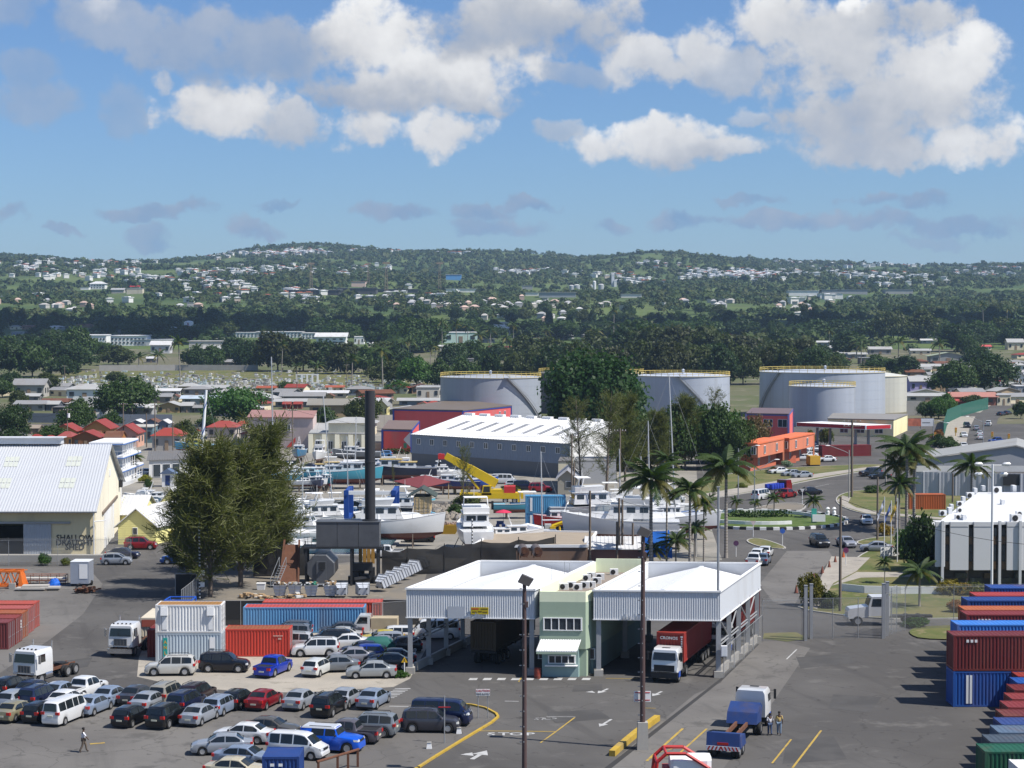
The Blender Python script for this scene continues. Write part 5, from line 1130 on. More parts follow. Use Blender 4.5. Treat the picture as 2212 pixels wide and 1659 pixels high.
lot([('suv',Z1,1415,885,183,srgb(206,204,196),'dented white off-roader in front of the grey container'),('suv',Z1,1862,858,-3,srgb(12,14,26),'black wrecked off-roader in front of the red container',False,(1,3)),('pickup',Z2,240,922,72,srgb(14,52,168),'bright blue pickup seen from behind on the gravel',True),('hatch',Z2,632,916,72,srgb(214,216,212),'white hatchback seen from behind on the gravel',True),
  ('sedan',Z2,850,858,188,srgb(122,126,130),'grey wrecked saloon with a bare rear hub',False,(1,)),('sedan',Z2,1152,908,184,srgb(158,162,162),'silver saloon at the front of the gravel lot'),('suv',Z2,690,730,184,WHT,'white off-roader in the middle of the gravel lot'),('suv',Z2,480,680,175,srgb(190,192,194),'silver off-roader half hidden by the red container'),
  ('suv',Z2,470,610,178,srgb(110,116,124),'grey off-roader behind the bright red container'),('wagon',Z2,480,560,178,srgb(86,90,98),'grey estate car in front of the light blue container'),('sedan',Z2,905,565,184,srgb(70,74,82),'dark grey saloon in front of the light blue container'),('sedan',Z2,890,612,184,srgb(190,190,186),'pale silver saloon in the second line of wrecks'),('suv',Z2,800,660,184,srgb(24,26,32),'black off-roader behind the white one'),('sedan',Z2,940,668,186,WHT,'white saloon beside the black off-roader on the gravel'),
  ('wagon',Z2,1320,610,186,WHT,'white hatchback nearest the white cab truck'),('sedan',Z2,1240,638,186,srgb(206,186,30),'white and yellow taxi in the line of wrecks'),('wagon',Z2,1240,662,186,SIL,'silver estate car in the line of wrecks'),('sedan',Z2,1215,690,187,srgb(134,136,140),'grey saloon next to the green-sheeted car'),
  ('sedan',Z2,1080,735,187,DBLU,'dark blue saloon beside the green-sheeted car'),('hatch',Z2,1090,768,187,srgb(16,54,150),'blue hatchback in the line of wrecks'),('sedan',Z2,990,790,187,srgb(150,150,156),'silver saloon in front of the blue hatchback'),('sedan',Z2,1320,800,187,srgb(20,28,50),'dark blue saloon in the canopy shade'),('sedan',Z2,1290,840,187,srgb(18,24,34),'black saloon in the canopy shade'),('hatch',Z2,1400,700,187,srgb(30,36,44),'dark hatchback under the canopy edge'),('van',Z2,1690,590,184,WHT,'white passenger van behind the canopy posts')])
p=pt(Z2(1170,712),0);t=thing('covered_car','car under a green sheet in the line of wrecks','car',p,R(187));V=VEH['hatch'];ob('body',V['body'],t,scale=(1.03,1.03,1.0),col=srgb(26,84,76));m=MB()
m.loft([[(x,y*w,z*h)for y,z in((-.95,.12),(-.93,.75),(-.62,1.0),(0,1.02),(.62,1.0),(.93,.75),(.95,.12))]for x,w,h in((-2.05,.8,.9),(-1.9,.95,1.05),(-1.3,1.0,1.52),(.3,1.0,1.54),(1.0,.98,1.1),(1.9,.95,.98),(2.05,.8,.8))],False,False);ob('sheet',m.mesh('sheet',mat('green_sheet',(.012,.10,.085),.8,0,.2,1.5),50),t)
for w in V['wheels']:ob('wheel',V['tyre'],t,w)
p=pt(Z2(1165,560),0);t=thing('box_truck','small white cab truck with a beige load box','truck',p,R(178));Q('cab',PAINT,t,'exty',[(.2,.5),(.2,2.1),(1.3,2.1),(1.75,1.35),(1.8,.5)],-.85,.85,col=WHT)
for s in(-1,1):Q('side_window',GLASS,t,'quad',(.45,s*.86,1.3),(1.55,s*.86,1.3),(1.2,s*.86,1.95),(.45,s*.86,1.95))
m=MB();m.quad((1.745,-.75,1.4),(1.745,.75,1.4),(1.35,.7,2.03),(1.35,-.7,2.03));m.v=[(x+.03,y,z)for x,y,z in m.v];EE('windscreen',m,GLASS,t)
Q('load_box',mat('beige_box',(.40,.33,.22),.8,0,.2,1),t,'box',-1.2,0,.75,2.6,1.75,1.1)
for w in VEH['van']['wheels']:ob('wheel',VEH['van']['tyre'],t,w)
SG='cars by the cream shed'
for k,x,y,hd,c,l in[('suv',1295,1252,2,srgb(132,16,26),'dark red off-roader in front of the yellow cottage'),('sedan',1130,1335,-6,srgb(34,36,62),'dark blue saloon behind the small silver hatchback'),('hatch',1072,1392,3,SIL,'small silver hatchback by the wire fence'),('pickup',1650,1385,183,srgb(28,74,150),'blue pickup behind the feathery trees')]:car(k,A1(x,y),hd,c,l,SG,'pickup' if k=='pickup' else 'car')
car('hatch',A1(1318,575),178,WHT,'white hatchback on the far quay by the palm',None)
RD='cars on the town roads'
for k,zf,x,y,hd,c,l,*r in[('van',A4,1553,1112,55,WHT,'white van on the road behind the red pickup'),('pickup',A4,1758,1096,50,srgb(140,20,26),'red and grey pickup following the loaded truck'),('sedan',A4,1950,1072,25,srgb(18,22,34),'dark saloon leaving the roundabout'),('sedan',A5,807,1308,-95,WHT,'white saloon coming round to the roundabout'),('suv',A5,430,1488,-80,srgb(20,24,28),'dark car waiting at the roundabout'),('sedan',A5,645,1490,-80,srgb(150,152,160),'silver saloon beside the dark car at the junction'),('sedan',A5,885,1530,172,srgb(160,164,174),'silver saloon by the white gate wall'),
   ('sedan',A5,100,905,205,WHT,'white saloon parked on the verge by the orange building'),('sedan',A5,205,925,205,SIL,'middle silver saloon parked on the verge'),('sedan',A5,290,938,205,SIL,'silver saloon nearest the road on the verge'),('jeep',A5,838,925,200,srgb(40,46,56),'dark blue off-road car coming down the road'),('sedan',A5,915,945,200,srgb(30,34,40),'dark saloon following the off-road car'),
   ('sedan',A4,1590,1570,75,WHT,'white saloon at the back of the kerbside line'),('hatch',A4,1530,1590,75,WHT,'second white car in the kerbside line'),('sedan',A4,1570,1630,75,srgb(96,108,128),'blue-grey saloon in the kerbside line'),('pickup',A4,1500,1640,75,WHT,'white pickup at the front of the kerbside line')]:car(k,zf(x,y),hd,c,l,RD,'van' if k=='van' else 'pickup' if k=='pickup' else 'car',small=True)
FAR='cars queueing on the far road'
for k,x,y,hd,c,l in[('sedan',1590,610,-95,WHT,'upper of the two white cars in the far queue'),('sedan',1590,698,-95,WHT,'lower white car of the far queue nearest the palms'),('sedan',1716,600,80,WHT,'upper white car in the far opposite lane'),('sedan',1722,628,80,WHT,'lower white car in the far opposite lane'),('pickup',1788,520,70,WHT,'white pickup on the far bend'),('suv',1615,535,-95,srgb(30,36,44),'dark car at the head of the far queue'),('sedan',1890,442,50,srgb(36,30,52),'purple-dark car far up the road'),('sedan',1940,432,50,srgb(30,30,48),'dark car farthest up the road'),('sedan',1690,555,80,SIL,'silver car in the far opposite lane'),('pickup',1860,660,200,srgb(20,60,140),'blue pickup behind the grey warehouse roof'),('sedan',1978,676,190,WHT,'white car right of the blue pickup by the warehouse'),('sedan',1845,690,190,WHT,'white car just behind the warehouse roof')]:car(k,A5(x,y),hd,c,l,FAR,'pickup' if k=='pickup' else 'car',small=True)
FS='white cars at the filling station'
for i,(x,y)in enumerate([(338,725),(420,725),(345,775),(295,795),(485,808)]):car('sedan',A5(x,y),[250,250,200,190,195][i],WHT,'white car parked between the orange building and the filling station',FS,small=True)
YD='cars in the boatyard'
for k,zf,x,y,hd,c,l in[('sedan',A3,260,1452,182,srgb(14,18,32),'black saloon by the yellow skip'),('suv',A3,1235,1050,-4,srgb(150,24,36),'red and white off-roader behind the blue container stack'),('suv',A3,1110,1032,-6,srgb(24,28,60),'dark blue off-roader beside the red one'),('hatch',A3,1030,1015,-6,WHT,'white car left of the dark blue off-roader'),('van',A3,935,985,-4,WHT,'white van behind the yellow crane boom'),('pickup',A3,330,905,185,WHT,'upper white pickup among the fishing boats'),('suv',A3,420,925,184,WHT,'white off-roader among the fishing boats'),('sedan',A3,490,925,184,WHT,'white car at the end of the fishing boats'),('hatch',A2,1635,560,178,srgb(90,140,190),'light blue car in front of the pink building'),('suv',A2,1285,556,5,srgb(190,190,186),'silver off-roader in front of the cream hall'),('pickup',A2,1645,1370,180,WHT,'white pickup behind the incinerator'),('sedan',A4,785,1215,185,WHT,'white car behind the moored yachts')]:car(k,zf(x,y),hd,c,l,YD,'van' if k=='van' else 'pickup' if k=='pickup' else 'car',small=True)
p=pt(A4(1690,1070),0);t=thing('loaded_truck','red truck loaded with blue drums on the road','truck',p,R(48));Q('cab',PAINT,t,'exty',[(1.2,.7),(1.2,2.6),(2.6,2.6),(3.0,1.7),(3.0,.7)],-1.05,1.05,col=srgb(130,22,30));Q('flatbed',BLACK,t,'box',-1.1,0,1.0,4.4,2.1,.18)
for i in range(5):
    for s in(-.55,.55):Q('drum',mat('blue_plastic',(.03,.06,.42),.45),t,'lathe',[(.01,0),(.36,0),(.38,.4),(.36,.85),(.01,.88)],12,(-2.8+i*.82,s,1.19))
Q('rear_window',GLASS,t,'quad',(1.19,-.8,1.9),(1.19,.8,1.9),(1.19,.8,2.45),(1.19,-.8,2.45))
truck_wheels(t,[(x,s*.95,0)for x in(-2.2,2.1)for s in(-1,1)])
# ---------------------------------------------------------------- incinerator plant
ip=gp(752,1262,0);inc=thing('incinerator','black incinerator plant with a tall chimney and raised tank','incinerator',ip);SOOT=mat('sooty_black',(.030,.031,.034),.5,.1,.25,.8,dirt=.3,dcol=(.07,.06,.055));SOOT2=mat('sooty_grey',(.10,.105,.115),.45,.2,.25,.8,dirt=.4,dcol=(.03,.028,.027))
def ix(u):return(u-752)*ip.y/F
x0,x1=ix(685),ix(822);zb,zt=up_to(ip,1178),up_to(ip,1126)
for i in range(3):w=(x1-x0)/3;Q('tank_panel',SOOT2,inc,'box',x0+w*(i+.5),.0,zb,w-.05,2.6,zt-zb)
Q('tank_lid',SOOT2,inc,'box',(x0+x1)/2,0,zt,x1-x0+.1,2.75,.1)
Q('platform',SOOT,inc,'box',(x0+x1)/2-.6,0,zb-.25,x1-x0+1.8,2.9,.22)
for x in(x0-1.2,(x0+x1)/2+.4,x1-.25):
    for y in(-1.2,1.2):Q('leg',SOOT,inc,'box',x,y,0,.26,.26,zb-.2)
hc=up_to(ip,844);m=MB();cx_=ix(800);m.lathe([(.62,0),(.62,7.0),(.65,7.02),(.65,7.15),(.62,7.17),(.60,hc-zt),(.50,hc-zt),(.5,hc-zt-.6)],20,(cx_,.1,zt));ob('chimney',m.mesh('chimney',mat('chimney_black',(.036,.036,.04),.5,.1,.2,.3,streak=True,dirt=.4,dcol=(.075,.065,.06)),40),inc)
Q('chimney_flange',SOOT,inc,'lathe',[(.95,0),(.95,.12),(.65,.14)],20,(cx_,.1,zt+.1))
bx_=ix(696);m=MB();bz=up_to(ip,1224);rr=1.75
m.loft([[(bx_+rr*k*math.cos(a),y,max(.1,bz+rr*k*math.sin(a)))for a in[2*math.pi*(i+.5)/8 for i in range(8)]]for y,k in((-1.9,.96),(-1.8,1),(3.4,1),(3.5,.9))]);EE('furnace',m,SOOT2,inc)
Q('furnace_door',SOOT2,inc,'box',bx_+.1,-2.0,.4,1.15,.2,2.6);m=MB();m.box(bx_+.2,-2.12,2.1,.7,.06,.8);m.lathe([(.3,0),(.3,.05),(.01,.06)],12,(bx_+.2,-2.1,2.0));EE('fire_port',m,BLACK,inc)
Q('step',STEEL,inc,'box',bx_+.2,-2.3,.25,1.9,.35,.12)
m=MB()
for i in range(6):m.box(x1-3.6+i*.62,1.4-(i%2)*.6,0,.7,.8,.8+(i*37%5)*.35)
m.box(x1-2.2,.6,1.6,2.4,1.2,.9);m.cyl((x1-3,-.6,.6),(x1-1.2,-.6,.9),.3,n=8);EE('machinery',m,SOOT,inc)
for i in range(4):Q('shutter_panel',mat('amber_panel',(.42,.23,.05),.7,0,.3,2),inc,'box',x1-2.55+i*.5,2.2,2.2,.42,.1,2.1)
m=MB()
for x in np.linspace(x0-1.4,x0-.1,4):m.cyl((x,-1.3,zb),(x,-1.3,zb+1.15),.03,n=4)
for z in(.55,1.12):m.cyl((x0-1.4,-1.3,zb+z),(x0-.1,-1.3,zb+z),.03,n=4)
EE('railing',m,SOOT,inc)
rx=ix(A2(890,0)[0]);p=Vector((ip.x+rx,ip.y-1.2,0));t=thing('loading_ramp','rusty steep hopper ramp beside the furnace','ramp',p)
Q('chute',RUST,t,'hexa',[(-1.15,-1.0,.1),(1.0,-1.0,.1),(1.0,-.8,.1),(-1.15,-.8,.1)],[(-.85,2.2,4.6),(.85,2.2,4.6),(.85,2.4,4.6),(-.85,2.4,4.6)])
for s in(-1.2,1.05):Q('side_beam',RUST,t,'hexa',[(s-.1,-1.15,0),(s+.1,-1.15,0),(s+.1,-.8,0),(s-.1,-.8,0)],[(s*.78-.1,2.05,5.2),(s*.78+.1,2.05,5.2),(s*.78+.1,2.4,5.2),(s*.78-.1,2.4,5.2)])
p=pt(A2(745,1612),0);t=thing('steel_steps','grey steel steps with handrails beside the rusty ramp','steps',p)
for i in range(9):Q('tread',STEEL,t,'box',.10+i*.11,i*.1,.25+i*.27,.8,.22,.05)
for s in(-.4,.4):m=MB();m.cyl((.05+s,0,.1),(1.0+s,.9,2.5),.05,n=5);m.cyl((.05+s,0,1.0),(1.0+s,.9,3.5),.04,n=5);m.cyl((1.0+s,.9,2.5),(1.0+s,.9,3.5),.04,n=5);m.cyl((.05+s,0,.1),(.05+s,0,1.0),.04,n=5);EE('handrail',m,STEEL,t)
def bin_mesh():
    m=MB();m.hexa([(-.52,-.45,.18),(.52,-.45,.18),(.52,.45,.18),(-.52,.45,.18)],[(-.78,-.62,1.35),(.78,-.62,1.35),(.78,.62,1.35),(-.78,.62,1.35)]);body=m.mesh('tub',mat('bin_plastic',(.52,.55,.60),.5,0,.1,1.5,dirt=.2))
    f=MB()
    for k in(-.6,0,.6):
        f.cyl((k*.82,-.47,.2),(k*1.25,-.66,1.36),.03,n=4);f.cyl((k*.82,.47,.2),(k*1.25,.66,1.36),.03,n=4)
    for z,q in((.55,.62),(.95,.72),(1.36,.80)):f.tube([(-q,-q*.83,z),(q,-q*.83,z),(q,q*.83,z),(-q,q*.83,z),(-q,-q*.83,z)],.035,4)
    w=MB()
    for x in(-.42,.42):
        for y in(-.35,.35):w.cyl((x,y-.05,.1),(x,y+.05,.1),.1,n=8)
    return body,f.mesh('cage',STEEL),w.mesh('castor',RUBBER)
BB,BF,BW=bin_mesh();BO=MB();BO.box(0,0,1.36,1.4,1.1,.01);BO=BO.mesh('opening',BLACK)
def wbin(p,label,tip=None,rubbish=None,rz=0,group=None,z=0):
    t=thing('waste_bin',label,'bin',(p.x,p.y,z+.01),R(rz),group)
    if tip is not None:t.rotation_euler=(R(tip),0,R(rz))
    ob('tub',BB,t);ob('cage',BF,t);ob('castor',BW,t);ob('opening',BO,t)
    if rubbish:
        rr=random.Random(int(p.x*100));m=MB()
        for i in range(26):
            m.k=rr.randrange(3);a,b,c=rr.uniform(-.6,.6),rr.uniform(-.5,.5),rr.uniform(1.3,1.62);m.box(a,b,c,rr.uniform(.15,.4),rr.uniform(.15,.4),rr.uniform(.05,.22),rr.random()*3)
        EE('rubbish',m,[mat('cardboard',(.36,.25,.14),.9,0,.2,2),mat('litter_white',(.62,.62,.6),.8,0,.1,2),mat(rubbish[0],rubbish[1],.8)],t)
ZI=zz(960,2060,.24412)
for i,(x,l,c)in enumerate([(512,'waste bin full of mixed rubbish, nearest the steel steps',('litter_brown',(.14,.10,.07))),(750,'waste bin heaped with white rubbish, second from the steps',('litter_grey',(.35,.35,.33))),(1010,'waste bin with green sheeting on top',('litter_green',(.05,.22,.15))),(1310,'waste bin holding torn cardboard',('litter_card',(.40,.28,.16)))]):wbin(pt(ZI(x,1035),0),l,None,c,4,'waste bins')
for i,(x,l)in enumerate([(1500,'empty bin tipped on its side, left of the two'),(1845,'empty bin tipped on its side, nearest the stacked bins')]):
    p=pt(ZI(x,1040),0);wbin(p+Vector((0,-.9,0)),l,-78,None,8,'waste bins',.7)
for i in range(6):
    a=pt(A2(1590+i*62,1650-i*31),0);t=thing('waste_bin','silver bin lying nested in the row of tipped bins','bin',(a.x,a.y+.2,.75),0,'row of nested tipped bins');t.rotation_euler=(R(-62),0,R(-38));ob('tub',BB,t);ob('cage',BF,t);ob('castor',BW,t);ob('opening',BO,t)
p=pt(ZI(212,920),0);t=thing('crate','white plastic crate on the ground by the steps','crate',p);Q('tub',WHITE,t,'hexa',[(-.42,-.3,0),(.42,-.3,0),(.42,.3,0),(-.42,.3,0)],[(-.5,-.36,.7),(.5,-.36,.7),(.5,.36,.7),(-.5,.36,.7)]);Q('lid',WHITE,t,'box',0,0,.7,1.06,.78,.08)
for i,(x,y,w,l)in enumerate([(70,1050,2.6,'heap of flattened cardboard and sacks at the yard edge'),(720,1050,1.6,'small pile of broken cardboard in front of the bins')]):
    p=pt(ZI(x,y),0);t=thing('rubbish_heap',l,'heap',p);rr=random.Random(i)
    for k,(nm,mt_)in enumerate((('cardboard',MATS['cardboard']),('sack',MATS['litter_white']))):
        m=MB()
        for q in range(22 if k==0 else 8):a,b=rr.gauss(0,w*.4),rr.gauss(0,.5);m.box(a,b,max(0,.55-abs(a)/w*.5)*rr.random(),rr.uniform(.3,.8),rr.uniform(.2,.6),rr.uniform(.04,.25),rr.random()*3)
        ob(nm,m.mesh(nm,mt_),t)
def drape(name,label,uv,h,sagv=.5,mt=NET,seed=1):
    P=[pt(a,0)for a in uv];t=thing(name,label,'screen',P[0]);o=P[0];rr=random.Random(seed);m=MB();vs=[];cols=0
    for a,b in zip(P,P[1:]):
        n_=max(3,int((b-a).length/1.2))
        for i in range(n_+(b is P[-1])):
            c=a.lerp(b,i/n_)-o;s=1-4*(i/n_)*(1-i/n_)*sagv*rr.uniform(.2,1)
            for k in range(5):vs.append((c.x+rr.uniform(-.1,.1),c.y+math.sin(i*1.3+k)*.22,h*s*k/4))
            cols+=1
    m.a(vs,[(5*i+k,5*i+5+k,5*i+6+k,5*i+1+k)for i in range(cols-1)for k in range(4)]);ob('cloth',m.mesh('cloth',mt,60),t)
    for p in P:q=MB();c=p-o;q.cyl((c.x,c.y,0),(c.x,c.y,h+.3),.06,n=5);EE('post',q,BLACK,t)
drape('shade_screen','sagging black shade cloth screen round the boatyard',[(826,1246),(880,1243),(960,1238),(1040,1226),(1120,1222),(1200,1216)],3.4,.18)
drape('shade_screen','torn black netting left of the furnace',[(548,1246),(600,1245),(660,1243)],4.0,.55,seed=4)
drape('shade_screen','dark netting along the boatyard in front of the yachts',[(1200,1206),(1290,1198),(1400,1200)],1.6,.1,seed=6)
def banded(uv,vtop,label,n_=22):
    p=pt(uv,0);h=up_to(p,vtop);t=thing('banded_pole',label,'pole',p);m=MB();m.cyl((0,0,0),(0,0,h),.10,.08,8);ob('shaft',m.mesh('shaft',BLACK,40),t)
    for i in range(n_):m=MB();z=h*(i+.3)/n_;m.cyl((-.02,-.02,z),(-.02,-.02,z+h/n_*.45),.105,n=8);EE('white_band',m,WHITE,t)
    return t
b1=banded((432,1294),1096,'black and white banded pole in front of the feathery trees',26)
for z in(1.4,2.7):Q('notice_box',WHITE,b1,'box',.3,-.1,z,.45,.2,.55)
banded((551,1240),1128,'black and white banded pole left of the black netting',14);banded((1020,1222),1119,'black and white banded pole behind the white canopy',14)
p=gp(402,1286,0);t=thing('gate_leaf','open black sheeted gate leaf by the banded pole','gate',p);Q('sheet',BLACK,t,'box',0,0,.1,2.3,.12,2.3);Q('frame',STEEL,t,'tube',[(-1.2,-.1,0),(-1.2,-.1,2.5),(1.2,-.1,2.5),(1.2,-.1,0)],.05)
fence('mesh_fence','short pale mesh gate standing open by the banded pole',[(392,1322),(416,1302),(424,1292)],2.4,1.2,arms=False)
ap=zz(0,2180,.22905)
p=pt(ap(190,440),0);t=thing('crane_section','orange lattice crane sections lying on the apron','crane part',p);OR=mat('crane_orange',(.62,.14,.015),.5,0,.1,1.5,dirt=.15)
for k,(y,z)in enumerate(((0,.2),(0,1.9),(1.7,.2),(1.7,1.9))):Q('chord',OR,t,'box',-3.0,y,z,8.2,.2,.2)
for i in range(6):
    for y in(0,1.7):m=MB();a=-6.6+i*1.35;m.cyl((a,y,.3),(a+.68,y,2.0),.075,n=5);m.cyl((a+.68,y,2.0),(a+1.35,y,.3),.075,n=5);EE('lacing',m,OR,t)
    m=MB();a=-6.6+i*1.35;m.cyl((a,0,.3),(a+1.3,1.7,.3),.06,n=4);m.cyl((a,0,2.0),(a+1.3,1.7,2.0),.06,n=4);EE('lacing',m,OR,t)
Q('end_foot',OR,t,'hexa',[(.9,-.3,0),(1.5,-.3,0),(1.5,2.0,0),(.9,2.0,0)],[(.9,0,1.9),(1.1,0,1.9),(1.1,1.7,1.9),(.9,1.7,1.9)])
p=pt(ap(215,440),0);t=thing('concrete_block','square concrete block in front of the orange crane sections','block',p);Q('block',CONC,t,'box',0,0,0,.75,.7,.68);Q('lifting_loop',STEEL,t,'tube',[(-.1,0,.66),(-.1,0,.8),(.1,0,.8),(.1,0,.66)],.02,4)
p=pt(ap(610,470),0);t=thing('concrete_slab','pale concrete slabs laid on timbers on the apron','slab',p)
for i,(x,w,z)in enumerate(((-.6,3.4,.16),(1.6,2.2,.2),(-.2,3.0,.36))):Q('slab',CONC,t,'box',x,i*.35,z,w,1.5,.18,i*.06)
for x in(-1.8,-.4,1.2):Q('timber',WOOD,t,'box',x,.3,0,.2,1.6,.16)
p=pt(ap(740,370),0);t=thing('scaffold_rack','low rusty scaffold rack with pale boards on the apron','rack',p)
for x in np.linspace(-2.6,2.6,6):
    for y in(0,1.2):Q('upright',RUST,t,'cyl',(x,y,0),(x,y,1.15),.04,n=5)
for z in(.5,1.1):Q('rail',mat('faded_orange',(.38,.15,.08),.7),t,'tube',[(-2.6,0,z),(2.6,0,z),(2.6,1.2,z),(-2.6,1.2,z),(-2.6,0,z)],.04,4)
for z in(.25,.62):Q('board',mat('pale_board',(.5,.48,.43),.8,0,.2,2),t,'box',.1,.6,z,4.9,1.0,.1)
p=pt(ap(920,395),0);m=MB();rr=random.Random(3);vs=[]
for j in range(5):
    for i in range(9):a=2*math.pi*i/9;q=1-j/4.6;vs.append((.95*q*math.cos(a)*rr.uniform(.75,1.2),.6*q*math.sin(a)*rr.uniform(.8,1.2),[0,.35,.6,.75,.85][j]*rr.uniform(.8,1.15)))
m.a(vs,[(j*9+i,j*9+(i+1)%9,j*9+9+(i+1)%9,j*9+9+i)for j in range(4)for i in range(9)]+[tuple(range(36,45))]);tag(EE('tarpaulin',m,mat('blue_tarp',(.01,.12,.55),.55,0,.2,2),None,p),'crumpled bright blue tarpaulin on the apron','tarpaulin')
p=pt(ap(1360,400),0);t=thing('box_trailer','silver box trailer with a white door panel on the apron','trailer',p,R(0));Q('body',mat('silver_sheet',(.42,.46,.54),.35,.5,.1,1),t,'box',0,.9,.35,2.15,2.6,2.55);Q('door_panel',WHITE,t,'box',.45,-.42,.95,.95,.04,1.7)
Q('roof',CLAD,t,'box',0,.9,2.9,2.2,2.66,.07);Q('drawbar',BLACK,t,'box',0,-.8,.3,.14,1.4,.12)
for s in(-1,1):ob('wheel',VEH['hatch']['tyre'],t,(s*1.12,.9,.3),R(90)if False else R(90))
p=pt(ap(1430,520),0);t=thing('scrap_heap','heap of brown rusty scrap at the apron corner','heap',p);rr=random.Random(8)
for k in range(2):
    m=MB()
    for i in range(20):m.box(rr.gauss(0,.55),rr.gauss(.3,.3),rr.uniform(0,.55),rr.uniform(.3,1.0),rr.uniform(.1,.4),rr.uniform(.05,.25),rr.random()*3)
    EE('scrap_piece',m,RUST if k else mat('brown_scrap',(.17,.095,.06),.9,0,.3,2),t)
# ---------------------------------------------------------------- boats
HULL=mat('hull_paint',None,.35,0,.06,.6,coat=.3,dirt=.15)
def boat(kind,p,hd,L_,hull,label,bottom=(.16,.05,.04),cabin=(.72,.72,.71),roofc=None,hard=False,group=None,mast=None,beam=None,name=None,z=None):
    Bm=beam or(L_*.30 if kind!='skiff' else L_*.27);Fb={'fish':.115,'yacht':.13,'sail':.10,'skiff':.10}[kind]*L_;dr=.06*L_ if kind!='sail' else .07*L_
    zz_=(.9+dr if hard else-1.3)if z is None else z
    nm=name or{'fish':'fishing_boat','yacht':'motor_yacht','sail':'sailing_yacht','skiff':'skiff'}[kind]
    t=thing(nm,label,'boat',(p.x,p.y,zz_),R(hd),group)
    sts=[i/12 for i in range(13)]
    def sec(s):
        b=Bm/2*(1-max(0,(s-.42)/.58)**2.3)*(.84+.16*min(1,s/.4))+.02;zs=Fb*(.85+.65*s**2.4+.08*(1-s));zk=-dr*(1-max(0,(s-.72)/.28)**1.6)
        return(s-.5)*L_,b,zs,zk
    up,lo=MB(),MB();ru,rl=[],[]
    for s in sts:
        x,b,zs,zk=sec(s);c=b*(.86-.25*max(0,s-.5)*2);z1=max(zk+.05,.10*Fb);rake=.10*L_*max(0,s-.8)*5*.25
        ru.append([(x,c,z1),(x+rake*.5,b*.97,(z1+zs)/2),(x+rake,b,zs),(x+rake,-b,zs),(x+rake*.5,-b*.97,(z1+zs)/2),(x,-c,z1)])
        rl.append([(x,0.0,zk),(x,c*.8,(zk+z1)*.5),(x,c,z1),(x,-c,z1),(x,-c*.8,(zk+z1)*.5)])
    up.loft(ru);lo.loft(rl);ob('hull',up.mesh('hull',HULL,45),t,col=hull);ob('keel',lo.mesh('keel',HULL,45),t,col=bottom)
    g=MB()
    for sd in(-1,1):
        path=[]
        for s in sts:x,b,zs,zk=sec(s);path.append((x+.10*L_*max(0,s-.8)*1.25,sd*b,zs+.03))
        g.tube(path,.05,4)
    EE('gunwale',g,FLAT,t,col=(.7,.7,.68))
    zd=Fb*.9
    def cab(x0,x1,w,z0,h,slope=.25,nw=3,roof=True,rc=None,nmn='cabin'):
        m=MB();m.hexa([(x0,-w/2,z0),(x1,-w/2,z0),(x1,w/2,z0),(x0,w/2,z0)],[(x0+slope*h*.2,-w/2*.9,z0+h),(x1-slope*h,-w/2*.88,z0+h),(x1-slope*h,w/2*.88,z0+h),(x0+slope*h*.2,w/2*.9,z0+h)]);c=ob(nmn,m.mesh(nmn,HULL),t,col=cabin)
        for sd in(-1,1):
            for i in range(nw):
                a=x0+(x1-x0-slope*h)*(i+.2)/nw+.1;b=x0+(x1-x0-slope*h)*(i+.85)/nw+.1;q=MB();y0,y1=w/2*.955+.015,w/2*.915+.015;q.quad((a,sd*y0,z0+h*.45),(b,sd*y0,z0+h*.45),(b,sd*y1,z0+h*.85),(a,sd*y1,z0+h*.85));EE('window',q,PANE,c)
        for i in range(2):
            q=MB();xx=lambda z:x1-slope*(z-z0)+.015;a,b=-w*.40+i*w*.42,-w*.40+i*w*.42+w*.36;q.quad((xx(z0+h*.45),a,z0+h*.45),(xx(z0+h*.45),b,z0+h*.45),(xx(z0+h*.85),b*.95,z0+h*.85),(xx(z0+h*.85),a*.95,z0+h*.85));EE('window',q,PANE,c)
            q=MB();xx0=x0+slope*h*.2*.6-.02;q.quad((xx0-.03,a,z0+h*.45),(xx0-.03,b,z0+h*.45),(xx0,b*.95,z0+h*.85),(xx0,a*.95,z0+h*.85));EE('window',q,PANE,c)
        if roof:Q('cabin_roof',HULL,t,'box',(x0+x1-slope*h)/2,0,z0+h,(x1-x0-slope*h)*1.12,w*1.0,.09,col=rc or cabin)
    if kind=='fish':
        cab(-.02*L_,.27*L_,Bm*.62,zd,.11*L_,.2,2,True,roofc);cab(-.22*L_,.0,Bm*.66,zd,.075*L_,.05,2,True,roofc,'deckhouse')
        m=MB();zt=zd+.11*L_
        for s in(-.35,.35):m.cyl((.04*L_,s,zt),(-.02*L_,s*.2,zt+.17*L_),.04,n=4)
        for k in(.3,.6):m.cyl((.04*L_*(1-k),-.35*(1-k*.8),zt+.17*L_*k),(.04*L_*(1-k),.35*(1-k*.8),zt+.17*L_*k),.03,n=4)
        EE('mast_frame',m,WHITE,t)
    elif kind=='yacht':
        m=MB();m.hexa([(-.1*L_,-Bm*.40,zd),(.36*L_,-Bm*.22,zd+.02*L_),(.36*L_,Bm*.22,zd+.02*L_),(-.1*L_,Bm*.40,zd)],[(-.1*L_,-Bm*.36,zd+.075*L_),(.26*L_,-Bm*.14,zd+.075*L_),(.26*L_,Bm*.14,zd+.075*L_),(-.1*L_,Bm*.36,zd+.075*L_)]);ob('foredeck',m.mesh('foredeck',HULL,40),t,col=cabin)
        cab(-.26*L_,.14*L_,Bm*.74,zd+.03*L_,.115*L_,.55,3)
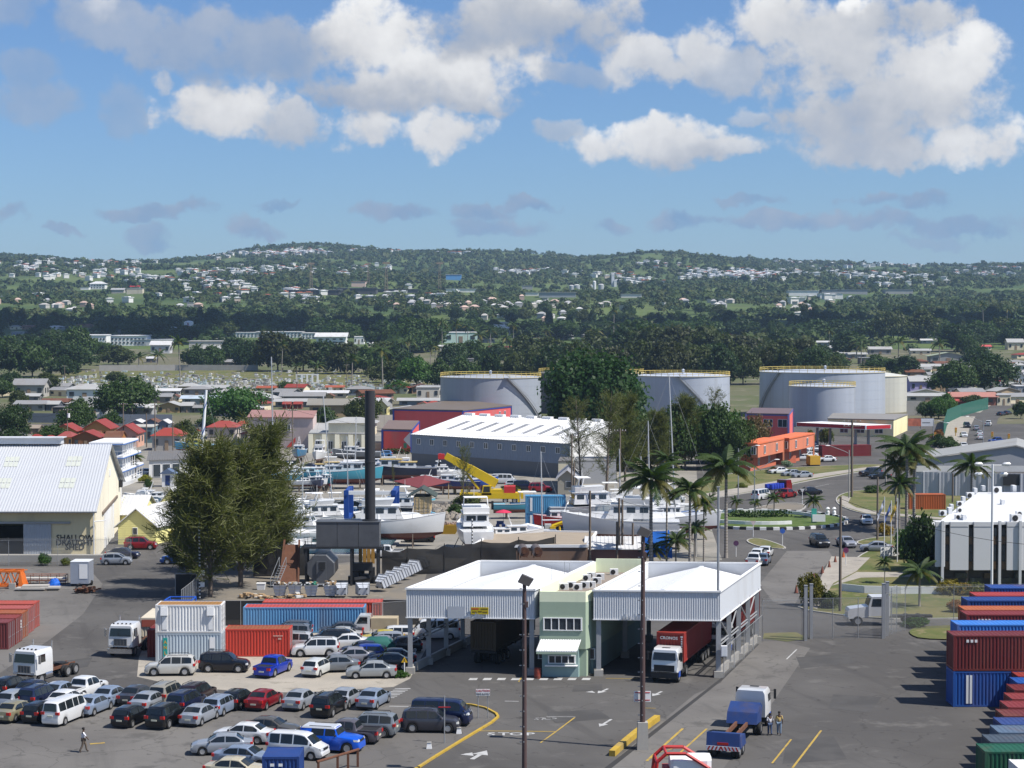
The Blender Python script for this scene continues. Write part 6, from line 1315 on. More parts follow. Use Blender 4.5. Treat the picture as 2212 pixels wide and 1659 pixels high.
        m=MB();zf=zd+.15*L_;m.hexa([(-.25*L_,-Bm*.36,zf),(.02*L_,-Bm*.33,zf),(.02*L_,Bm*.33,zf),(-.25*L_,Bm*.36,zf)],[(-.25*L_,-Bm*.38,zf+.05*L_),(.05*L_,-Bm*.34,zf+.06*L_),(.05*L_,Bm*.34,zf+.06*L_),(-.25*L_,Bm*.38,zf+.05*L_)]);EE('flybridge',m,HULL,t,col=cabin)
        m=MB();m.tube([(-.2*L_,-Bm*.36,zf),(-.16*L_,-Bm*.32,zf+.14*L_),(-.16*L_,Bm*.32,zf+.14*L_),(-.2*L_,Bm*.36,zf)],.08,5);m.box(-.16*L_,0,zf+.14*L_,.14*L_,Bm*.66,.08);m.cyl((-.16*L_,.2,zf+.14*L_),(-.16*L_,.2,zf+.24*L_),.03,n=4);EE('radar_arch',m,WHITE,t)
        m=MB()
        for sd in(-1,1):
            path=[(sec(s)[0]+.02*L_,sd*(sec(s)[1]-.05),sec(s)[2]+.7)for s in(.55,.7,.85,.96)];m.tube(path,.03,4)
            for s in(.55,.7,.85,.96):x,b,zs,zk=sec(s);m.cyl((x+.02*L_,sd*(b-.05),zs),(x+.02*L_,sd*(b-.05),zs+.7),.025,n=4)
        EE('guard_rail',m,CHROME,t)
    elif kind=='sail':
        Q('coachroof',HULL,t,'hexa',[(-.2*L_,-Bm*.30,zd),(.2*L_,-Bm*.2,zd),(.2*L_,Bm*.2,zd),(-.2*L_,Bm*.30,zd)],[(-.18*L_,-Bm*.24,zd+.05*L_),(.14*L_,-Bm*.15,zd+.045*L_),(.14*L_,Bm*.15,zd+.045*L_),(-.18*L_,Bm*.24,zd+.05*L_)],col=cabin)
    else:
        Q('thwart',WOOD,t,'box',-.05*L_,0,zd,.5*L_,Bm*.7,.04);Q('outboard',BLACK,t,'box',-.5*L_-.15,0,0,.35,.4,zd+.5)
        if L_>6:
            m=MB()
            for x in(-.05*L_,.18*L_):
                for s in(-1,1):m.cyl((x,s*Bm*.3,zd),(x,s*Bm*.3,zd+1.9),.035,n=4)
            m.box(.065*L_,0,zd+1.9,.3*L_,Bm*.8,.08);EE('sun_top',m,WHITE,t)
    if mast:
        hm_,ml=mast;m=MB();m.cyl((.08*L_,0,zd),(.08*L_+ml,0,zd+hm_),.10,.07,8);ob('mast',m.mesh('mast',mat('mast_alloy',(.55,.56,.57),.4,.3),40),t)
        Q('boom',WHITE,t,'cyl',(.08*L_,0,zd+1.6),(-.36*L_,0,zd+1.7),.09,n=6)
        m=MB()
        for q in((.5*L_,0),(-.48*L_,0),(.05*L_,Bm*.45),(.05*L_,-Bm*.45)):m.cyl((.08*L_+ml,0,zd+hm_-.2),(q[0],q[1],zd+.1),.015,n=3)
        m.cyl((.07*L_+ml*.6,-Bm*.35,zd+hm_*.6),(.07*L_+ml*.6,Bm*.35,zd+hm_*.6),.03,n=4);EE('rigging',m,STEEL,t)
    if hard:
        m=MB()
        for x in(-.28*L_,.22*L_):
            m.box(x,0,-zz_,.3,.9,zz_-dr*.9)
            for s in(-1,1):m.cyl((x,s*Bm*.55,-zz_),(x,s*Bm*.36,.1),.06,n=5)
        EE('cradle',m,WOOD,t)
    return t
K1=zz(1080,1700,.28937);K2=zz(1500,1750,.2592);K3=zz(2000,1850,.31646)
BLH,TUR,NAV,WHB,GRB=srgb(40,110,150),srgb(70,150,170),srgb(30,40,66),(.70,.71,.71),srgb(150,156,160)
YLR=srgb(205,170,60);BF_='boats laid up in the boatyard'
for k,a,hd,L_,c,l,kw in[
 ('fish',K1(275,318),-88,11,BLH,'blue launch on the hard with its bow to the camera',{}),('yacht',K1(540,352),-92,9.5,(.55,.56,.56),'pale motor boat with a folded cover on the hard',{}),('fish',K1(1050,332),178,10.5,srgb(120,124,128),'grey launch with white wheelhouse on the hard',dict(bottom=(.03,.03,.035))),
 ('fish',K1(860,668),2,14.5,TUR,'big turquoise fishing boat with a red keel on the hard',dict(bottom=(.14,.035,.03),cabin=(.5,.51,.52))),('fish',K1(1210,610),0,11,srgb(100,180,160),'sea-green fishing boat behind the chimney',dict(bottom=(.14,.04,.03))),('fish',K1(1620,612),180,14.5,NAV,'navy fishing boat with grey cabin and ladder mast',dict(bottom=(.12,.03,.03),roofc=YLR,cabin=(.6,.61,.62))),('fish',K1(1400,486),4,10,srgb(44,84,140),'blue and white launch behind the navy fishing boat',{}),
 ('fish',K1(640,560),6,10,srgb(120,132,140),'grey launch behind the turquoise fishing boat',dict(roofc=YLR)),('fish',K1(290,668),8,11,srgb(110,176,206),'light blue boat with white cabin beside the feathery trees',{}),('fish',K1(522,716),-75,7.5,srgb(40,56,92),'small navy and white launch by the quay',{}),('fish',K2(1010,640),178,9.5,srgb(24,44,110),'royal blue boat behind the tan container',{}),('fish',K2(1240,630),10,10,srgb(40,80,160),'blue boat under the yellow crane boom',{}),
 ('yacht',K1(1480,1440),2,15,WHB,'white yacht on the hard with its bow towards the black car',{}),('yacht',K2(1300,1500),96,14.5,WHB,'white motor yacht showing its stern and a white cover',dict(beam=4.8)),('fish',K3(620,706),182,9.5,srgb(190,24,34),'red and white hulled boat behind the small yellow crane',dict(bottom=(.02,.02,.022))),
 ('yacht',K3(1000,640),8,15,srgb(176,178,178),'large grey-white yacht behind the red hulled boat',{}),('yacht',K3(1290,860),176,16,(.66,.67,.68),'large white yacht just behind the green gatehouse',dict(beam=5.0)),('sail',K3(1850,770),4,15,srgb(190,192,196),'long white sailing yacht with a grey stripe behind the palms',dict(mast=(20.5,-1.0))),('sail',K3(1560,620),2,12,WHB,'white sailing yacht behind the first big palm',dict(mast=(13.5,-.3))),
 ('yacht',K3(740,612),100,10,WHB,'white sport boat with a grey tower box',{}),('fish',K3(1330,480),5,9,WHB,'white open boat with a lattice tower',{}),('skiff',K3(1250,430),185,6.5,(.7,.7,.7),'small white skiff on the grass behind the yachts',{}),('yacht',K3(1780,560),185,11,WHB,'white catamaran-like yacht beside the white car',{}),('skiff',A4(590,1290),170,7,WHB,'white skiff with a blue cover among the yachts',{})]:
    boat(k,pt(a,0),hd,L_,c,l,hard=True,group=BF_,**kw)
MO='boats moored in the basin'
for k,a,hd,L_,c,l,kw in[
 ('skiff',K1(400,920),5,7,srgb(40,100,180),'blue skiff moored by the far quay',{}),('fish',K1(560,930),-20,7.5,srgb(60,66,70),'white-cabined boat moored beside the blue skiff',{}),('skiff',K1(710,925),4,8,srgb(20,60,50),'dark green skiff with an orange deck',{}),('skiff',K1(1070,925),-60,7.5,(.6,.62,.6),'white and green skiff with a sun top',{}),('fish',K1(1700,925),2,10,srgb(90,180,206),'turquoise launch with yellow wheelhouse roof in the basin',dict(roofc=YLR)),('fish',K1(1400,930),175,8,srgb(70,150,180),'pale blue launch left of the travel lift leg',{}),
 ('yacht',K1(1540,1030),180,12,srgb(40,44,52),'dark hulled white boat moored across the basin',{}),('skiff',K1(300,1070),2,10.5,(.68,.68,.66),'long white boat with a teal cover by the feathery trees',{}),('yacht',K1(690,1170),10,13,WHB,'white sport fishing boat with a high canopy in the basin',{}),('yacht',K1(360,1300),-8,12,WHB,'white flybridge yacht beside the tall mast',{}),('yacht',K1(120,1180),170,11,WHB,'white cruiser behind the feathery trees',{}),('sail',A2(820,1335),182,13.5,(.60,.61,.60),'grey-white sailing yacht with a red sail cover',dict(mast=(26.5,.4))),('sail',K1(800,1010),175,12,WHB,'white yacht with a leaning mast behind the black tank',dict(mast=(19.0,1.6))),
 ('fish',A1(1400,822),178,10,WHB,'white cruiser moored beside the cream shed',{}),('sail',(424,1100),175,13,WHB,'yacht carrying a tall white and blue furled sail',{}),('skiff',A1(1660,770),175,6,srgb(60,90,150),'blue skiff moored behind the yellow cottages',{}),('skiff',A1(1250,690),178,7,(.66,.68,.68),'white skiff against the far quay by the ferry',{})]:
    p=pt(a,-1.3);boat(k,p,hd,L_,c,l,group=MO,**kw)
g5=random.Random(31)
for i,(u,v,hd)in enumerate([(668,1062,5),(640,1045,10),(720,1030,178),(760,1022,4),(930,1060,175),(960,1045,5),(1130,1120,5),(1180,1180,170),(1100,1190,8),(1270,1120,178),(1310,1095,5),(1350,1150,182),(1430,1150,4),(1455,1120,178),(1300,1180,3),(1400,1185,176),(700,1058,-60),(880,1040,-70)]):
    boat(['fish','yacht','skiff','sail'][i%4],gp(u,v,0),hd,6.5+4*g5.random(),[WHB,TUR,srgb(60,96,150),(.6,.6,.6),srgb(90,40,40)][i%5],'small boat laid up among the crowded hulls of the boatyard',hard=True,mast=(9+3*g5.random(),.2)if i%4==3 else None,group='small boats crowded in the boatyard')
for i,(u,v,hd)in enumerate([(600,1150,20),(640,1165,8),(560,1180,175),(600,1190,5),(520,1165,10),(660,1120,170),(620,1100,5),(760,1110,175),(830,1110,20),(300,1090,178)]):
    boat(['yacht','sail','fish'][i%3],gp(u,v,-1.3),hd,7+4*g5.random(),[WHB,WHB,srgb(60,110,160)][i%3],'small boat moored in the crowded basin',mast=(10+3*g5.random(),.2)if i%3==1 else None,group='small boats moored in the basin')
fs_=gp(428,1100,-1.3);t=thing('furled_sail','tall white mast wound with a blue stripe beside the feathery trees','mast',(fs_.x,fs_.y,-.2));top_=Vector(((447-428)/F*fs_.y,0,up_to(fs_,856)));m=MB();m.cyl((0,0,0),top_,.36,.22,10);ob('sail_roll',m.mesh('sail_roll',WHITE,40),t)
m=MB();vs=[]
for i in range(91):f=i/90;a=f*2*math.pi*4.5;r_=.37-.14*f;c=top_*f;c2=top_*min(1,f+.03);vs+=[(c.x+r_*math.cos(a),c.y+r_*math.sin(a),c.z),(c2.x+r_*math.cos(a),c2.y+r_*math.sin(a),c2.z)]
m.a(vs,[(2*i,2*i+2,2*i+3,2*i+1)for i in range(90)]);EE('stripe',m,mat('sail_blue',(.05,.11,.30),.7),t)
m=MB();m.cyl(top_*.75,(-5.5,1,6),.03,n=4);m.cyl(top_*.98,(6,1,1),.025,n=4);EE('stay',m,STEEL,t)
fp_=pt(A1(1030,722),-1.3);t=thing('ferry','white tiered harbour ferry with blue trim behind the cream shed','boat',fp_,R(90));m=MB();m.loft([[(x,y*w,z)for y,z in((-3.2,0),(-3.4,2.0),(3.4,2.0),(3.2,0))]for x,w in((-6,.9),(0,1),(14,1),(19,.3))]);EE('hull',m,HULL,t,col=WHB)
for k in range(3):
    z=2.0+k*2.6;Q('deck',WHITE,t,'box',4-k,0,z+2.3,20-3*k,6.6,.3);Q('deck_trim',mat('ferry_blue',(.06,.16,.42),.6),t,'box',4-k,0,z+2.12,20.1-3*k,6.7,.18)
    m=MB()
    for x in np.linspace(-5,13-3*k,8):
        for s in(-3.2,3.2):m.cyl((x,s,z),(x,s,z+2.5),.07,n=4)
    for zz2 in(.5,1.0):
        for s in(-3.25,3.25):m.cyl((-5.8,s,z+zz2),(13-3*k,s,z+zz2),.04,n=4)
    for y in np.linspace(-3.2,3.2,8):m.cyl((-5.9,y,z),(-5.9,y,z+1.0),.03,n=4)
    m.cyl((-5.9,-3.2,z+1),(-5.9,3.2,z+1),.04,n=4);EE('railing',m,WHITE,t);Q('cabin',WHITE,t,'box',6,0,z,12-3*k,4.6,2.4)
# ---------------------------------------------------------------- boatyard machinery
CY=mat('crane_yellow',(.60,.42,.01),.45,0,.1,1.2,dirt=.2,dcol=(.2,.14,.05))
p=gp(1062,1086,0);t=thing('mobile_crane','large yellow telescopic crane with its boom raised','crane',p)
z0=up_to(p,1070);Q('carrier',CY,t,'box',0,0,.8,11,2.6,1.0)
truck_wheels(t,[(x,s*1.1,0)for x in(-4.2,-2.6,2.4,4.0)for s in(-1,1)])
kx=lambda x,y:(pt(K2(x,y),0),(K2(x,y)[0]-1062)/F*p.y,up_to(p,K2(x,y)[1]))[1:]
a,b=kx(1640,480),kx(870,60);bl_=Vector((b[0]-a[0],0,b[1]-a[1]));nv=Vector((-bl_.z,0,bl_.x)).normalized();nv=nv if nv.z>0 else-nv
for i,(f0,f1,h_)in enumerate(((0,.55,.75),(.5,.82,.66),(.78,1.0,.58))):
    A,B=Vector((a[0],0,a[1]))+bl_*f0,Vector((a[0],0,a[1]))+bl_*f1;m=MB();r4=lambda P:[tuple(P+nv*h_+Vector((0,-h_*.6,0))),tuple(P+nv*h_+Vector((0,h_*.6,0))),tuple(P-nv*h_+Vector((0,h_*.6,0))),tuple(P-nv*h_+Vector((0,-h_*.6,0)))];m.loft([r4(A),r4(B)]);EE('boom_section',m,CY,t)
E=Vector((b[0],0,b[1]));m=MB();m.box(E.x-.7,0,E.z-.6,1.1,.9,.9,0);m.cyl((E.x-.9,-.4,E.z),(E.x-.9,.4,E.z),.4,n=10);EE('boom_head',m,mat('crane_red',(.5,.03,.03),.5),t)
m=MB();m.cyl((E.x-1.1,0,E.z-.5),(E.x-1.1,0,E.z-1.4),.12,n=5);m.box(E.x-1.1,0,E.z-1.8,.4,.3,.5);EE('hook_block',m,BLACK,t)
c1,c2=kx(1370,560),kx(1190,330);Q('lift_ram',CY,t,'cyl',(c1[0],0,c1[1]),(c2[0],0,c2[1]),.22,n=8)
q0,q1=kx(1410,640),kx(1560,500);Q('cab',CY,t,'hexa',[(q0[0],-1.3,q0[1]),(q1[0],-1.3,q0[1]),(q1[0],-.2,q0[1]),(q0[0],-.2,q0[1])],[(q0[0]+.3,-1.3,q1[1]),(q1[0],-1.3,q1[1]),(q1[0],-.2,q1[1]),(q0[0]+.3,-.2,q1[1])]);Q('cab_window',GLASS,t,'quad',(q0[0]+.3,-1.32,q0[1]+.5),(q1[0]-.25,-1.32,q0[1]+.5),(q1[0]-.25,-1.32,q1[1]-.15),(q0[0]+.45,-1.32,q1[1]-.15))
q2=kx(1750,560);Q('house',CY,t,'box',(q1[0]+q2[0])/2,0,q0[1],q2[0]-q1[0],2.4,q2[1]-q0[1]);q3=kx(1920,520);Q('counterweight',mat('crane_red'),t,'box',(q2[0]+q3[0])/2,0,q0[1]+.1,q3[0]-q2[0],2.5,q3[1]-q0[1])
for x in(-5,4.8):m=MB();m.box(x,-2.2,.0,.4,2.6,.35);m.box(x,-3.4,0,.5,.5,2.6);EE('outrigger',m,CY,t)
p=pt(K3(510,795),0);t=thing('yard_crane','small yellow yard crane with its jib up to the right','crane',p);g_=lambda x,y:((K3(x,y)[0]-K3(510,795)[0])/F*p.y,up_to(p,K3(x,y)[1]))
m=MB();a,b=g_(360,720),g_(690,760);m.box((a[0]+b[0])/2,0,.65,b[0]-a[0],2.0,.75);EE('chassis',m,CY,t)
m=MB();a=g_(440,700);m.box(a[0]+.1,0,1.3,.8,1.0,1.0);EE('turret',m,CY,t);a,b=g_(440,600),g_(825,455);Q('jib',CY,t,'cyl',(a[0],0,a[1]),(b[0],0,b[1]),.30,.17,6);c1,c2=g_(545,690),g_(530,600);Q('lift_ram',CY,t,'cyl',(c1[0],0,c1[1]-.3),(c2[0],0,c2[1]),.14,n=6)
m=MB();a=g_(390,600);m.box(a[0],.2,1.4,.9,.9,1.2);EE('cab',m,mat('pale_cab',(.5,.52,.52),.5),t);Q('hook',BLACK,t,'cyl',(b[0],0,b[1]),(b[0],0,b[1]-.9),.05,n=4)
truck_wheels(t,[(x,s*.9,0)for x in(-1.3,1.6)for s in(-1,1)])
p=pt(K3(360,650),0);SB=srgb(66,124,170)
for i in range(2):
    c=container((p.x,p.y+1.2),0,6.06,2.59,SB if i==0 else srgb(76,138,176),['blue container under its twin in the boatyard','blue container on top of its twin in the boatyard'][i],'stacked blue containers',z=2.62*i)
    Q('lettered_strip',TEXTW,c,'box',-2.15,-1.235,.3,.34,.03,2.0)
p=pt(K2(520,1205),0)
container((p.x,p.y+3),-90,6.06,2.62,srgb(40,110,180),'blue container under the tan container office');c=container((p.x,p.y+3),-90,6.06,2.59,srgb(190,168,126),'tan container office with a dark gabled roof on top',z=2.65)
m=MB();m.exty([(-2.2,2.55),(-2.1,2.5),(0,3.75),(2.1,2.5),(2.2,2.6),(0,3.9)],-3.3,3.3);m.v=[(y,x,z)for x,y,z in m.v];EE('gable_roof',m,mat('dark_green_roof',(.045,.06,.05),.7,0,.2,.8),c)
Q('lean_to',mat('blue_sheet',(.16,.36,.48),.6),c,'hexa',[(2.2,1.3,.3),(3.2,1.3,.3),(3.2,3.3,-.2),(2.2,3.3,-.2)],[(2.2,1.3,.36),(3.2,1.3,.36),(3.2,3.3,-.14),(2.2,3.3,-.14)])
p=pt(K2(925,1225),0);t=thing('skip','mustard yellow skip full of rubble','skip',p);Q('body',mat('skip_yellow',(.42,.25,.02),.6,0,.15,1,dirt=.3),t,'hexa',[(-1.1,-.75,0),(.95,-.75,0),(.95,.75,0),(-1.1,.75,0)],[(-1.75,-.95,1.35),(1.75,-.95,1.35),(1.75,.95,1.35),(-1.75,.95,1.35)])
m=MB();rr=random.Random(2)
for i in range(26):m.box(rr.uniform(-1.4,1.4),rr.uniform(-.7,.7),1.25+rr.random()*.3,rr.uniform(.2,.5),rr.uniform(.2,.4),.2,rr.random()*3)
EE('rubble',m,mat('rubble',(.32,.24,.20),.9,0,.3,2),t)
p=pt(K2(540,700),0);t=thing('marquee','dark red low hipped marquee roof over the slipway','marquee',p);kx=lambda x,y:((K2(x,y)[0]-K2(540,700)[0])/F*p.y,up_to(p,K2(x,y)[1]))
pk,l_,r_,f_=kx(575,345),kx(100,432),kx(955,445),kx(520,487);z_e=3.6
m=MB();P5=[(l_[0],-1,l_[1]),(f_[0],-5.5,f_[1]-.25),(r_[0],-1,r_[1]),(f_[0]+.4,5,l_[1]+.1),(pk[0],-.5,pk[1])];m.a(P5,[(0,1,4),(1,2,4),(2,3,4),(3,0,4)]);m.a([(x,y,z-.12)for x,y,z in P5[:4]],[(3,2,1,0)]);EE('roof',m,mat('maroon_cloth',(.16,.035,.04),.8,0,.1,1),t)
for x,y,z in P5[:4]:Q('post',mat('tan_post',(.4,.3,.17),.8),t,'cyl',(x*.92,y*.92,0),(x*.92,y*.92,z),.09,n=6)
p=pt(K1(1540,1190),0);t=thing('travel_lift','blue boat lift with a white cross beam over the basin','boat lift',p);BLF=mat('lift_blue',(.012,.06,.28),.5,0,.15,1);kx=lambda x:(K1(x,0)[0]-K1(1540,0)[0])/F*p.y;hb_=up_to(p,K1(0,695)[1])
for x in(kx(1540),kx(905)):
    for y in(0,8):Q('leg',BLF,t,'box',x,y,.9,.75,.7,hb_-.9);w=ob('wheel',TT,t,(x,y,.75),scale=1.5);ob('rim',TR,w)
    m=MB();m.box(x,4,hb_-.7,.6,9,.7);m.box(x,4,.9,.6,8.6,.6);EE('side_beam',m,BLF,t)
Q('cross_beam',WHITE,t,'box',(kx(1540)+kx(905))/2,0,hb_-.6,kx(1540)-kx(905),.55,.55)
a,b=pt(K3(0,1000),2.6),pt(K3(1000,920),2.6);P=[gp(1020,1222,0),gp(1268,1222,0),gp(1288,1190,0),gp(1075,1186,0)]
t=thing('store_building','low flat-roofed store with two rusty tanks on its roof','building');Q('wall',WALL,t,'prism',[(q.x,q.y)for q in P],0,2.3,col=srgb(120,96,80));m=MB();m.prism([(q.x,q.y)for q in P],2.3,2.5);m.v=[((x-P[0].x)*1.0+P[0].x,y,z)for x,y,z in m.v];EE('flat_roof',m,mat('tan_roof',(.30,.25,.19),.9,0,.25,.4,dirt=.3,dcol=(.16,.13,.1)),t)
m=MB()
for q0,q1 in zip(P,P[1:]+P[:1]):d=q1-q0;c=(q0+q1)/2;m.box(c.x,c.y,2.35,d.length,.25,.35,math.atan2(d.y,d.x))
EE('roof_edge',m,WHITE,t)
for x,l in((100,'rusty horizontal tank on the store roof, left one'),(262,'rusty horizontal tank on the store roof, right one')):
    q=pt(K3(x,990),2.5);tk_=thing('steel_tank',l,'tank',q,R(12));m=MB();m.cyl((0,0,.75),(.5,3.4,.75),.62,n=16);ob('drum',m.mesh('drum',mat('old_tank',(.12,.10,.095),.6,.2,.2,1,dirt=.3,dcol=(.18,.07,.035)),40),tk_);m=MB();m.cyl((-.02,-.06,.75),(0,0,.75),.62,n=16);m.cyl((-.02,-.1,.75),(0,0,.75),.25,n=10);EE('end_plate',m,RUST,tk_)
    for y in(.5,2.8):
        for s in(-.4,.4):Q('leg',RUST,tk_,'box',s+.1*y,y,0,.1,.1,.4)
P=[gp(1268,1219,0),gp(1395,1219,0),gp(1390,1196,0),gp(1272,1196,0)];cottage(P,2.0,2.9,'white corrugated lean-to shed behind the green gatehouse',srgb(150,110,96),WR,'x',name='lean_to_shed',boards=False)
p=pt(K3(140,820),0);t=thing('market_stall','small white-roofed stall in the boatyard','stall',p);m=MB();m.hexa([(-2.2,-1,2.3),(2.2,-1,2.3),(2.2,1.4,2.3),(-2.2,1.4,2.3)],[(-2.2,-1,2.4),(2.2,-1,2.4),(2.2,1.4,2.4),(-2.2,1.4,2.4)]);m.exty([(-2.25,2.35),(0,2.85),(2.25,2.35)],-1.05,1.45);EE('roof',m,WHITE,t)
for x in(-2,2):
    for y in(-.8,1.2):Q('post',STEEL,t,'cyl',(x,y,0),(x,y,2.3),.06,n=5)
Q('counter',mat('orange_cloth',(.5,.14,.05),.8),t,'box',0,0,0,3.4,.7,.9)
def tarp(name,label,pts,col,hang=False):
    m=MB();rr=random.Random(len(label));n_=7;vs=[];a,b,c,d=[Vector(q)for q in pts]
    for j in range(n_):
        for i in range(n_):q=a.lerp(b,i/(n_-1)).lerp(d.lerp(c,i/(n_-1)),j/(n_-1));vs.append((q.x+rr.uniform(-.08,.08),q.y+rr.uniform(-.15,.15),q.z+rr.uniform(-.12,.12)))
    m.a(vs,[(j*n_+i,j*n_+i+1,j*n_+n_+i+1,j*n_+n_+i)for j in range(n_-1)for i in range(n_-1)]);return tag(ob(name,m.mesh(name,col,60)),label,'tarpaulin')
TB=mat('sky_blue_tarp',(.05,.26,.58),.55,0,.15,1)
p=pt(K3(850,850),0);s_=p.y/F
tarp('tarpaulin','pale blue tarpaulin over a boat behind the store',[(p.x-7.5*s_*6,p.y,1.2),(p.x+7.5*s_*8,p.y+1,1.5),(p.x+7.5*s_*10,p.y+4,2.6),(p.x-7.5*s_*2,p.y+4,2.6)],TB)
p=gp(1420,1224,0);tarp('tarpaulin','bright blue tarpaulin hanging behind the palms',[(p.x-1.6,p.y,1.4),(p.x+2.0,p.y,1.0),(p.x+1.6,p.y+.6,4.6),(p.x-1.5,p.y+.6,4.4)],mat('bright_blue_tarp',(.02,.16,.62),.55,0,.15,1))
p=pt(K2(1830,1310),0);t=thing('coiled_sail','silver wrapped sail bundle on the ground by the stall','sail',p);m=MB();rr=random.Random(5);rg=[]
for i in range(14):
    a=2*math.pi*i/14;c=Vector((math.cos(a)*.62,0,.95+math.sin(a)*.62));rg.append([tuple(c+Vector((math.cos(a)*math.cos(b)*.36*rr.uniform(.8,1.2),math.sin(b)*.5,math.sin(a)*math.cos(b)*.36)))for b in[2*math.pi*k/8 for k in range(8)]])
rg.append(rg[0]);m.loft(rg,True,False);EE('roll',m,mat('silver_foil',(.6,.62,.65),.25,.6,.1,2),t);Q('stand',BLACK,t,'box',0,0,0,1.0,.5,.25)
p=pt(K2(1740,1135),0);t=thing('sunshade','pink-red parasol over a cart in the boatyard','parasol',p);Q('canopy',mat('pink_cloth',(.55,.03,.08),.7),t,'lathe',[(1.25,2.35),(.8,2.55),(.05,2.75),(.05,2.7),(.8,2.48),(1.25,2.3)],12);Q('pole',STEEL,t,'cyl',(0,0,0),(0,0,2.7),.03,n=5)
m=MB();m.box(-.5,0,.5,1.1,.7,.5);m.cyl((-.9,-.4,.3),(-.9,.4,.3),.3,n=10);m.cyl((0,-.4,.3),(0,.4,.3),.3,n=10);EE('cart',m,NV,t)
person(pt(K2(235,1085),0),-90,'person in pale blue on the quay by the tan container',(.25,.42,.68),(.3,.32,.34),1.75,.1,armL=.9,armR=.9);person(pt(K1(690,715),0),0,'person in a red shirt beside the laid-up boats',(.45,.03,.05),(.3,.34,.4),1.75,.1)
for i,(x,y,w,d,h_,c,l)in enumerate([(1820,440,16,8,3.2,srgb(190,186,176),''),]):
    pass
m=MB();rr=random.Random(11)
for i in range(120):
    u=rr.uniform(690,1100);v=rr.uniform(830,1030);q=pt(K2(u,v),0);s=rr.uniform(.3,.8);m.loft([[(q.x+s*k*math.cos(a)*rr.uniform(.7,1.2),q.y+s*k*math.sin(a),z*s*1.4)for a in[2*math.pi*j/6 for j in range(6)]]for k,z in((1,0),(.95,.5),(.5,.9))])
ob('rocks',m.mesh('rocks',mat('rock',(.24,.21,.17),.9,0,.3,1)))['kind']='stuff'
# ---------------------------------------------------------------- warehouses and town buildings
PINK,BTR=srgb(206,92,92),mat('blue_trim',(.035,.06,.30),.6)
wh=thing('warehouse','grey warehouse with a broad white roof and dark skylight strips','building')
wa,wb_,wd=Vector((-21.9,403,0)),Vector((11.6,370.7,0)),Vector((21,47,0));P4=[wa,wb_,wb_+wd,wa+wd];EA,RI=7.0,10.0
m0,m1=(P4[0]+P4[3])/2,(P4[1]+P4[2])/2
def wallseg(root,a,b,z0,z1,mt,col=None,nm='wall',corrug=None,th=.2):
    d=b-a;n_=Vector((d.y,-d.x,0)).normalized();m=MB()
    if corrug:corr(m,(a.x+n_.x*.03,a.y+n_.y*.03),(b.x+n_.x*.03,b.y+n_.y*.03),z0,z1,(n_.x,n_.y),corrug,.05)
    c=(a+b)/2-n_*th/2;m.box(c.x,c.y,z0,d.length,th-.01,z1-z0,math.atan2(d.y,d.x));return ob(nm,m.mesh(nm,mt),root,col=col)
wallseg(wh,P4[0],P4[1],2.9,EA,FLAT,srgb(128,138,152),'cladding',.7);wallseg(wh,P4[0],P4[1],0,2.9,WALL,srgb(112,112,112),'block_wall')
for a,b in((P4[1],P4[2]),(P4[3],P4[0])):
    m=MB();r_=m1 if a is P4[1]else m0;m.a([(a.x,a.y,2.9),(b.x,b.y,2.9),(b.x,b.y,EA),(r_.x,r_.y,RI),(a.x,a.y,EA)],[(0,1,2,3,4)]);EE('gable_wall',m,FLAT,wh,col=(.70,.70,.69));wallseg(wh,a,b,0,2.9,WALL,srgb(168,160,140),'block_wall')
for s,(a,b)in enumerate(((P4[0],P4[1]),(P4[3],P4[2]))):
    n_=60;m=MB();vs=[];ov=(a-m0).normalized()*.6
    for i in range(n_):
        for k,o in((0,0),(.6,0),(.7,.06),(.9,.06)):
            f=(i+k)/n_;e,q=a.lerp(b,f)+ov,m0.lerp(m1,f);vs+=[(e.x,e.y,EA+.05+o),(q.x,q.y,RI+.1+o)]
    m.a(vs,[(2*i,2*i+2,2*i+3,2*i+1)for i in range(len(vs)//2-1)]);EE('roof_slope',m,mat('bright_roof',(.72,.72,.72),.45,0,.05,.2,dirt=.06,dcol=(.5,.48,.44)),wh)
def wroof(f,g):a=P4[0].lerp(P4[1],f);q=m0.lerp(m1,f);c=a.lerp(q,g);return Vector((c.x,c.y,EA+.16+(RI-EA)*g))
for i in range(9):f=.13+i*.098;Q('skylight',mat('smoky_skylight',(.09,.09,.095),.4),wh,'quad',*[tuple(wroof(*q))for q in((f,.28),(f+.03,.28),(f+.03,.70),(f,.70))])
for i in range(9):c=m0.lerp(m1,.05+i*.105);d=m1-m0;Q('ridge_vent',WHITE,wh,'box',c.x,c.y,RI+.1,2.6,.9,.5,math.atan2(d.y,d.x))
def wins(root,a,b,fs,z0,w,h_,mt=PANE,frame=WHITE,bars=2):
    d=b-a;n_=Vector((d.y,-d.x,0)).normalized();rz=math.atan2(d.y,d.x)
    for f in fs:
        c=a+d*f+n_*.08;o=ob('window',None,root,(c.x,c.y,z0),rz);m=MB();m.box(0,.0,0,w,.12,.08);m.box(0,0,h_-.08,w,.12,.08)
        for i in range(bars+1):m.box(-w/2+w*i/bars,0,.08,.08,.12,h_-.16)
        EE('frame',m,frame,o);Q('pane',mt,o,'box',0,.02,.08,w-.08,.06,h_-.16)
wins(wh,P4[0],P4[1],[.052+i*.088 for i in range(11)],4.9,1.15,1.3)
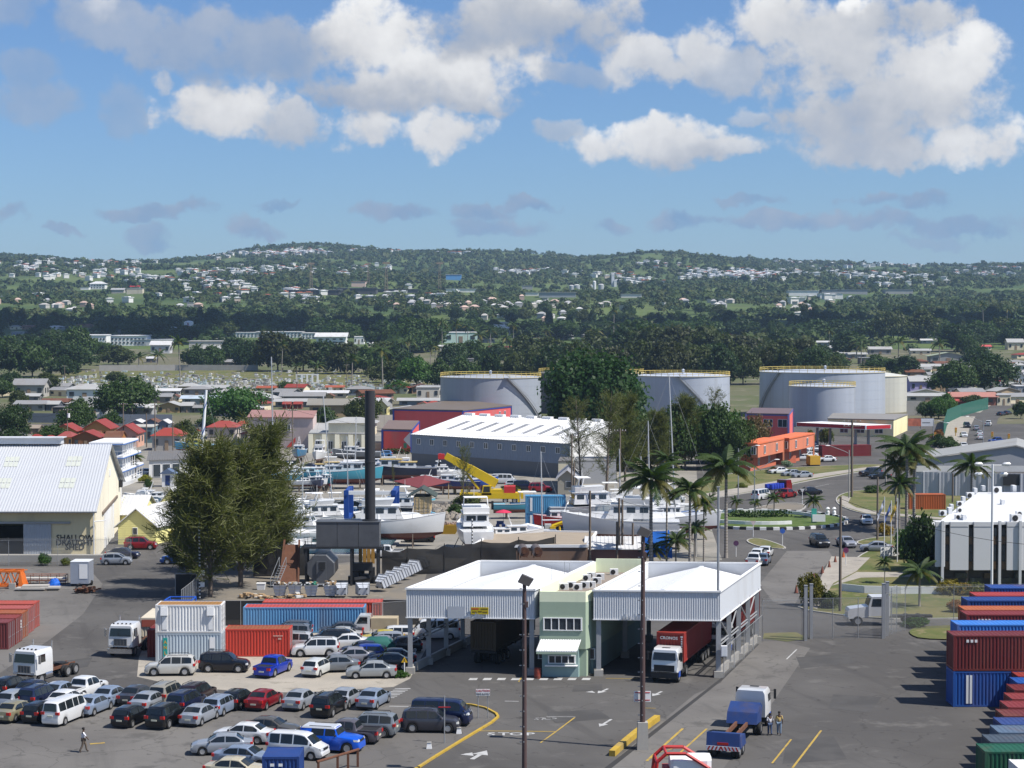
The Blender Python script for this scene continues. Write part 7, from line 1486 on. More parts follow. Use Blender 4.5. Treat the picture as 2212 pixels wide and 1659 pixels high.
def block(name,label,uv,h_,col,roofc,trim=None,winrows=(),roofz=.25,cat='building',P=None,band=None,parapet=False):
    t=thing(name,label,cat);P=P or[pt(a)for a in uv];z0=min(p.z for p in P);Q('wall',WALL,t,'prism',[(p.x,p.y)for p in P],z0-.5,z0+h_,col=col)
    cen=sum(P,Vector())/len(P);Q('roof',METR,t,'prism',[(cen.x+(p.x-cen.x)*1.015,cen.y+(p.y-cen.y)*1.015)for p in P],z0+h_,z0+h_+roofz,col=roofc)
    if trim:
        m=MB()
        for a,b in zip(P,P[1:]+P[:1]):d=b-a;c=(a+b)/2;m.box(c.x,c.y,z0+h_-.35,d.length+.2,.3,.5,math.atan2(d.y,d.x))
        for p in P:m.box(p.x,p.y,z0,.5,.5,h_+.05)
        EE('trim',m,trim,t)
    for(i,fs,zz_,w,hh)in winrows:wins(t,P[i],P[(i+1)%len(P)],fs,z0+zz_,w,hh)
    return t
block('pink_building','long pink building with blue trim and a brown roof',[(850,934),(1000,938),(1104,925),(985,908)],6.6,PINK,srgb(120,108,96),BTR,[(1,(.75,.86),3.2,1.0,2.2)])
pb=block('pink_building','low pink building with a painted mural behind the boats',[(826,976),(889,978),(905,955),(840,954)],5.4,srgb(214,88,86),srgb(130,110,100),BTR)
q=[gp(872,977.4,0),gp(888,977.9,0)];m=MB();m.a([(q[0].x,q[0].y-.14,3.0),(q[1].x,q[1].y-.14,1.2),(q[1].x,q[1].y-.14,5.0),(q[0].x+.6,q[0].y-.14,5.0)],[(0,1,2,3)]);EE('mural',m,mat('mural_white',(.62,.58,.56),.7,0,.3,.6),pb)
Q('green_sill',mat('mural_green',(.08,.26,.13),.7),pb,'box',(q[0].x+q[1].x)/2,q[0].y-.25,1.1,q[1].x-q[0].x,.4,1.2)
block('pink_tower','pink two-windowed block with purple-blue trim behind the orange building',[(1612,964),(1703,966),(1712,950),(1625,948)],8.2,srgb(226,104,100),srgb(120,100,100),mat('violet_trim',(.12,.12,.30),.6),[(0,(.52,.86),5.0,2.3,2.0)])
ORG=srgb(206,122,90);ob_=thing('orange_building','bright orange two-storey stepped building beside the road','building');la,rb=gp(1612,1020,0),gp(1734,990,0);fd=rb-la;nv=Vector((fd.y,-fd.x,0)).normalized();nv=nv if nv.x>0 else-nv
for i,(f0,f1,st)in enumerate(((.06,.50,1.7),(.52,.98,2.8))):
    a,b=la+fd*f0+nv*st,la+fd*f1+nv*st;bk=nv*-4.5
    Q('upper_storey',WALL,ob_,'prism',[(p.x,p.y)for p in(a,b,b+bk,a+bk)],2.9,5.7,col=ORG)
    a2,b2=a-nv*1.6,b-nv*1.6;Q('lower_storey',WALL,ob_,'prism',[(p.x,p.y)for p in(a2,b2,b2+bk,a2+bk)],0,2.9,col=srgb(190,104,76))
    m=MB();d=b-a;c=(a+b)/2+bk/2;m.prism([((p.x-c.x)*1.06+c.x,(p.y-c.y)*1.06+c.y)for p in(a,b,b+bk,a+bk)],5.7,6.0);EE('cornice',m,WALL,ob_,col=srgb(214,110,70))
    wins(ob_,a+bk if False else a,b,(.25,.72),3.5,1.1,1.7);wins(ob_,a2,b2,(.3,.7),.9,1.0,1.6)
    e0,e1=a+bk,a;wins(ob_,e0,e1,(.3,.55,.8),3.5,1.0,1.7)
    Q('pilaster',FLAT,ob_,'box',b.x,b.y,0,.35,.35,5.7,col=srgb(236,150,110))
gs=thing('filling_station_canopy','red-edged white filling station canopy on grey columns','canopy');P=[Vector((70.8,461,0)),Vector((85.5,447,0)),Vector((92.5,451,0)),Vector((78,466,0))]
Q('deck',WHITE,gs,'prism',[(p.x,p.y)for p in P],5.45,6.5)
for a,b in zip(P,P[1:]+P[:1]):d=b-a;c=(a+b)/2;n_=Vector((d.y,-d.x,0)).normalized();Q('fascia',mat('station_red',(.42,.02,.03),.5),gs,'box',c.x+n_.x*.03,c.y+n_.y*.03,5.6,d.length-.5,.12,.85,math.atan2(d.y,d.x))
for f,g in((.2,.3),(.75,.3),(.2,.8),(.75,.8)):c=P[0].lerp(P[1],f).lerp(P[3].lerp(P[2],f),g);Q('column',mat('grey_column',(.3,.3,.32),.6),gs,'box',c.x,c.y,0,.6,.6,5.5)
for i,f in enumerate((.2,.75)):c=P[0].lerp(P[1],f);t=thing('fuel_pump','fuel pump under the filling station canopy','pump',(c.x+1.5,c.y+.5,0),0,'fuel pumps');Q('cabinet',NV,t,'box',0,0,0,.9,.6,1.9);Q('display',WHITE,t,'box',0,-.31,1.2,.6,.03,.4)
st_=block('station_shop','cream filling station shop with orange awnings',[(1788,941),(1930,944),(1960,930),(1800,928)],4.6,srgb(236,226,178),srgb(150,146,140),None,[(0,(.25,.5,.78),.9,2.2,2.0)])
q0,q1=gp(1788,941,0),gp(1930,944,0)
for f in(.50,.78):c=q0.lerp(q1,f);Q('awning',mat('orange_awning',(.56,.22,.06),.7),st_,'hexa',[(c.x-1.8,c.y-.1,3.4),(c.x+1.8,c.y-.1,3.4),(c.x+1.8,c.y-1.4,2.9),(c.x-1.8,c.y-1.4,2.9)],[(c.x-1.8,c.y-.1,3.5),(c.x+1.8,c.y-.1,3.5),(c.x+1.8,c.y-1.4,3.0),(c.x-1.8,c.y-1.4,3.0)])
container((gp(1825,985,0).x,gp(1825,985,0).y),12,12.19,2.6,srgb(120,44,46),'dark red container beside the filling station')
c=pt(A5(380,840),0);t=thing('storage_box','amber yellow storage box by the orange building','box',c,R(15));Q('body',mat('amber',(.50,.29,.03),.6),t,'box',0,0,.3,2.4,2.2,1.9);Q('skid',BLACK,t,'box',0,0,0,2.2,2.0,.3)
c=gp(1698,1000,0);t=thing('garden_wall','low salmon wall at the corner of the orange building','wall',c);Q('wall',WALL,t,'box',0,0,0,4.5,.3,1.6,R(8),col=srgb(214,120,92))
p=pt(C5(880,930));t=thing('billboard','billboard half orange picture and half white beside the far road','billboard',p);s_=p.y/F;z0_,z1_=up_to(p,C5(0,832)[1]),up_to(p,C5(0,735)[1]);x_=lambda x:(C5(x,0)[0]-C5(880,0)[0])*s_
Q('picture_panel',mat('poster',(.42,.13,.08),.6,0,.8,.8),t,'box',(x_(725)+x_(890))/2,0,z0_,x_(890)-x_(725),.2,z1_-z0_);Q('text_panel',mat('poster_white',(.62,.64,.68),.6),t,'box',(x_(890)+x_(1055))/2,0,z0_,x_(1055)-x_(890),.2,z1_-z0_)
Q('printed_line',TEXTK,t,'box',(x_(905)+x_(1005))/2,-.12,z0_+(z1_-z0_)*.42,x_(1005)-x_(905),.02,.16)
for x in(x_(880),x_(1045)):Q('post',STEEL,t,'box',x,.2,0,.25,.25,z1_)
gw=thing('warehouse','wide pale grey warehouse with a shallow gabled roof at the right edge','building');a,b=gp(1978,1070,0),gp(2330,1078,0);yb=a.y;mid_x=(gp(2193,1070,0)).x;dep=Vector((6,21,0))
wallseg(gw,a,b,0,4.3,WALL,srgb(176,178,184),'wall',.9)
m=MB();m.a([(a.x,a.y-.3,4.3),(b.x,a.y-.3,4.3),(b.x,a.y-.3,5.4),(a.x,a.y-.3,5.4)],[(0,1,2,3)]);EE('fascia',m,WALL,gw,col=(.62,.61,.58))
m=MB();m.a([(a.x,a.y,5.4),(b.x,a.y,5.4),(b.x,a.y,6.2),(mid_x,a.y,8.9),(a.x+.5,a.y,6.4)],[(0,1,2,3,4)]);EE('gable',m,FLAT,gw,col=srgb(150,152,156))
for(x0,z0,x1,z1)in((a.x-.3,6.4,mid_x,9.0),(mid_x,9.0,b.x,6.2)):Q('roof_slope',METR,gw,'hexa',[(x0,yb-.4,z0),(x1,yb-.4,z1),(x1+dep.x,yb+dep.y,z1),(x0+dep.x,yb+dep.y,z0)],[(x0,yb-.4,z0+.15),(x1,yb-.4,z1+.15),(x1+dep.x,yb+dep.y,z1+.15),(x0+dep.x,yb+dep.y,z0+.15)],col=srgb(168,168,164))
m=MB();m.quad((a.x,a.y,0),(a.x+dep.x,a.y+dep.y,0),(a.x+dep.x,a.y+dep.y,6.4),(a.x,a.y,6.4));ob('wall',m.mesh('side_wall',WALL),gw,col=srgb(170,170,172))
for f in(.62,):c=a.lerp(b,f);Q('opening',BLACK,gw,'box',c.x,c.y-.05,2.2,4.6,.2,2.0)
for i in range(7):c=a.lerp(b,.05+i*.1);Q('pier',WALL,gw,'box',c.x,c.y-.1,0,.25,.2,4.3,col=srgb(188,190,196))
container((gp(2000,1100,0).x,gp(2000,1100,0).y),0,6.06,2.6,srgb(176,92,48),'orange container beside the grey warehouse')
of=thing('office_building','white panelled office with dark vertical window strips at the right edge','building');y0=gp(2023,1268,0).y;xx=lambda u:(u-CU)/F*y0;zt_,zb_=up_to(gp(2023,1268,0),1128),up_to(gp(2023,1268,0),1231);XL,XR=xx(2030),xx(2420);dp=Vector((14.5,39,0))
Q('core',mat('dark_core',(.055,.045,.038),.5,0,.3,.6),of,'hexa',[(XL+.3,y0+1.2,0),(XR,y0+1.2,0),(XR+dp.x,y0+dp.y,0),(XL+dp.x,y0+dp.y,0)],[(XL+.3,y0+1.2,zt_-.3),(XR,y0+1.2,zt_-.3),(XR+dp.x,y0+dp.y,zt_-.3),(XL+dp.x,y0+dp.y,zt_-.3)])
Q('roof',mat('white_roof_coat',(.60,.61,.62),.8,0,.12,.25,dirt=.3,dcol=(.34,.33,.32)),of,'hexa',[(XL,y0+.1,zt_-.3),(XR,y0+.1,zt_-.3),(XR+dp.x,y0+dp.y,zt_-.3),(XL+dp.x,y0+dp.y,zt_-.3)],[(XL,y0+.1,zt_),(XR,y0+.1,zt_),(XR+dp.x,y0+dp.y,zt_),(XL+dp.x,y0+dp.y,zt_)])
ux=lambda x:xx(A5(x,0)[0])
PW=mat('office_panel',(.60,.60,.60),.7,0,.06,.4,dirt=.12,dcol=(.4,.38,.36))
for i,(u0,u1)in enumerate(((1372,1448),(1490,1637),(1680,1832),(1946,2090),(2130,2270),(2310,2450))):
    m=MB();z_lo=zb_ if i else zb_+.4;m.box((ux(u0)+ux(u1))/2,y0-.05,z_lo,ux(u1)-ux(u0),.4,zt_-.55-z_lo);EE('wall_panel',m,PW,of)
    Q('parapet_panel',PW,of,'box',(ux(u0)+ux(u1))/2,y0-.06,zt_-.5,ux(u1)-ux(u0),.45,.55)
for(u0,u1)in((1450,1487),(1640,1677),(1836,1872),(1900,1942),(2092,2128),(2272,2308)):
    for j in range(5):h0=zb_+(zt_-zb_-.7)*j/5;Q('pane',PANE if j%3 else mat('bronze_pane',(.10,.065,.04),.3),of,'box',(ux(u0)+ux(u1))/2,y0+.25,h0+.05,ux(u1)-ux(u0)-.06,.1,(zt_-zb_-.7)/5-.09)
for u in(1425,1885,2050):Q('column',PW,of,'box',ux(u),y0-.35,0,.3,.3,zt_+.2)
for i in range(12):Q('lower_window',PANE if i%3 else mat('bronze_pane'),of,'box',XL+1.2+i*1.75,y0+1.0,.9 if i%2 else .3,1.5,.12,zb_-1.4)
for i,(x,y,s)in enumerate([(1420,1240,1),(1475,1225,1.2),(1560,1215,.9),(1490,1190,1),(1560,1165,1),(1585,1130,1.1),(1640,1100,1.2),(1680,1060,1.1),(1545,1270,.9),(1590,1275,1),(1855,1060,1.4),(1990,1045,1.3),(2005,1290,1.4),(1745,1040,1.1),(2040,1250,1.1),(1900,1150,1.0)]):
    acunit(pt(A5(x,y),zt_),R(90 if i%2 else 10),'white air conditioning unit on the office roof','air conditioners on the office roof',1.05*s)
block('kiosk','small flat white-roofed kiosk beside the office',[(1985,1182),(2042,1182),(2046,1170),(1990,1170)],2.7,srgb(120,116,108),(.7,.7,.7),roofz=.35)
# ---------------------------------------------------------------- oil tanks
def tank(u,D,Rr,h_,label,col,rail=True,stair=None,cone=.8):
    x=(u-CU)/F*D;t=thing('oil_tank',label,'tank',(x,D,0));TM=mat('tank_paint',None,.42,.12,.16,.35,dirt=.35,dcol=(.26,.25,.245),streak=True,stretch=.012)
    n_=5
    for k in range(n_):
        m=MB();r_=Rr+(n_-1-k)*.03;m.lathe([(r_,h_*k/n_),(r_,h_*(k+1)/n_-.05),(r_-.06,h_*(k+1)/n_-.04),(r_-.06,h_*(k+1)/n_)],72);ob('shell_course',m.mesh('shell_course',TM,25),t,col=col)
    m=MB();m.lathe([(Rr,h_),(Rr*.6,h_+cone*.5),(.01,h_+cone)],72);ob('roof',m.mesh('roof',TM,40),t,col=tuple(min(.7,c*1.2)for c in col));Q('rim',mat('cream_rim',(.58,.53,.40),.6),t,'lathe',[(Rr,h_-.25),(Rr+.22,h_-.2),(Rr+.22,h_),(Rr,h_+.02)],72)
    if rail:
        YR=mat('rail_yellow',(.62,.47,.13),.6);m=MB();N_=48
        for i in range(N_):a=2*math.pi*i/N_;m.cyl((Rr*math.cos(a),Rr*math.sin(a),h_),(Rr*math.cos(a),Rr*math.sin(a),h_+1.25),.085,n=4)
        for z in(.65,1.22):m.tube([(Rr*math.cos(2*math.pi*i/N_),Rr*math.sin(2*math.pi*i/N_),h_+z)for i in range(N_+1)],.085,4)
        EE('railing',m,YR,t)
    if stair:
        a0,a1=R(stair[0]),R(stair[1]);m,rl=MB(),MB();n2=44
        for i in range(n2):
            f=i/n2;a=a0+(a1-a0)*f;z=h_*f;m.box((Rr+.55)*math.cos(a),(Rr+.55)*math.sin(a),z,.8,.4,.08,a)
        for r_ in(Rr+.15,Rr+.95):
            path=[(r_*math.cos(a0+(a1-a0)*i/n2),r_*math.sin(a0+(a1-a0)*i/n2),h_*i/n2)for i in range(n2+1)];rl.tube(path,.14,4);rl.tube([(x_,y_,z_+1.0)for x_,y_,z_ in path],.05,4)
        EE('stair_tread',m,STEEL,t);EE('stair_stringer',rl,mat('stair_grey',(.30,.30,.28),.6),t);Q('landing',STEEL,t,'box',(Rr+.7)*math.cos(a1),(Rr+.7)*math.sin(a1),h_-.1,1.6,1.6,.12,a1)
    Q('roof_vent',TM,t,'lathe',[(.4,0),(.4,1.3),(.6,1.3),(.1,1.7)],10,(0,-Rr*.3,h_+cone*.6),col=col)
    return t
TG=srgb(160,166,178)
tank(1060,593,16.1,14.2,'grey oil tank with a curving stair behind the white-roofed warehouse',srgb(160,165,172),stair=(-18,-72));tank(1277,650,18.4,14.1,'dark grey oil tank behind the big round tree',srgb(66,68,74));tank(1473,606,15.6,14.3,'pale oil tank with a straight stair right of the round tree',srgb(176,182,192),stair=(-52,-100));tank(1776,628,21.0,15.0,'largest silver oil tank near the filling station',srgb(172,178,188),stair=(-178,-140));tank(1776.5,566,10.0,12.2,'smaller silver oil tank in front of the largest one',srgb(168,173,182));tank(1872,655,14.0,12.9,'cream oil tank without railing behind the largest one',srgb(196,194,182),rail=False,cone=1.6)
# ---------------------------------------------------------------- town houses from shared unit parts
UH={}
def unit(kind):
    if kind in UH:return UH[kind]
    w,r=MB(),MB();rh=.42;o=.07
    if kind=='gable':
        w.box(0,0,-.2,1,1,1.2);w.a([(-.5,-.5,1),(-.5,.5,1),(-.5,0,1+rh)],[(0,2,1)]);w.a([(.5,-.5,1),(.5,.5,1),(.5,0,1+rh)],[(0,1,2)])
        for s in(-1,1):r.hexa([(-.5-o,s*(.5+o),.94),(.5+o,s*(.5+o),.94),(.5+o,0,1+rh),(-.5-o,0,1+rh)],[(-.5-o,s*(.5+o),.99),(.5+o,s*(.5+o),.99),(.5+o,0,1.05+rh),(-.5-o,0,1.05+rh)])
    elif kind=='front':
        w.box(0,0,-.2,1,1,1.2);w.a([(-.5,-.5,1),(.5,-.5,1),(0,-.5,1+rh*1.3)],[(0,1,2)]);w.a([(-.5,.5,1),(.5,.5,1),(0,.5,1+rh*1.3)],[(0,2,1)])
        for s in(-1,1):r.hexa([(s*(.5+o),-.5-o,.93),(s*(.5+o),.5+o,.93),(0,.5+o,1+rh*1.3),(0,-.5-o,1+rh*1.3)],[(s*(.5+o),-.5-o,.98),(s*(.5+o),.5+o,.98),(0,.5+o,1.05+rh*1.3),(0,-.5-o,1.05+rh*1.3)])
    elif kind=='hip':
        w.box(0,0,-.2,1,1,1.2);r.a([(-.5-o,-.5-o,.96),(.5+o,-.5-o,.96),(.5+o,.5+o,.96),(-.5-o,.5+o,.96),(-.18,0,1+rh),(.18,0,1+rh)],[(0,1,5,4),(1,2,5),(2,3,4,5),(3,0,4),(3,2,1,0)])
    else:
        w.box(0,0,-.2,1,1,1.2);r.hexa([(-.53,-.53,1),(.53,-.53,1),(.53,.53,1.06),(-.53,.53,1.06)],[(-.53,-.53,1.05),(.53,-.53,1.05),(.53,.53,1.11),(-.53,.53,1.11)])
    win=MB();win.box(0,0,0,.13,.03,.38);dr=MB();dr.box(0,0,0,.12,.03,.66)
    UH[kind]=(w.mesh('wall',WALL),r.mesh('roof',METR),win.mesh('window',PANE),dr.mesh('door',mat('door_paint',(.25,.18,.12),.7,0,.3,.2)));return UH[kind]
HOUSES=[];PROT=[]
def house(p,w,d,h_,rz,kind,wall,roof,label,group=None,nwin=3,sid=True):
    t=thing('house',label,'house',p,R(rz),group,(w,d,h_));a,b,c,e=unit(kind);ob('wall',a,t,col=wall);ob('roof',b,t,col=roof)
    for i in range(nwin):
        x=-.36+.72*i/max(1,nwin-1)if nwin>1 else-.2
        if nwin>1 and i==nwin//2:ob('door',e,t,(x,-.505,0))
        else:ob('window',c,t,(x,-.505,.36))
    if sid and nwin:
        for y in(-.2,.22):ob('window',c,t,(.505,y,.36),R(90))
    HOUSES.append(t);return t
GR1,GR2,GR3,RDR,RST,OCH,CRE,WHW,TAN=srgb(150,150,150),srgb(178,178,176),srgb(120,118,116),srgb(150,58,48),srgb(116,74,52),srgb(190,140,84),srgb(222,210,180),srgb(222,222,220),srgb(176,150,110)
def hpx(zf,x0,x1,ytop,ybase,dep,kind,wall,roof,label,rz=0,wallfrac=.62,grp=None,nwin=3):
    """house whose front spans x0..x1 and whose ridge shows at ytop, base at ybase, in a zoomed view"""
    u,v=zf((x0+x1)/2,ybase);p=gp(u,v);s=p.y/F;w=(zf(x1,0)[0]-zf(x0,0)[0])*s*.93;hh=up_to(p,zf(0,ytop)[1]);k=1.05+(.42 if kind in('gable','hip')else .55 if kind=='front' else 0)
    hh=max(2.6,min(hh,11));PROT.append((zf(x0,0)[0],zf(x1,0)[0],zf(0,ytop)[1],v,p.y));p.y+=dep/2
    return house(p,w,dep,hh/k,rz,kind,wall,roof,label,grp,nwin)
TW='houses of the waterfront town'
for a in[(C1,155,550,120,345,9,'gable',srgb(168,164,156),GR1,'two-storey grey house at the left of the cemetery'),(C1,190,480,300,405,7,'gable',GR3,GR2,'low grey-roofed house in front of the two-storey one'),(C1,800,1270,180,380,10,'hip',WHW,GR2,'white villa with a hipped grey roof below the cemetery'),(C1,170,560,388,520,9,'gable',srgb(150,146,140),GR1,'wide grey-roofed house behind the tin fence'),(C1,560,720,392,520,7,'gable',srgb(80,84,92),GR2,'dark-walled house next to the wide grey roof'),(C1,640,830,480,560,6,'flat',srgb(60,58,60),GR3,'dark shed behind the tin fence'),
 (C1,1770,2200,238,330,8,'gable',srgb(200,196,188),(.68,.68,.67),'long white-roofed house below the cemetery'),(C1,1780,2100,300,420,8,'gable',srgb(140,128,116),GR1,'grey-roofed house in front of the long white roof'),(C1,1920,2212,400,545,9,'front',TAN,GR2,'tan gabled house with a pale grey roof'),(C1,2060,2200,310,400,6,'front',CRE,RST,'small cream gabled house with a rusty porch'),
 (C1,640,940,672,900,8,'front',OCH,RDR,'ochre gabled cottage with a red roof at the left'),(C1,1020,1350,625,900,10,'front',OCH,RDR,'largest ochre gabled cottage with a red roof'),(C1,1380,1690,680,960,9,'front',srgb(206,160,140),RDR,'pinkish cottage with a red roof and white windows'),(C1,880,1220,758,960,8,'front',srgb(120,80,50),RDR,'brown gabled cottage in front of the largest ochre one'),(C1,345,480,798,960,6,'hip',OCH,RDR,'red-roofed cottage at the end of the row behind the shed'),(C1,515,655,812,960,6,'hip',OCH,RDR,'second red-roofed cottage behind the shed ridge'),(C1,690,890,765,960,7,'hip',OCH,srgb(155,74,67),'faded red roof between the cottages'),(C1,1110,1225,760,930,5,'gable',OCH,RST,'rusty-roofed hut between the red cottages'),(C1,1275,1490,765,990,6,'gable',srgb(160,104,52),RST,'ochre hut with a rusty lean-to roof'),
 (C1,1850,2230,720,1000,9,'hip',srgb(160,156,150),srgb(160,65,52),'grey-walled house with a wide red hipped roof'),(C1,1565,1760,620,740,7,'front',srgb(130,136,144),(.7,.7,.7),'grey gabled house with a white roof'),(C1,1745,1950,610,740,7,'front',srgb(110,122,138),RST,'slate gabled house with a rusty roof'),(C1,1925,2070,620,740,7,'front',srgb(120,130,144),(.68,.68,.68),'slate gabled house with a pale roof'),(C1,1560,1880,705,905,7,'flat',srgb(96,120,128),srgb(200,196,184),'flat-roofed bar with green arches'),(C1,300,480,730,800,5,'gable',srgb(110,96,84),srgb(160,146,130),'pale-roofed shack behind the dark green tree'),
 (C2,15,260,145,225,8,'hip',srgb(150,148,146),GR1,'grey hipped house at the foot of the cemetery'),(C2,285,385,183,245,7,'gable',GR3,GR1,'small grey house right of the hipped one'),(C2,0,370,228,310,8,'gable',srgb(160,160,160),srgb(190,204,216),'long pale blue-roofed house'),(C2,0,105,285,375,7,'gable',GR3,GR2,'grey house behind the furled sail'),(C2,105,285,318,380,7,'gable',GR3,GR1,'low grey house right of the furled sail'),(C2,650,825,150,200,7,'gable',CRE,srgb(168,85,57),'orange-roofed house at the cemetery edge'),(C2,850,1230,200,300,9,'gable',srgb(140,138,134),GR1,'wide grey roof behind the tall chimney'),(C2,1055,1430,185,250,9,'gable',srgb(190,180,160),(.68,.68,.68),'long white roof behind the wide grey one'),(C2,1230,1315,208,275,6,'front',TAN,RST,'small tan gable beside the white roof'),(C2,1240,1400,150,195,6,'gable',CRE,srgb(168,90,64),'second orange roof at the cemetery edge'),(C2,800,1150,255,330,8,'gable',GR3,GR2,'grey-roofed house in the middle of the town'),
 (C2,870,945,280,350,5,'gable',srgb(130,60,50),RDR,'little red-roofed hut in the middle of the town'),(C2,965,1040,280,345,5,'gable',srgb(120,60,50),RDR,'second little red-roofed hut'),(C2,1090,1500,258,415,10,'gable',srgb(160,140,110),srgb(146,142,132),'big tan-walled hall with a grey-brown roof'),(C2,1660,1775,258,418,12,'front',srgb(226,212,150),srgb(150,150,146),'pale yellow gable end beside the chimney'),(C2,2015,2225,155,260,8,'flat',srgb(196,190,178),GR2,'beige flat-topped house left of the first tank'),(C2,1860,2225,250,320,8,'gable',srgb(110,124,136),GR2,'long grey roof left of the first tank'),(C2,2030,2130,282,345,6,'front',CRE,srgb(168,74,57),'orange gabled roof by the pink building'),(C2,2110,2220,275,340,7,'hip',CRE,srgb(168,70,56),'orange hipped roof by the pink building'),(C2,1770,2130,318,400,8,'front',srgb(84,104,120),GR2,'blue-grey gabled store by the pink building'),
 (C2,220,480,445,600,10,'hip',srgb(190,180,170),srgb(160,71,60),'red hipped roof behind the furled sail'),(C2,500,860,508,650,11,'hip',srgb(200,190,176),srgb(164,54,40),'bright red hipped roof above the feathery trees'),(C2,-10,120,500,630,9,'hip',srgb(176,170,164),srgb(160,62,48),'red roof left of the furled sail'),(C2,480,560,470,520,6,'hip',CRE,srgb(164,70,56),'small red roof between the larger ones'),(C2,760,860,385,445,7,'gable',srgb(130,150,150),srgb(200,196,180),'pale-roofed house below the red huts'),
 (C5,745,1030,190,400,8,'gable',srgb(178,168,214),GR2,'lilac house with a grey roof beside the far road'),(C5,700,1250,410,520,8,'gable',srgb(180,172,160),GR2,'long pale-roofed house right of the tanks'),(C5,1290,1870,400,570,11,'gable',srgb(150,100,84),srgb(186,130,116),'wide brown house with a faded pink roof'),(C5,1860,2050,430,570,7,'flat',CRE,GR2,'cream flat-roofed house by the far road'),(C5,1345,1545,490,580,6,'gable',srgb(150,60,56),srgb(186,80,74),'red-roofed annexe of the wide brown house'),(C5,2090,2230,10,130,9,'hip',WHW,GR2,'white two-storey house at the upper right edge'),(C5,2105,2230,130,300,9,'front',WHW,GR1,'white gabled house at the right edge'),(C5,2100,2230,315,440,8,'flat',srgb(150,156,160),(.66,.66,.66),'grey flat-roofed house at the right edge'),
 (B4,530,670,962,1040,9,'hip',WHW,(.7,.7,.7),'white hipped house behind the tanks'),(B4,620,870,1030,1080,9,'gable',srgb(160,156,150),GR2,'low pale roof behind the large tank'),(B4,880,1080,980,1050,8,'gable',srgb(150,146,140),GR2,'grey roof behind the palms on the right'),(B4,1240,1420,998,1050,8,'gable',CRE,GR2,'cream house among the trees on the right'),(B4,1400,1730,1028,1115,10,'front',srgb(150,150,146),srgb(170,180,150),'greenish-roofed house on the right'),(B4,2070,2215,912,1010,9,'gable',CRE,GR2,'cream house high on the right edge'),(B4,1480,1545,808,850,7,'gable',WHW,GR2,'white house glimpsed among the far right trees'),(B4,1025,1130,818,870,8,'gable',CRE,(.68,.68,.68),'white-roofed house between the right-hand trees'),(B4,1240,1340,875,920,8,'hip',CRE,srgb(200,170,140),'tan-roofed house among the right-hand trees'),(B4,1395,1510,872,930,8,'gable',WHW,(.68,.68,.68),'white angled roof among the right-hand trees'),(B4,665,900,765,850,12,'front',srgb(180,184,188),(.68,.69,.7),'white gabled hall behind the olive trees'),(B4,1840,1935,965,1010,7,'gable',CRE,srgb(206,90,86),'red roof among the right-hand houses'),(B4,1150,1250,1065,1115,7,'gable',CRE,(.66,.66,.66),'small white-roofed house above the far road'),(B4,800,965,1075,1130,8,'flat',srgb(110,100,92),GR1,'dark shack behind the largest tank'),
 (B2,1940,2175,785,895,11,'hip',srgb(170,166,160),(.70,.70,.70),'hipped white-roofed hall behind the palms'),(B2,1585,1890,858,950,11,'flat',srgb(196,216,206),(.7,.7,.7),'pale mint flat-roofed building behind the palms'),(B2,1680,1880,990,1060,9,'gable',srgb(150,146,140),GR1,'grey house between the tall palms'),(B2,1720,1860,1035,1090,8,'hip',srgb(150,150,146),GR2,'hipped house between the tall palms'),(B2,1690,1850,1085,1165,7,'flat',srgb(150,146,140),GR3,'grey-walled yard building behind the first tank'),(B2,1980,2070,980,1040,8,'gable',srgb(180,176,170),GR2,'pale house right of the tall palms'),(B2,820,910,895,960,10,'flat',WHW,(.7,.7,.7),'small white block right of the white school'),(B2,930,1010,885,950,9,'flat',srgb(190,214,206),(.7,.7,.7),'pale green block right of the white school'),(B2,940,1020,935,990,7,'hip',CRE,(.66,.66,.66),'white hipped roof among the dark trees'),(B2,1000,1080,1060,1110,7,'gable',srgb(150,120,110),srgb(190,150,140),'pinkish roof glimpsed behind the leaning palm'),
 (B1,1700,1890,1060,1160,10,'gable',srgb(214,208,186),GR1,'cream house with many windows behind the cemetery wall'),(B1,1740,1890,970,1060,9,'gable',GR3,GR2,'grey-roofed hall behind the tall palm'),(B1,1285,1460,930,1040,12,'gable',srgb(190,190,190),(.66,.66,.66),'white-roofed wing behind the coconut palms'),(B1,1945,2010,1045,1110,6,'gable',TAN,RST,'rusty-roofed shack behind the cemetery wall'),(B1,1250,1340,1065,1120,7,'gable',GR3,(.62,.62,.64),'pale roof glimpsed behind the coconut palms'),(B1,1900,2000,1090,1160,7,'gable',srgb(120,116,112),GR1,'grey shack behind the cemetery wall')]:
    zf,x0,x1,yt,yb_,dp_,k_,wc,rc_,lb=a;hpx(zf,x0,x1,yt,yb_,dp_,k_,wc,rc_,lb,grp=TW)
SW=(.74,.74,.73)
def slab(zf,x0,x1,yt,yb,dep,label,col=SW,roof=None,wn=0,name='public_building',kind='flat',grp=None):
    u,v=zf((x0+x1)/2,yb);p=gp(u,v);s=p.y/F;w=(zf(x1,0)[0]-zf(x0,0)[0])*s;h_=max(2.5,up_to(p,zf(0,yt)[1]));p.y+=dep/2
    PROT.append((zf(x0,0)[0],zf(x1,0)[0],zf(0,yt)[1],v,p.y));t=thing(name,label,'building',p,0,grp,(w,dep,h_/(1.06 if kind=='flat' else 1.45)));a,b,c,e=unit(kind);ob('wall',a,t,col=col);ob('roof',b,t,col=roof or(.72,.72,.72))
    if wn:
        wm=MB();wm.box(0,0,0,.45/wn,.03,.16);wm=wm.mesh('window',PANE)
        for r_ in(.25,.62):
            for i in range(wn):ob('window',wm,t,(-.47+.94*(i+.5)/wn,-.505,r_))
    return t
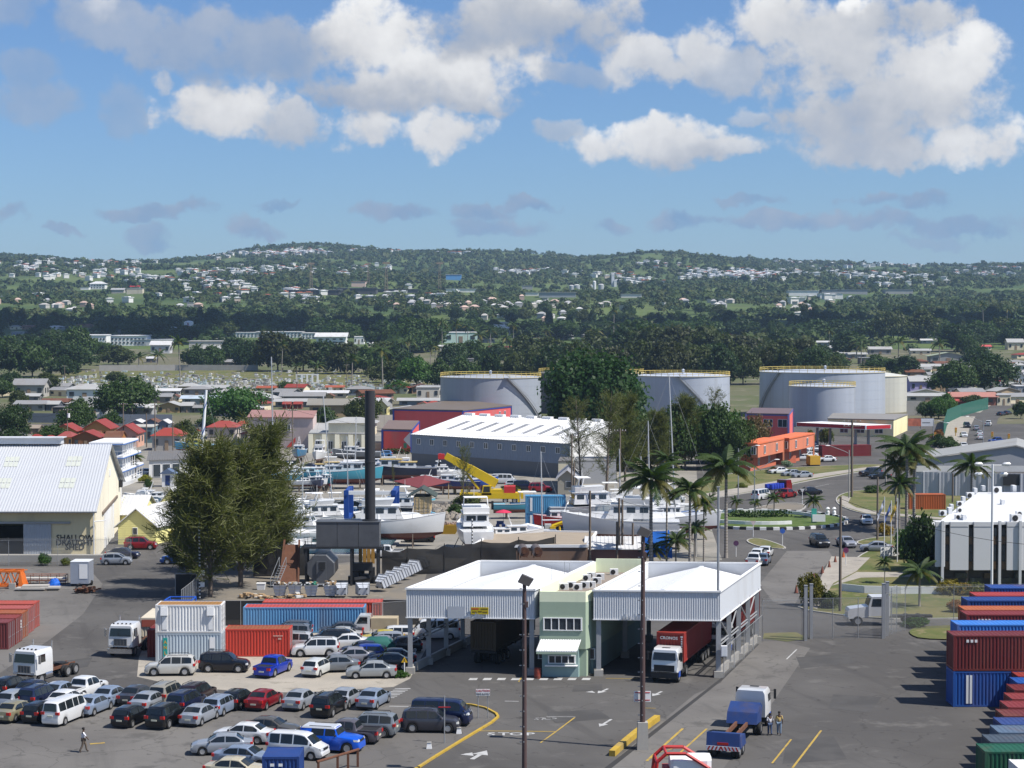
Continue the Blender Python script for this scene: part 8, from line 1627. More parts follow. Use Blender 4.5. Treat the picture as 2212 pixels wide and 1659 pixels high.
slab(B1,330,470,815,935,12,'square white tower block behind the trees',wn=3);slab(B1,100,332,855,912,14,'low grey-white wing left of the white tower block',srgb(150,156,170),srgb(170,174,180),8);slab(B1,740,910,880,985,16,'white block with two rows of windows behind the trees',wn=6);slab(B1,905,1255,885,975,18,'long white building joined to the windowed block',wn=10);slab(B1,1150,1455,918,975,16,'white roofed wing right of the long white building',srgb(196,196,198));slab(B1,1620,2070,932,1005,16,'long low pale building behind the water tower',srgb(190,186,178),srgb(176,174,168));slab(B1,1010,1260,818,885,30,'dark grey gabled hall in cloud shade',srgb(120,124,130),srgb(110,114,120),kind='front')
slab(B2,-10,380,852,905,16,'long white school wing among the trees',wn=12);slab(B2,375,520,862,915,14,'white school wing with a raised roof',wn=5);slab(B2,500,750,862,968,18,'white school hall with a sloping roof',wn=4,kind='gable');slab(B2,75,110,930,980,8,'small white tower in the dark trees');slab(B1,2020,2215,858,905,14,'white wing at the left end of the school',wn=6)
slab(B3,200,512,512,560,40,'long white factory roof below the hills',srgb(150,156,164));slab(B3,80,192,514,545,30,'white factory roof left of the long one');slab(B3,900,1075,528,560,30,'white store roof below the silos');slab(B4,195,450,498,550,30,'white warehouse row on the right below the hills');slab(B4,465,660,520,570,30,'bright white shed right of the warehouse row');slab(B4,480,870,490,530,30,'grey long shed behind the bright white one',srgb(150,152,154),srgb(160,162,164));slab(B4,1025,1260,488,530,30,'grey-roofed long shed on the right hill foot',srgb(160,160,158),srgb(160,160,158));slab(B3,50,140,455,490,20,'grey silo shed below the hills',srgb(150,152,154),srgb(150,152,154))
slab(B2,1610,1740,360,410,25,'white and blue hillside factory',srgb(90,150,206));slab(B2,1610,1870,482,515,30,'long white roof at the hill foot');slab(B2,800,920,420,470,25,'pinkish apartment block on the hill foot',srgb(206,180,166),srgb(200,160,140));slab(B1,690,760,470,495,15,'white low roof beside the white mansion')
slab(B1,770,900,418,490,18,'white mansion with a pyramid roof on the left hill',WHW,kind='hip',wn=5);slab(B1,1115,1195,455,490,14,'red-roofed house right of the white mansion',CRE,srgb(190,40,44),kind='gable');slab(B1,955,1060,478,525,14,'pale house between the mansion and the red roof',srgb(170,166,158),GR2,kind='gable');slab(B1,1085,1220,480,530,14,'cream row below the red roof',srgb(200,190,170),GR2)
stt=slab(B2,240,690,492,540,40,'dark stadium stand with a white roof edge',(.035,.035,.04),(.6,.62,.64),name='stadium_stand');slab(B2,680,1010,476,530,40,'second stadium stand with a grey roof',(.06,.06,.065),srgb(150,156,164),name='stadium_stand');slab(B2,1000,1370,486,520,40,'farther stadium stand with a pale roof',(.09,.09,.09),srgb(150,150,150),name='stadium_stand')
PROT.append((1225,1330,600,628,3000))
for i,(x,yt,yb)in enumerate(((455,272,510),(945,272,455),(1100,268,535),(1557,270,510))):
    p=pt(B2(x,yb));h_=up_to(p,B2(0,yt)[1]);t=thing('floodlight_tower',['lattice floodlight tower at the left of the stadium','farther floodlight tower between the stands','nearest floodlight tower in front of the stadium','floodlight tower right of the stadium'][i],'tower',p);TM_=mat('tower_rust',(.26,.20,.14),.8);m=MB();w0,w1=h_*.10,h_*.045
    for sx_ in(-1,1):
        for sy_ in(-1,1):m.cyl((sx_*w0/2,sy_*w0/2,0),(sx_*w1/2,sy_*w1/2,h_),.35,.25,4)
    EE('leg',m,TM_,t);m=MB()
    for k in range(9):
        f0,f1=k/9,(k+1)/9;a,b=(w0+(w1-w0)*f0)/2,(w0+(w1-w0)*f1)/2
        for s in(-1,1):m.cyl((s*a,-a,h_*f0),(-s*b,-b,h_*f1),.18,n=3);m.cyl((-a,s*a,h_*f0),(-b,-s*b,h_*f1),.18,n=3)
    EE('lattice',m,TM_,t);Q('lamp_rack',TM_,t,'box',0,0,h_-.5,h_*.24,1.5,h_*.06)
for i,(x,yt,yb,w)in enumerate(((475,452,502,44),(520,447,505,54),(671,415,492,28),(728,442,498,50),(645,450,490,24))):
    p=pt(B3(x,yb));s=p.y/F;r_=w*.252*s/2;h_=up_to(p,B3(0,yt)[1]);t=thing('silo',['grey silo behind the pair','domed grey silo in front','tall slim white silo','grey silo right of the slim one','short pale silo left of the slim one'][i],'silo',p);m=MB();m.lathe([(r_,0),(r_,h_*.88)],18);ob('shell',m.mesh('shell',FLAT,40),t,col=(.62,.63,.64)if i==2 else(.36,.38,.40));m=MB();m.lathe([(r_*1.03,h_*.88),(r_*.6,h_*.97),(.05,h_)],18);ob('cap',m.mesh('cap',FLAT,40),t,col=(.6,.6,.6))
slab(B3,818,842,358,468,8,'tall white mill tower below the hills',srgb(206,208,216));slab(B3,840,862,415,468,8,'lower white block beside the mill tower')
PROT.append((395,422,692,732,1900));p=pt(B1(1619,915));h_=up_to(p,B1(0,768)[1]);zb2=up_to(p,B1(0,822)[1]);r_=40*.252*p.y/F;t=thing('water_tower','white water tower on red legs with a red ribbon emblem','tower',p);m=MB();m.lathe([(.1,zb2),(r_,zb2),(r_,h_),(r_*.5,h_+.8),(.1,h_+1)],24);ob('drum',m.mesh('drum',WHITE,40),t)
for i in range(6):a=2*math.pi*(i+.5)/6;Q('leg',mat('tower_red',(.40,.02,.04),.6),t,'box',r_*.8*math.cos(a),r_*.8*math.sin(a),0,1.2,1.2,zb2)
for k in(-1,1):Q('ribbon_emblem',mat('tower_red'),t,'hexa',[(k*r_*.28-.3,-r_*.98,zb2+(h_-zb2)*.25),(k*r_*.28+.3,-r_*.98,zb2+(h_-zb2)*.25),(k*r_*.28+.3,-r_*.9,zb2+(h_-zb2)*.25),(k*r_*.28-.3,-r_*.9,zb2+(h_-zb2)*.25)],[(-k*r_*.08-.3,-r_*1.04,zb2+(h_-zb2)*.85),(-k*r_*.08+.3,-r_*1.04,zb2+(h_-zb2)*.85),(-k*r_*.08+.3,-r_*.95,zb2+(h_-zb2)*.85),(-k*r_*.08-.3,-r_*.95,zb2+(h_-zb2)*.85)])
block('cream_hall','cream harbour hall with white piers and a pale hipped roof',[(668,978),(790,980),(800,955),(685,953)],4.6,srgb(226,218,190),GR2,None,[(0,(.15,.38,.62,.86),.9,1.2,2.0)])
q=[gp(668,978,0),gp(790,980,0)];hh=HOUSES and house((q[0]+q[1])/2+Vector((3.2,6,4.7)),11,9,.5,0,'hip',srgb(226,218,190),GR2,'raised hipped roof on the cream harbour hall',nwin=0);hh.scale=(11,9,2.6)
t=thing('hall_pier','white piers along the front of the cream harbour hall','pier')
for f in(.03,.27,.5,.74,.97):c=q[0].lerp(q[1],f);Q('pier',WALL,t,'box',c.x,c.y-.3,0,1.1,.7,4.5,col=srgb(236,230,206))
tb_=block('stair_building','two-storey mauve and cream building with a red outside stair',[(535,968),(676,970),(684,950),(545,948)],7.6,srgb(196,178,172),srgb(176,130,120),None,[(0,(.2,.45,.62),4.4,1.3,1.6)])
c=gp(655,969,0);Q('stair',mat('stair_red',(.42,.05,.04),.6),tb_,'hexa',[(c.x-4,c.y-.8,.4),(c.x-3,c.y-.8,.4),(c.x+2,c.y-.8,6.2),(c.x+1,c.y-.8,6.2)],[(c.x-4,c.y-.2,.6),(c.x-3,c.y-.2,.6),(c.x+2,c.y-.2,6.4),(c.x+1,c.y-.2,6.4)])
def wallrun(name,label,uv,h_,mt,col=None,step=2.4,cat='fence'):
    P=[pt(a)for a in uv];t=thing(name,label,cat)
    for a,b in zip(P,P[1:]):
        d=b-a;n_=max(1,int(d.length/step));m=MB();m.box(0,0,0,d.length/n_-.04,.12,h_);me=m.mesh('panel',mt)
        for i in range(n_):c=a+d*((i+.5)/n_);ob('panel',me,t,c,math.atan2(d.y,d.x),col=col)
wallrun('tin_fence','grey corrugated tin fence behind the red-roofed cottages',[C1(340,655),C1(730,660)],3.0,FLAT,srgb(110,116,124));wallrun('tin_fence','long grey tin fence behind the white gabled houses',[C1(1190,680),C1(2110,684)],3.2,FLAT,srgb(128,134,142));wallrun('boundary_wall','long grey wall along the back of the cemetery',[B1(850,1195),B1(1500,1190),B1(2212,1195)],3.4,CONC,None,9,'wall');wallrun('yard_wall','concrete panel wall between the chimney and the pink building',[C2(1660,525),C2(1830,520)],4.4,CONC,None,2.2,'wall');wallrun('mesh_screen','green mesh screen along the far road',[C5(1180,985),C5(1230,790),C5(1400,720),C5(1750,620)],4.2,mat('green_mesh',(.03,.14,.10),.8,0,.15,.5,alpha=.75),None,3.5)
wallrun('yard_wall','pale wall right of the oil tanks',[C5(705,700),C5(900,705)],5.0,CONC,None,3,'wall');wallrun('gate_wall','white gate wall beside the silver saloon',[A5(920,1575),A5(1090,1568)],1.3,WHITE,None,2.5,'wall');wallrun('white_railing','low white railing along the office lawn',[Z5(490,365),Z5(660,382),Z5(925,388),Z5(1230,388)],.95,WHITE,None,1.6,'railing')
cottage([gp(322,1033,0),gp(405,1030,0),gp(408,1012,0),gp(330,1014,0)],3.6,4.6,'long grey shed with white doors on the far quay',srgb(206,206,204),GR3,'x',name='quay_shed',boards=False,windows=((.2,.2,1.6,2.6),(.45,.2,1.6,2.6),(.7,.2,1.6,2.6)))
p=pt(A1(1550,675),0);t=thing('kiosk','small white kiosk with a blue gabled roof on the far quay','kiosk',p);Q('wall',WHITE,t,'box',0,0,0,2.2,2.2,2.6);Q('roof',mat('slate_blue_roof',(.10,.14,.22),.6),t,'exty',[(-1.6,2.5),(1.6,2.5),(0,3.5)],-1.5,1.5)
Q('door',NV,t,'box',0,-1.12,.3,.9,.04,1.9)
p=pt(A1(1820,400),0);boat('fish',gp(430,985,0),178,11,srgb(80,160,196),'blue fishing boat with nets on the far side of the furled sail',hard=True,cabin=(.6,.5,.1))
cottage([gp(1205,1068,0),gp(1245,1068,0),gp(1250,1050,0),gp(1212,1050,0)],3.0,4.4,'small grey gabled store in front of the warehouse',srgb(150,146,134),(.62,.62,.64),'y',name='store',boards=False,windows=((.6,1.2,1.2,1.2),))
block('wash_house','cream flat-roofed block beside the warehouse end',[(1206,1050),(1235,1050),(1238,1040),(1210,1040)],4.6,srgb(214,206,180),GR3);block('open_shelter','low grey shelter with white columns beside the warehouse',[(1240,1046),(1330,1044),(1332,1036),(1244,1037)],4.4,srgb(140,142,146),GR1)
# ---------------------------------------------------------------- utility poles, street lamps, wires
PL=[]
for i,(zf,x,yb,yt,arm,l)in enumerate([(A3,1484,1090,582,1,'wooden pole in front of the warehouse end'),(A3,1503,1090,812,0,'shorter wooden pole beside the warehouse end'),(A3,1872,1080,540,1,'tall wooden pole by the feathery tree'),(A4,412,1620,1100,0,'left pole of the dark cluster behind the gatehouse'),(A4,438,1620,1110,0,'right pole of the dark cluster behind the gatehouse'),(A4,395,1640,1290,0,'short dark pole behind the gatehouse'),(A4,522,1620,1300,0,'grey pole between the palms and the gatehouse'),(A4,1030,1570,1140,0,'concrete pole right of the second palm'),(A3,1630,1640,1040,0,'stout wooden pole behind the store roof'),(A4,1140,1330,1060,0,'slim pole behind the second palm'),(A5,895,1440,930,0,'wooden pole left of the flag poles'),(A5,963,1000,740,0,'slim grey pole behind the palm group'),(A5,1500,1140,900,0,'wooden pole beside the grey warehouse wall'),(Z5,483,515,-330,0,'wooden pole on the office lawn'),
  (C1,218,900,520,1,'leaning wooden pole at the left edge of the town'),(C1,826,920,480,1,'wooden pole with a white transformer among the cottages'),(C1,1512,960,410,1,'tall wooden pole beside the pinkish cottage'),(C1,1795,960,540,0,'wooden pole in front of the tin fence'),(C1,1900,1030,420,1,'wooden pole beside the wide red roof'),(C1,2118,1040,640,0,'thin pole in front of the wide red roof'),(C2,715,600,330,1,'wooden pole behind the red roofs'),(C2,960,720,340,1,'wooden pole beside the cream hall'),(C1,1620,600,200,0,'thin pole below the cemetery'),(B2,335,1400,1180,0,'thin pole in the cemetery'),(B2,760,1340,1130,1,'thin pole at the cemetery edge'),(B1,555,1330,1140,1,'thin pole at the left of the cemetery'),(A5,690,1095,470,2,'dark tall pole with cross-arms by the road')]):
    t,h_=pole('utility_pole',l,zf(x,yb),zf(x,yt)[1],.17 if arm<2 else .24,WOOD if i not in(7,11)else CONC,[(.5,2.2)]if arm==1 else[(.4,3.2),(1.2,3.2)]if arm==2 else None,group='utility poles')
    PL.append((t,h_))
    if i in(15,):Q('transformer',WHITE,t,'cyl',(.4,-.2,h_-2.4),(.4,-.2,h_-1.3),.35,n=10)
t,h_=pole('street_lamp','twin-headed street lamp beside the roundabout',A4(1500,1240),A4(0,850)[1],.11,STEEL,cat='street lamp');lamp_arm(t,h_,3.2,1.2);lamp_arm(t,h_,-2.4,.9)
t,h_=pole('street_lamp','single street lamp in front of the orange building',A4(1370,1100),A4(0,700)[1],.11,STEEL,cat='street lamp');lamp_arm(t,h_,3.0,.5)
t,h_=pole('street_lamp','pale street lamp on the corner verge',A5(667,1105),A5(0,715)[1],.12,CONC,cat='street lamp');lamp_arm(t,h_,-3.4,.8)
t,h_=pole('street_lamp','street lamp on the far road',A5(1745,740),A5(0,470)[1],.12,STEEL,cat='street lamp');lamp_arm(t,h_,-3.4,.8)
t,h_=pole('street_lamp','street lamp by the traffic lights',A5(1345,690),A5(0,470)[1],.12,STEEL,cat='street lamp');lamp_arm(t,h_,3.2,-.8)
t,h_=pole('lamp_mast','tall white lamp mast in front of the office',Z5(1595,395),Z5(0,-570)[1],.16,WHITE,cat='lamp post',r2=.12)
m=MB()
for x in(-1.6,1.6):m.lathe([(.35,0),(.5,.25),(.3,.45)],10,(x,0,h_-.2));m.lathe([(.35,-1.2),(.5,-.95),(.3,-.75)],10,(x*.9,.6,h_-.2))
m.cyl((-1.6,0,h_-.1),(1.6,0,h_-.1),.06,n=5);EE('lamp_cluster',m,WHITE,t)
tp_=GO+GX*27.3+GY*.7;t,h_=pole('flag_mast','slim grey mast rising behind the canopy corner',None,1053,.13,STEEL,base=Vector((tp_.x,tp_.y,0)),cat='mast',r2=.10);Q('cap',STEEL,t,'box',0,0,h_,.3,.3,.08)
for i,(x,yb,yt,c,l)in enumerate(((950,1590,1090,(.5,.52,.6),'left flag pole with a white flag'),(1005,1470,1120,(.10,.16,.40),'middle flag pole with a blue flag'),(1055,1620,1100,(.45,.30,.04),'right flag pole with a blue and yellow flag'))):
    t,h_=pole('flag_pole',l,A5(x,yb),A5(0,yt)[1],.07,WHITE,cat='flag pole',group='flag poles');m=MB();vs=[]
    for k in range(7):
        for j in range(4):vs.append((-.08-.14*k+.06*math.sin(j*2),.1*math.sin(k*1.4+j),h_-.3-k*.34-j*.30))
    m.a(vs,[(4*k+j,4*k+4+j,4*k+5+j,4*k+1+j)for k in range(6)for j in range(3)]);ob('flag',m.mesh('flag',FLAT,60),t,col=c)
for i,(x,yt,yb)in enumerate(((1068,915,1060),(1335,850,960),(2015,930,1010),(1802,905,980))):
    p=pt(C5(x,yb));t=thing('traffic_light',['traffic light beside the billboard','traffic light at the head of the far queue','traffic light by the far junction on the right','traffic light on the far verge'][i],'traffic light',p);h_=up_to(p,C5(0,yt)[1]);Q('post',mat('signal_yellow',(.55,.30,.03),.6),t,'cyl',(0,0,0),(0,0,h_),.12,n=6);m=MB();m.box(0,-.15,h_-1.4,.55,.4,1.4);c=EE('signal_head',m,mat('signal_yellow'),t)
    for k,cl_ in enumerate(((.4,.02,.02),(.3,.2,.02),(.02,.15,.05))):Q('lens',FLAT,c,'cyl',(0,-.36,h_-.25-k*.45),(0,-.30,h_-.25-k*.45),.16,n=10,col=cl_)
for i,(zf,x,y)in enumerate([(Z5,508,120),(Z5,448,155),(Z5,404,193),(Z5,353,234),(Z5,290,288),(Z5,252,330),(Z5,162,376)]):
    p=pt(zf(x,y),0);t=thing('traffic_cone','orange traffic cone, farthest of the line up the exit road' if i==0 else f'dark orange traffic cone, number {["two","three","four","five","six","seven"][i-1]} of the line on the exit road','cone',p,0,'traffic cones');Q('cone',mat('cone_orange',(.50,.11,.03),.6)if i==0 else mat('cone_dull',(.20,.07,.045),.7),t,'lathe',[(.24,.04),(.05,.95),(.01,.95)],12);Q('foot',BLACK,t,'box',0,0,0,.55,.55,.05)
def roundsign(a,h_,col,label,tri=False):
    p=pt(a,0);t=thing('road_sign',label,'sign',p);Q('post',WHITE,t,'cyl',(0,0,0),(0,0,h_),.05,n=6);m=MB()
    if tri:m.exty([(-.4,h_+.1),(0,h_-.6),(.4,h_+.1)],-.09,-.06)
    else:m.lathe([(.01,0),(.36,0),(.36,.03),(.01,.03)],16);m.v=[(x,-.06-z,h_-.2+y)for x,y,z in m.v]
    EE('disc',m,FLAT,t,col=col)
roundsign(A4(1725,1490),2.4,(.04,.12,.45),'round blue keep-left sign on the small traffic island'.replace('keep-left ',''));roundsign(A4(1490,1410),2.2,(.6,.5,.5),'white and red give-way triangle by the roundabout',True);roundsign(A4(1885,1150),2.6,(.62,.62,.62),'white triangle sign on the splitter island',True);roundsign(Z5(525,175),2.2,(.16,.03,.10),'dark red round sign beside the traffic cones');roundsign(A4(1352,1570),2.0,(.10,.04,.10),'purple round sign beside the kerbside cars')
p=pt(A5(425,1312),0);t=thing('garden_sign','white board with a teal marker on the roundabout lawn','sign',(p.x,p.y,.25));Q('board',WHITE,t,'box',0,0,.2,2.0,.15,1.1);Q('marker',mat('teal_marker',(.05,.38,.30),.6),t,'box',-.7,.3,0,.8,.15,2.2)
for i,(x,y)in enumerate([(497,1245),(548,1245)]):p=pt(A5(x,y),0);t=thing('wall_urn','white urn on the roundabout wall, '+('left one' if i==0 else 'right one'),'urn',(p.x,p.y,.3));m=MB();m.lathe([(.3,0),(.3,.5),(.15,.6),(.35,.95),(.1,1.2)],10);ob('urn',m.mesh('urn',WHITE,50),t);Q('plinth',WHITE,t,'box',0,0,-.1,.7,.7,.12)
def topof(i):t,h_=PL[i];return t.location+Vector((0,0,h_-.2))
cable('power_line','sagging power line over the cottages',[topof(14),topof(15),topof(16),topof(18)],1.6,.03);cable('power_line','power line past the warehouse end',[topof(0),topof(2)],1.2,.03);cable('power_line','power line behind the red roofs',[topof(20),topof(21),topof(0)],2.5,.03);cable('power_line','power line above the store roof',[topof(8),topof(3),topof(7)],.8,.025);cable('power_line','power line across the office lawn',[topof(13),Vector((58,200,7))],1.0,.03)
# ---------------------------------------------------------------- trees and plants
rng=np.random.default_rng(5)
def leafquads(c,nrm,size,asp=1.0,up=None):
    """one quad per row: centre c, facing nrm, edge length size"""
    n_=len(c);nrm=nrm/np.linalg.norm(nrm,axis=1,keepdims=True);r=rng.normal(size=(n_,3))if up is None else up
    a=np.cross(nrm,r);a/=np.linalg.norm(a,axis=1,keepdims=True)+1e-9;b=np.cross(nrm,a);s=np.asarray(size).reshape(-1,1)*.5
    v=np.stack([c-a*s-b*s*asp,c+a*s-b*s*asp*.6,c+a*s*.8+b*s*asp,c-a*s*.7+b*s*asp*.9],1);return v.reshape(-1,3),np.arange(n_*4).reshape(-1,4)
def crown_mesh(name,n_leaf,leaf,lobes=8,flat=.75,seed=1,spread=.55,lr=(.38,.55)):
    g=np.random.default_rng(seed);cs,ns=[],[]
    L_=[(0,0,.15,.6)]+[(math.cos(a)*spread*g.uniform(.7,1.1),math.sin(a)*spread*g.uniform(.7,1.1),g.uniform(-.28,.35),g.uniform(*lr))for a in np.linspace(0,2*math.pi,lobes,endpoint=False)+g.uniform(0,1)]+[(g.uniform(-.3,.3),g.uniform(-.3,.3),g.uniform(.3,.6),g.uniform(.28,.42))for _ in range(3)]
    per=n_leaf//len(L_)
    for x,y,z,r in L_:
        ncl=max(10,per//14);d=g.normal(size=(ncl,3));d[:,2]=np.abs(d[:,2])*.9-.35;d/=np.linalg.norm(d,axis=1,keepdims=True)
        cc=np.array([x,y,z*flat])+d*r*np.array([1,1,flat])*g.uniform(.72,1.08,(ncl,1));k=g.integers(0,ncl,per);off=g.normal(size=(per,3))*r*.16
        cs.append(cc[k]+off);ns.append(d[k]*.9+g.normal(size=(per,3))*.65+np.array([0,0,.35]))
    c=np.concatenate(cs);n_=np.concatenate(ns);v,f=leafquads(c,n_,leaf*g.uniform(.6,1.35,len(c)));return npmesh(name,v,f,LEAF)
def trunk_mesh(h_=1.0,r=.05,limbs=6,seed=1):
    g=random.Random(seed);m=MB();m.cyl((0,0,-.02),(0,0,h_*.5),r,r*.7,8)
    for i in range(limbs):a=2*math.pi*i/limbs+g.random();m.cyl((0,0,h_*(.35+.15*g.random())),(math.cos(a)*.45,math.sin(a)*.45,h_*(.75+.3*g.random())),r*.55,r*.15,5)
    return m.mesh('trunk',BARK,50)
CM=[crown_mesh('crown',5200,.082,7+i%3,.72+.1*(i%3),20+i)for i in range(6)]
CN=[crown_mesh('crown',9000,.062,9,.85,40+i)for i in range(3)]
CR=crown_mesh('crown',20000,.050,13,.95,60,.46,(.40,.52))
TKM=[trunk_mesh(1,.045,6,i)for i in range(3)]
def tree(p,hgt,rad,col,label,group=None,near=False,i=0,name='broadleaf_tree',cb=.08,me=None):
    t=thing(name,label,'tree',p,rnd.random()*6.28,group);rad*=1.18;sz=hgt*(1-cb)/1.28
    ob('trunk',TKM[i%3],t,scale=(rad*.8,rad*.8,hgt*(cb+.35)));cr=ob('crown',me or(CN if near else CM)[i%(3 if near else 6)],t,(0,0,hgt*cb+.5*sz),scale=(rad,rad,sz),col=col);return t
DG,MG,OG,BG,YG=(.026,.052,.012),(.042,.078,.016),(.050,.068,.016),(.045,.105,.014),(.10,.12,.02)
NT='trees near the harbour'
for i,(u,vb,vt,hw_,c,l,near)in enumerate([(1288,962,768,106,(.024,.062,.012),'huge round dark green tree in front of the dark oil tank',1),(1440,1000,900,55,DG,'dark green tree left of the orange building',1),(1510,1000,872,62,MG,'tall green tree between the pale tank and the orange building',1),(1570,1000,885,55,BG,'bright green tree beside the orange building',1),(1622,1000,900,34,srgb(96,84,52),'russet-green tree against the pink block',1),(1405,1012,885,50,MG,'broad green tree behind the slender palm',1),(1455,1014,868,52,(.045,.082,.018),'round green tree behind the big palms',1),(1540,1014,876,50,MG,'full green tree left of the orange building',1),(1595,1016,905,34,(.05,.085,.018),'leafy tree at the end of the orange building',1),(1350,1015,905,40,MG,'leafy tree between the warehouse end and the mast',1),(1390,1010,920,45,DG,'dark bushy tree behind the big mast',1),
  (28,955,872,36,DG,'dark tree at the left edge behind the shed',1),(165,932,858,34,MG,'green tree among the ochre cottages',1),(275,902,815,58,MG,'big leafy tree below the cemetery',1),(508,920,836,58,(.045,.11,.02),'bright leafy tree beside the furled sail',1),(395,965,905,30,OG,'thin olive tree in front of the red roof',1),(785,935,852,34,OG,'olive-brown tree behind the chimney',1),(700,922,880,26,MG,'green bush tree behind the cream hall',0),(640,925,885,22,MG,'small green tree behind the stair building',0),(860,850,820,26,BG,'banana clump left of the first tank',0),(770,905,872,24,DG,'dark tree among the town roofs',0),
  (2060,852,776,50,MG,'large green tree beside the far road',1),(2140,850,768,52,DG,'large dark tree above the far road',1),(2028,905,858,26,BG,'bright green bushy tree beside the billboard',1),(2040,900,848,24,BG,'second bright tree behind the green mesh screen',1),(2000,905,868,18,MG,'small tree left of the bright ones by the billboard',0),(2205,905,868,16,MG,'round street tree at the right edge',0),(2100,878,852,24,OG,'russet bush above the green mesh screen',0),(1748,962,928,14,YG,'yellow-green tree under the filling station canopy',0),(1785,962,926,14,YG,'second yellow-green tree at the filling station',0)]):
    p=gp(u,vb);s=p.y/F;tree(p,up_to(p,vt),hw_*s,c,l,NT,bool(near),i,me=CR if i==0 else None)
MT='trees behind the cemetery and tanks'
for i,(u,vb,vt,hw_,c)in enumerate([(20,815,735,40,DG),(70,815,735,42,MG),(10,790,728,30,MG),(110,790,712,42,DG),(165,785,705,40,MG),(60,760,722,36,DG),(215,775,735,34,MG),(255,790,745,36,OG),(160,800,750,40,DG),(350,735,693,34,OG),(395,740,702,30,OG),(445,740,700,34,MG),(505,790,722,34,DG),(540,800,735,36,DG),(600,805,720,50,(.040,.048,.014)),(655,805,728,48,(.036,.046,.014)),(700,805,735,40,DG),(745,812,740,40,(.04,.05,.015)),(790,812,742,38,MG),(740,740,690,40,MG),(700,728,688,36,MG),(830,755,690,42,DG),(880,760,683,44,MG),(925,760,688,42,MG),(900,838,765,38,BG),(945,838,775,30,MG),(860,835,780,34,OG),(825,830,785,30,OG),(1140,795,722,46,OG),(1185,795,728,40,OG),(1240,800,735,40,DG),(1290,790,715,50,OG),(1350,790,708,52,DG),(1410,792,700,58,OG),(1470,795,702,60,(.042,.05,.014)),(1530,795,705,56,OG),(1590,795,715,52,(.04,.048,.014)),(1630,795,735,42,OG),(1680,800,735,44,OG),(1730,800,728,46,(.042,.05,.014)),(1770,800,745,36,DG),(1370,760,690,40,MG),(1450,740,688,46,MG),(1520,735,684,42,MG),(1600,735,690,38,DG),(1690,770,712,34,DG),(1800,800,760,34,MG),(1830,770,716,34,DG),(1930,740,665,40,OG),(1985,740,668,40,OG),(2070,760,702,40,DG),(2110,745,690,38,MG),(2160,740,685,40,OG),(2205,745,690,40,MG),(2120,800,745,36,DG),(1900,810,765,36,MG),(1950,815,770,34,DG),(1870,845,800,28,MG),(40,880,842,20,OG),(60,845,815,22,DG),(250,830,800,20,OG),(150,905,880,24,MG),(110,960,920,30,MG),(20,980,925,30,DG),(240,920,888,22,MG),(450,930,900,24,MG),(620,850,822,20,MG),(90,740,700,36,DG),(300,735,700,34,MG),(470,735,690,36,OG),(520,720,682,34,MG),(570,715,676,36,MG),(640,712,680,36,DG),(780,725,682,36,DG),(1010,730,690,36,MG),(1060,740,700,30,DG),(1150,735,690,40,DG),(1220,735,692,36,MG),(1290,735,690,34,DG),(1750,735,690,40,MG),(1820,735,692,36,DG),(1880,735,688,36,MG),(2030,735,688,36,MG),(100,850,805,26,OG),(1150,832,752,34,OG),(1200,835,745,40,DG),(1250,830,742,38,OG),(1330,832,745,40,(.042,.05,.014)),(1390,832,735,46,OG),(1440,834,738,44,(.042,.05,.014)),(1500,832,735,46,OG),(1555,834,742,40,DG),(1605,832,748,36,OG),(1650,830,752,34,(.042,.05,.014)),(1700,832,748,36,OG),(1755,834,755,34,DG),(1800,832,762,28,OG),(1005,830,770,28,MG),(1060,828,765,26,DG),(1110,828,758,28,OG),(975,800,742,30,DG),(1020,790,735,30,MG),(1075,790,738,28,DG),(860,800,745,34,DG),(830,790,740,30,OG),(420,800,748,28,DG),(460,795,745,26,MG),(140,815,770,30,DG),(30,845,800,30,DG),(5,860,815,26,MG)]):
    p=gp(u,vb);s=p.y/F;tree(p,up_to(p,vt),hw_*s,c,'broad leafy tree in the wooded belt behind the cemetery and oil tanks',MT,False,i)
def free(x,y,m=7):
    for h_ in HOUSES:
        l=h_.location
        if abs(l.x-x)<h_.scale.x*.5+m and-m-22<y-l.y<h_.scale.y*.5+m:return False
    return True
def blocked(x,y,z,h_,r):
    u=CU+F*x/y;q=F*r*.9/y;vb=HV+(H-z)/y*F;vt=vb-h_/y*F
    for u0,u1,v0,v1,yy in PROT:
        if yy>y+3 and u+q>u0 and u-q<u1 and vt<v1-.3*(v1-v0)and vb>v0+1:return True
    return False
HC=[((.70,.69,.66),GR2),(CRE,GR1),(srgb(150,150,150),(.62,.62,.62)),(srgb(170,150,120),GR2),(srgb(120,124,130),GR1),(CRE,RDR),(srgb(150,120,100),RST)]
gq=random.Random(77);nh=0
for tries in range(900):
    zone=tries%4
    u,v=(gq.uniform(20,940),gq.uniform(848,900))if zone<2 else(gq.uniform(1965,2230),gq.uniform(790,880))if zone==2 else(gq.uniform(0,2212),gq.uniform(702,790))
    p=gp(u,v);w=gq.uniform(8,13)*(1.35 if zone==3 else 1)
    if nh>=150 or(zone==3 and u<960 and v>770)or any(abs(h_.location.x-p.x)<(h_.scale.x+w)*.5 and abs(h_.location.y-p.y)<13 for h_ in HOUSES)or blocked(p.x,p.y,p.z,4,w*.5):continue
    wc,rc_=gq.choice(HC);k_=gq.choice(['gable','hip','gable','front']);house(p,w,gq.uniform(7,9),gq.uniform(2.4,3.0),gq.uniform(-25,25),k_,wc,rc_,'small tin-roofed house packed among the others in the town','small houses packed in the town',3,False);nh+=1
    if zone==3 and gq.random()>.35:s_=F/p.y;PROT.append((u-w*.45*s_,u+w*.45*s_,v-4.2*s_,v-1.5*s_,p.y))
cnt=0
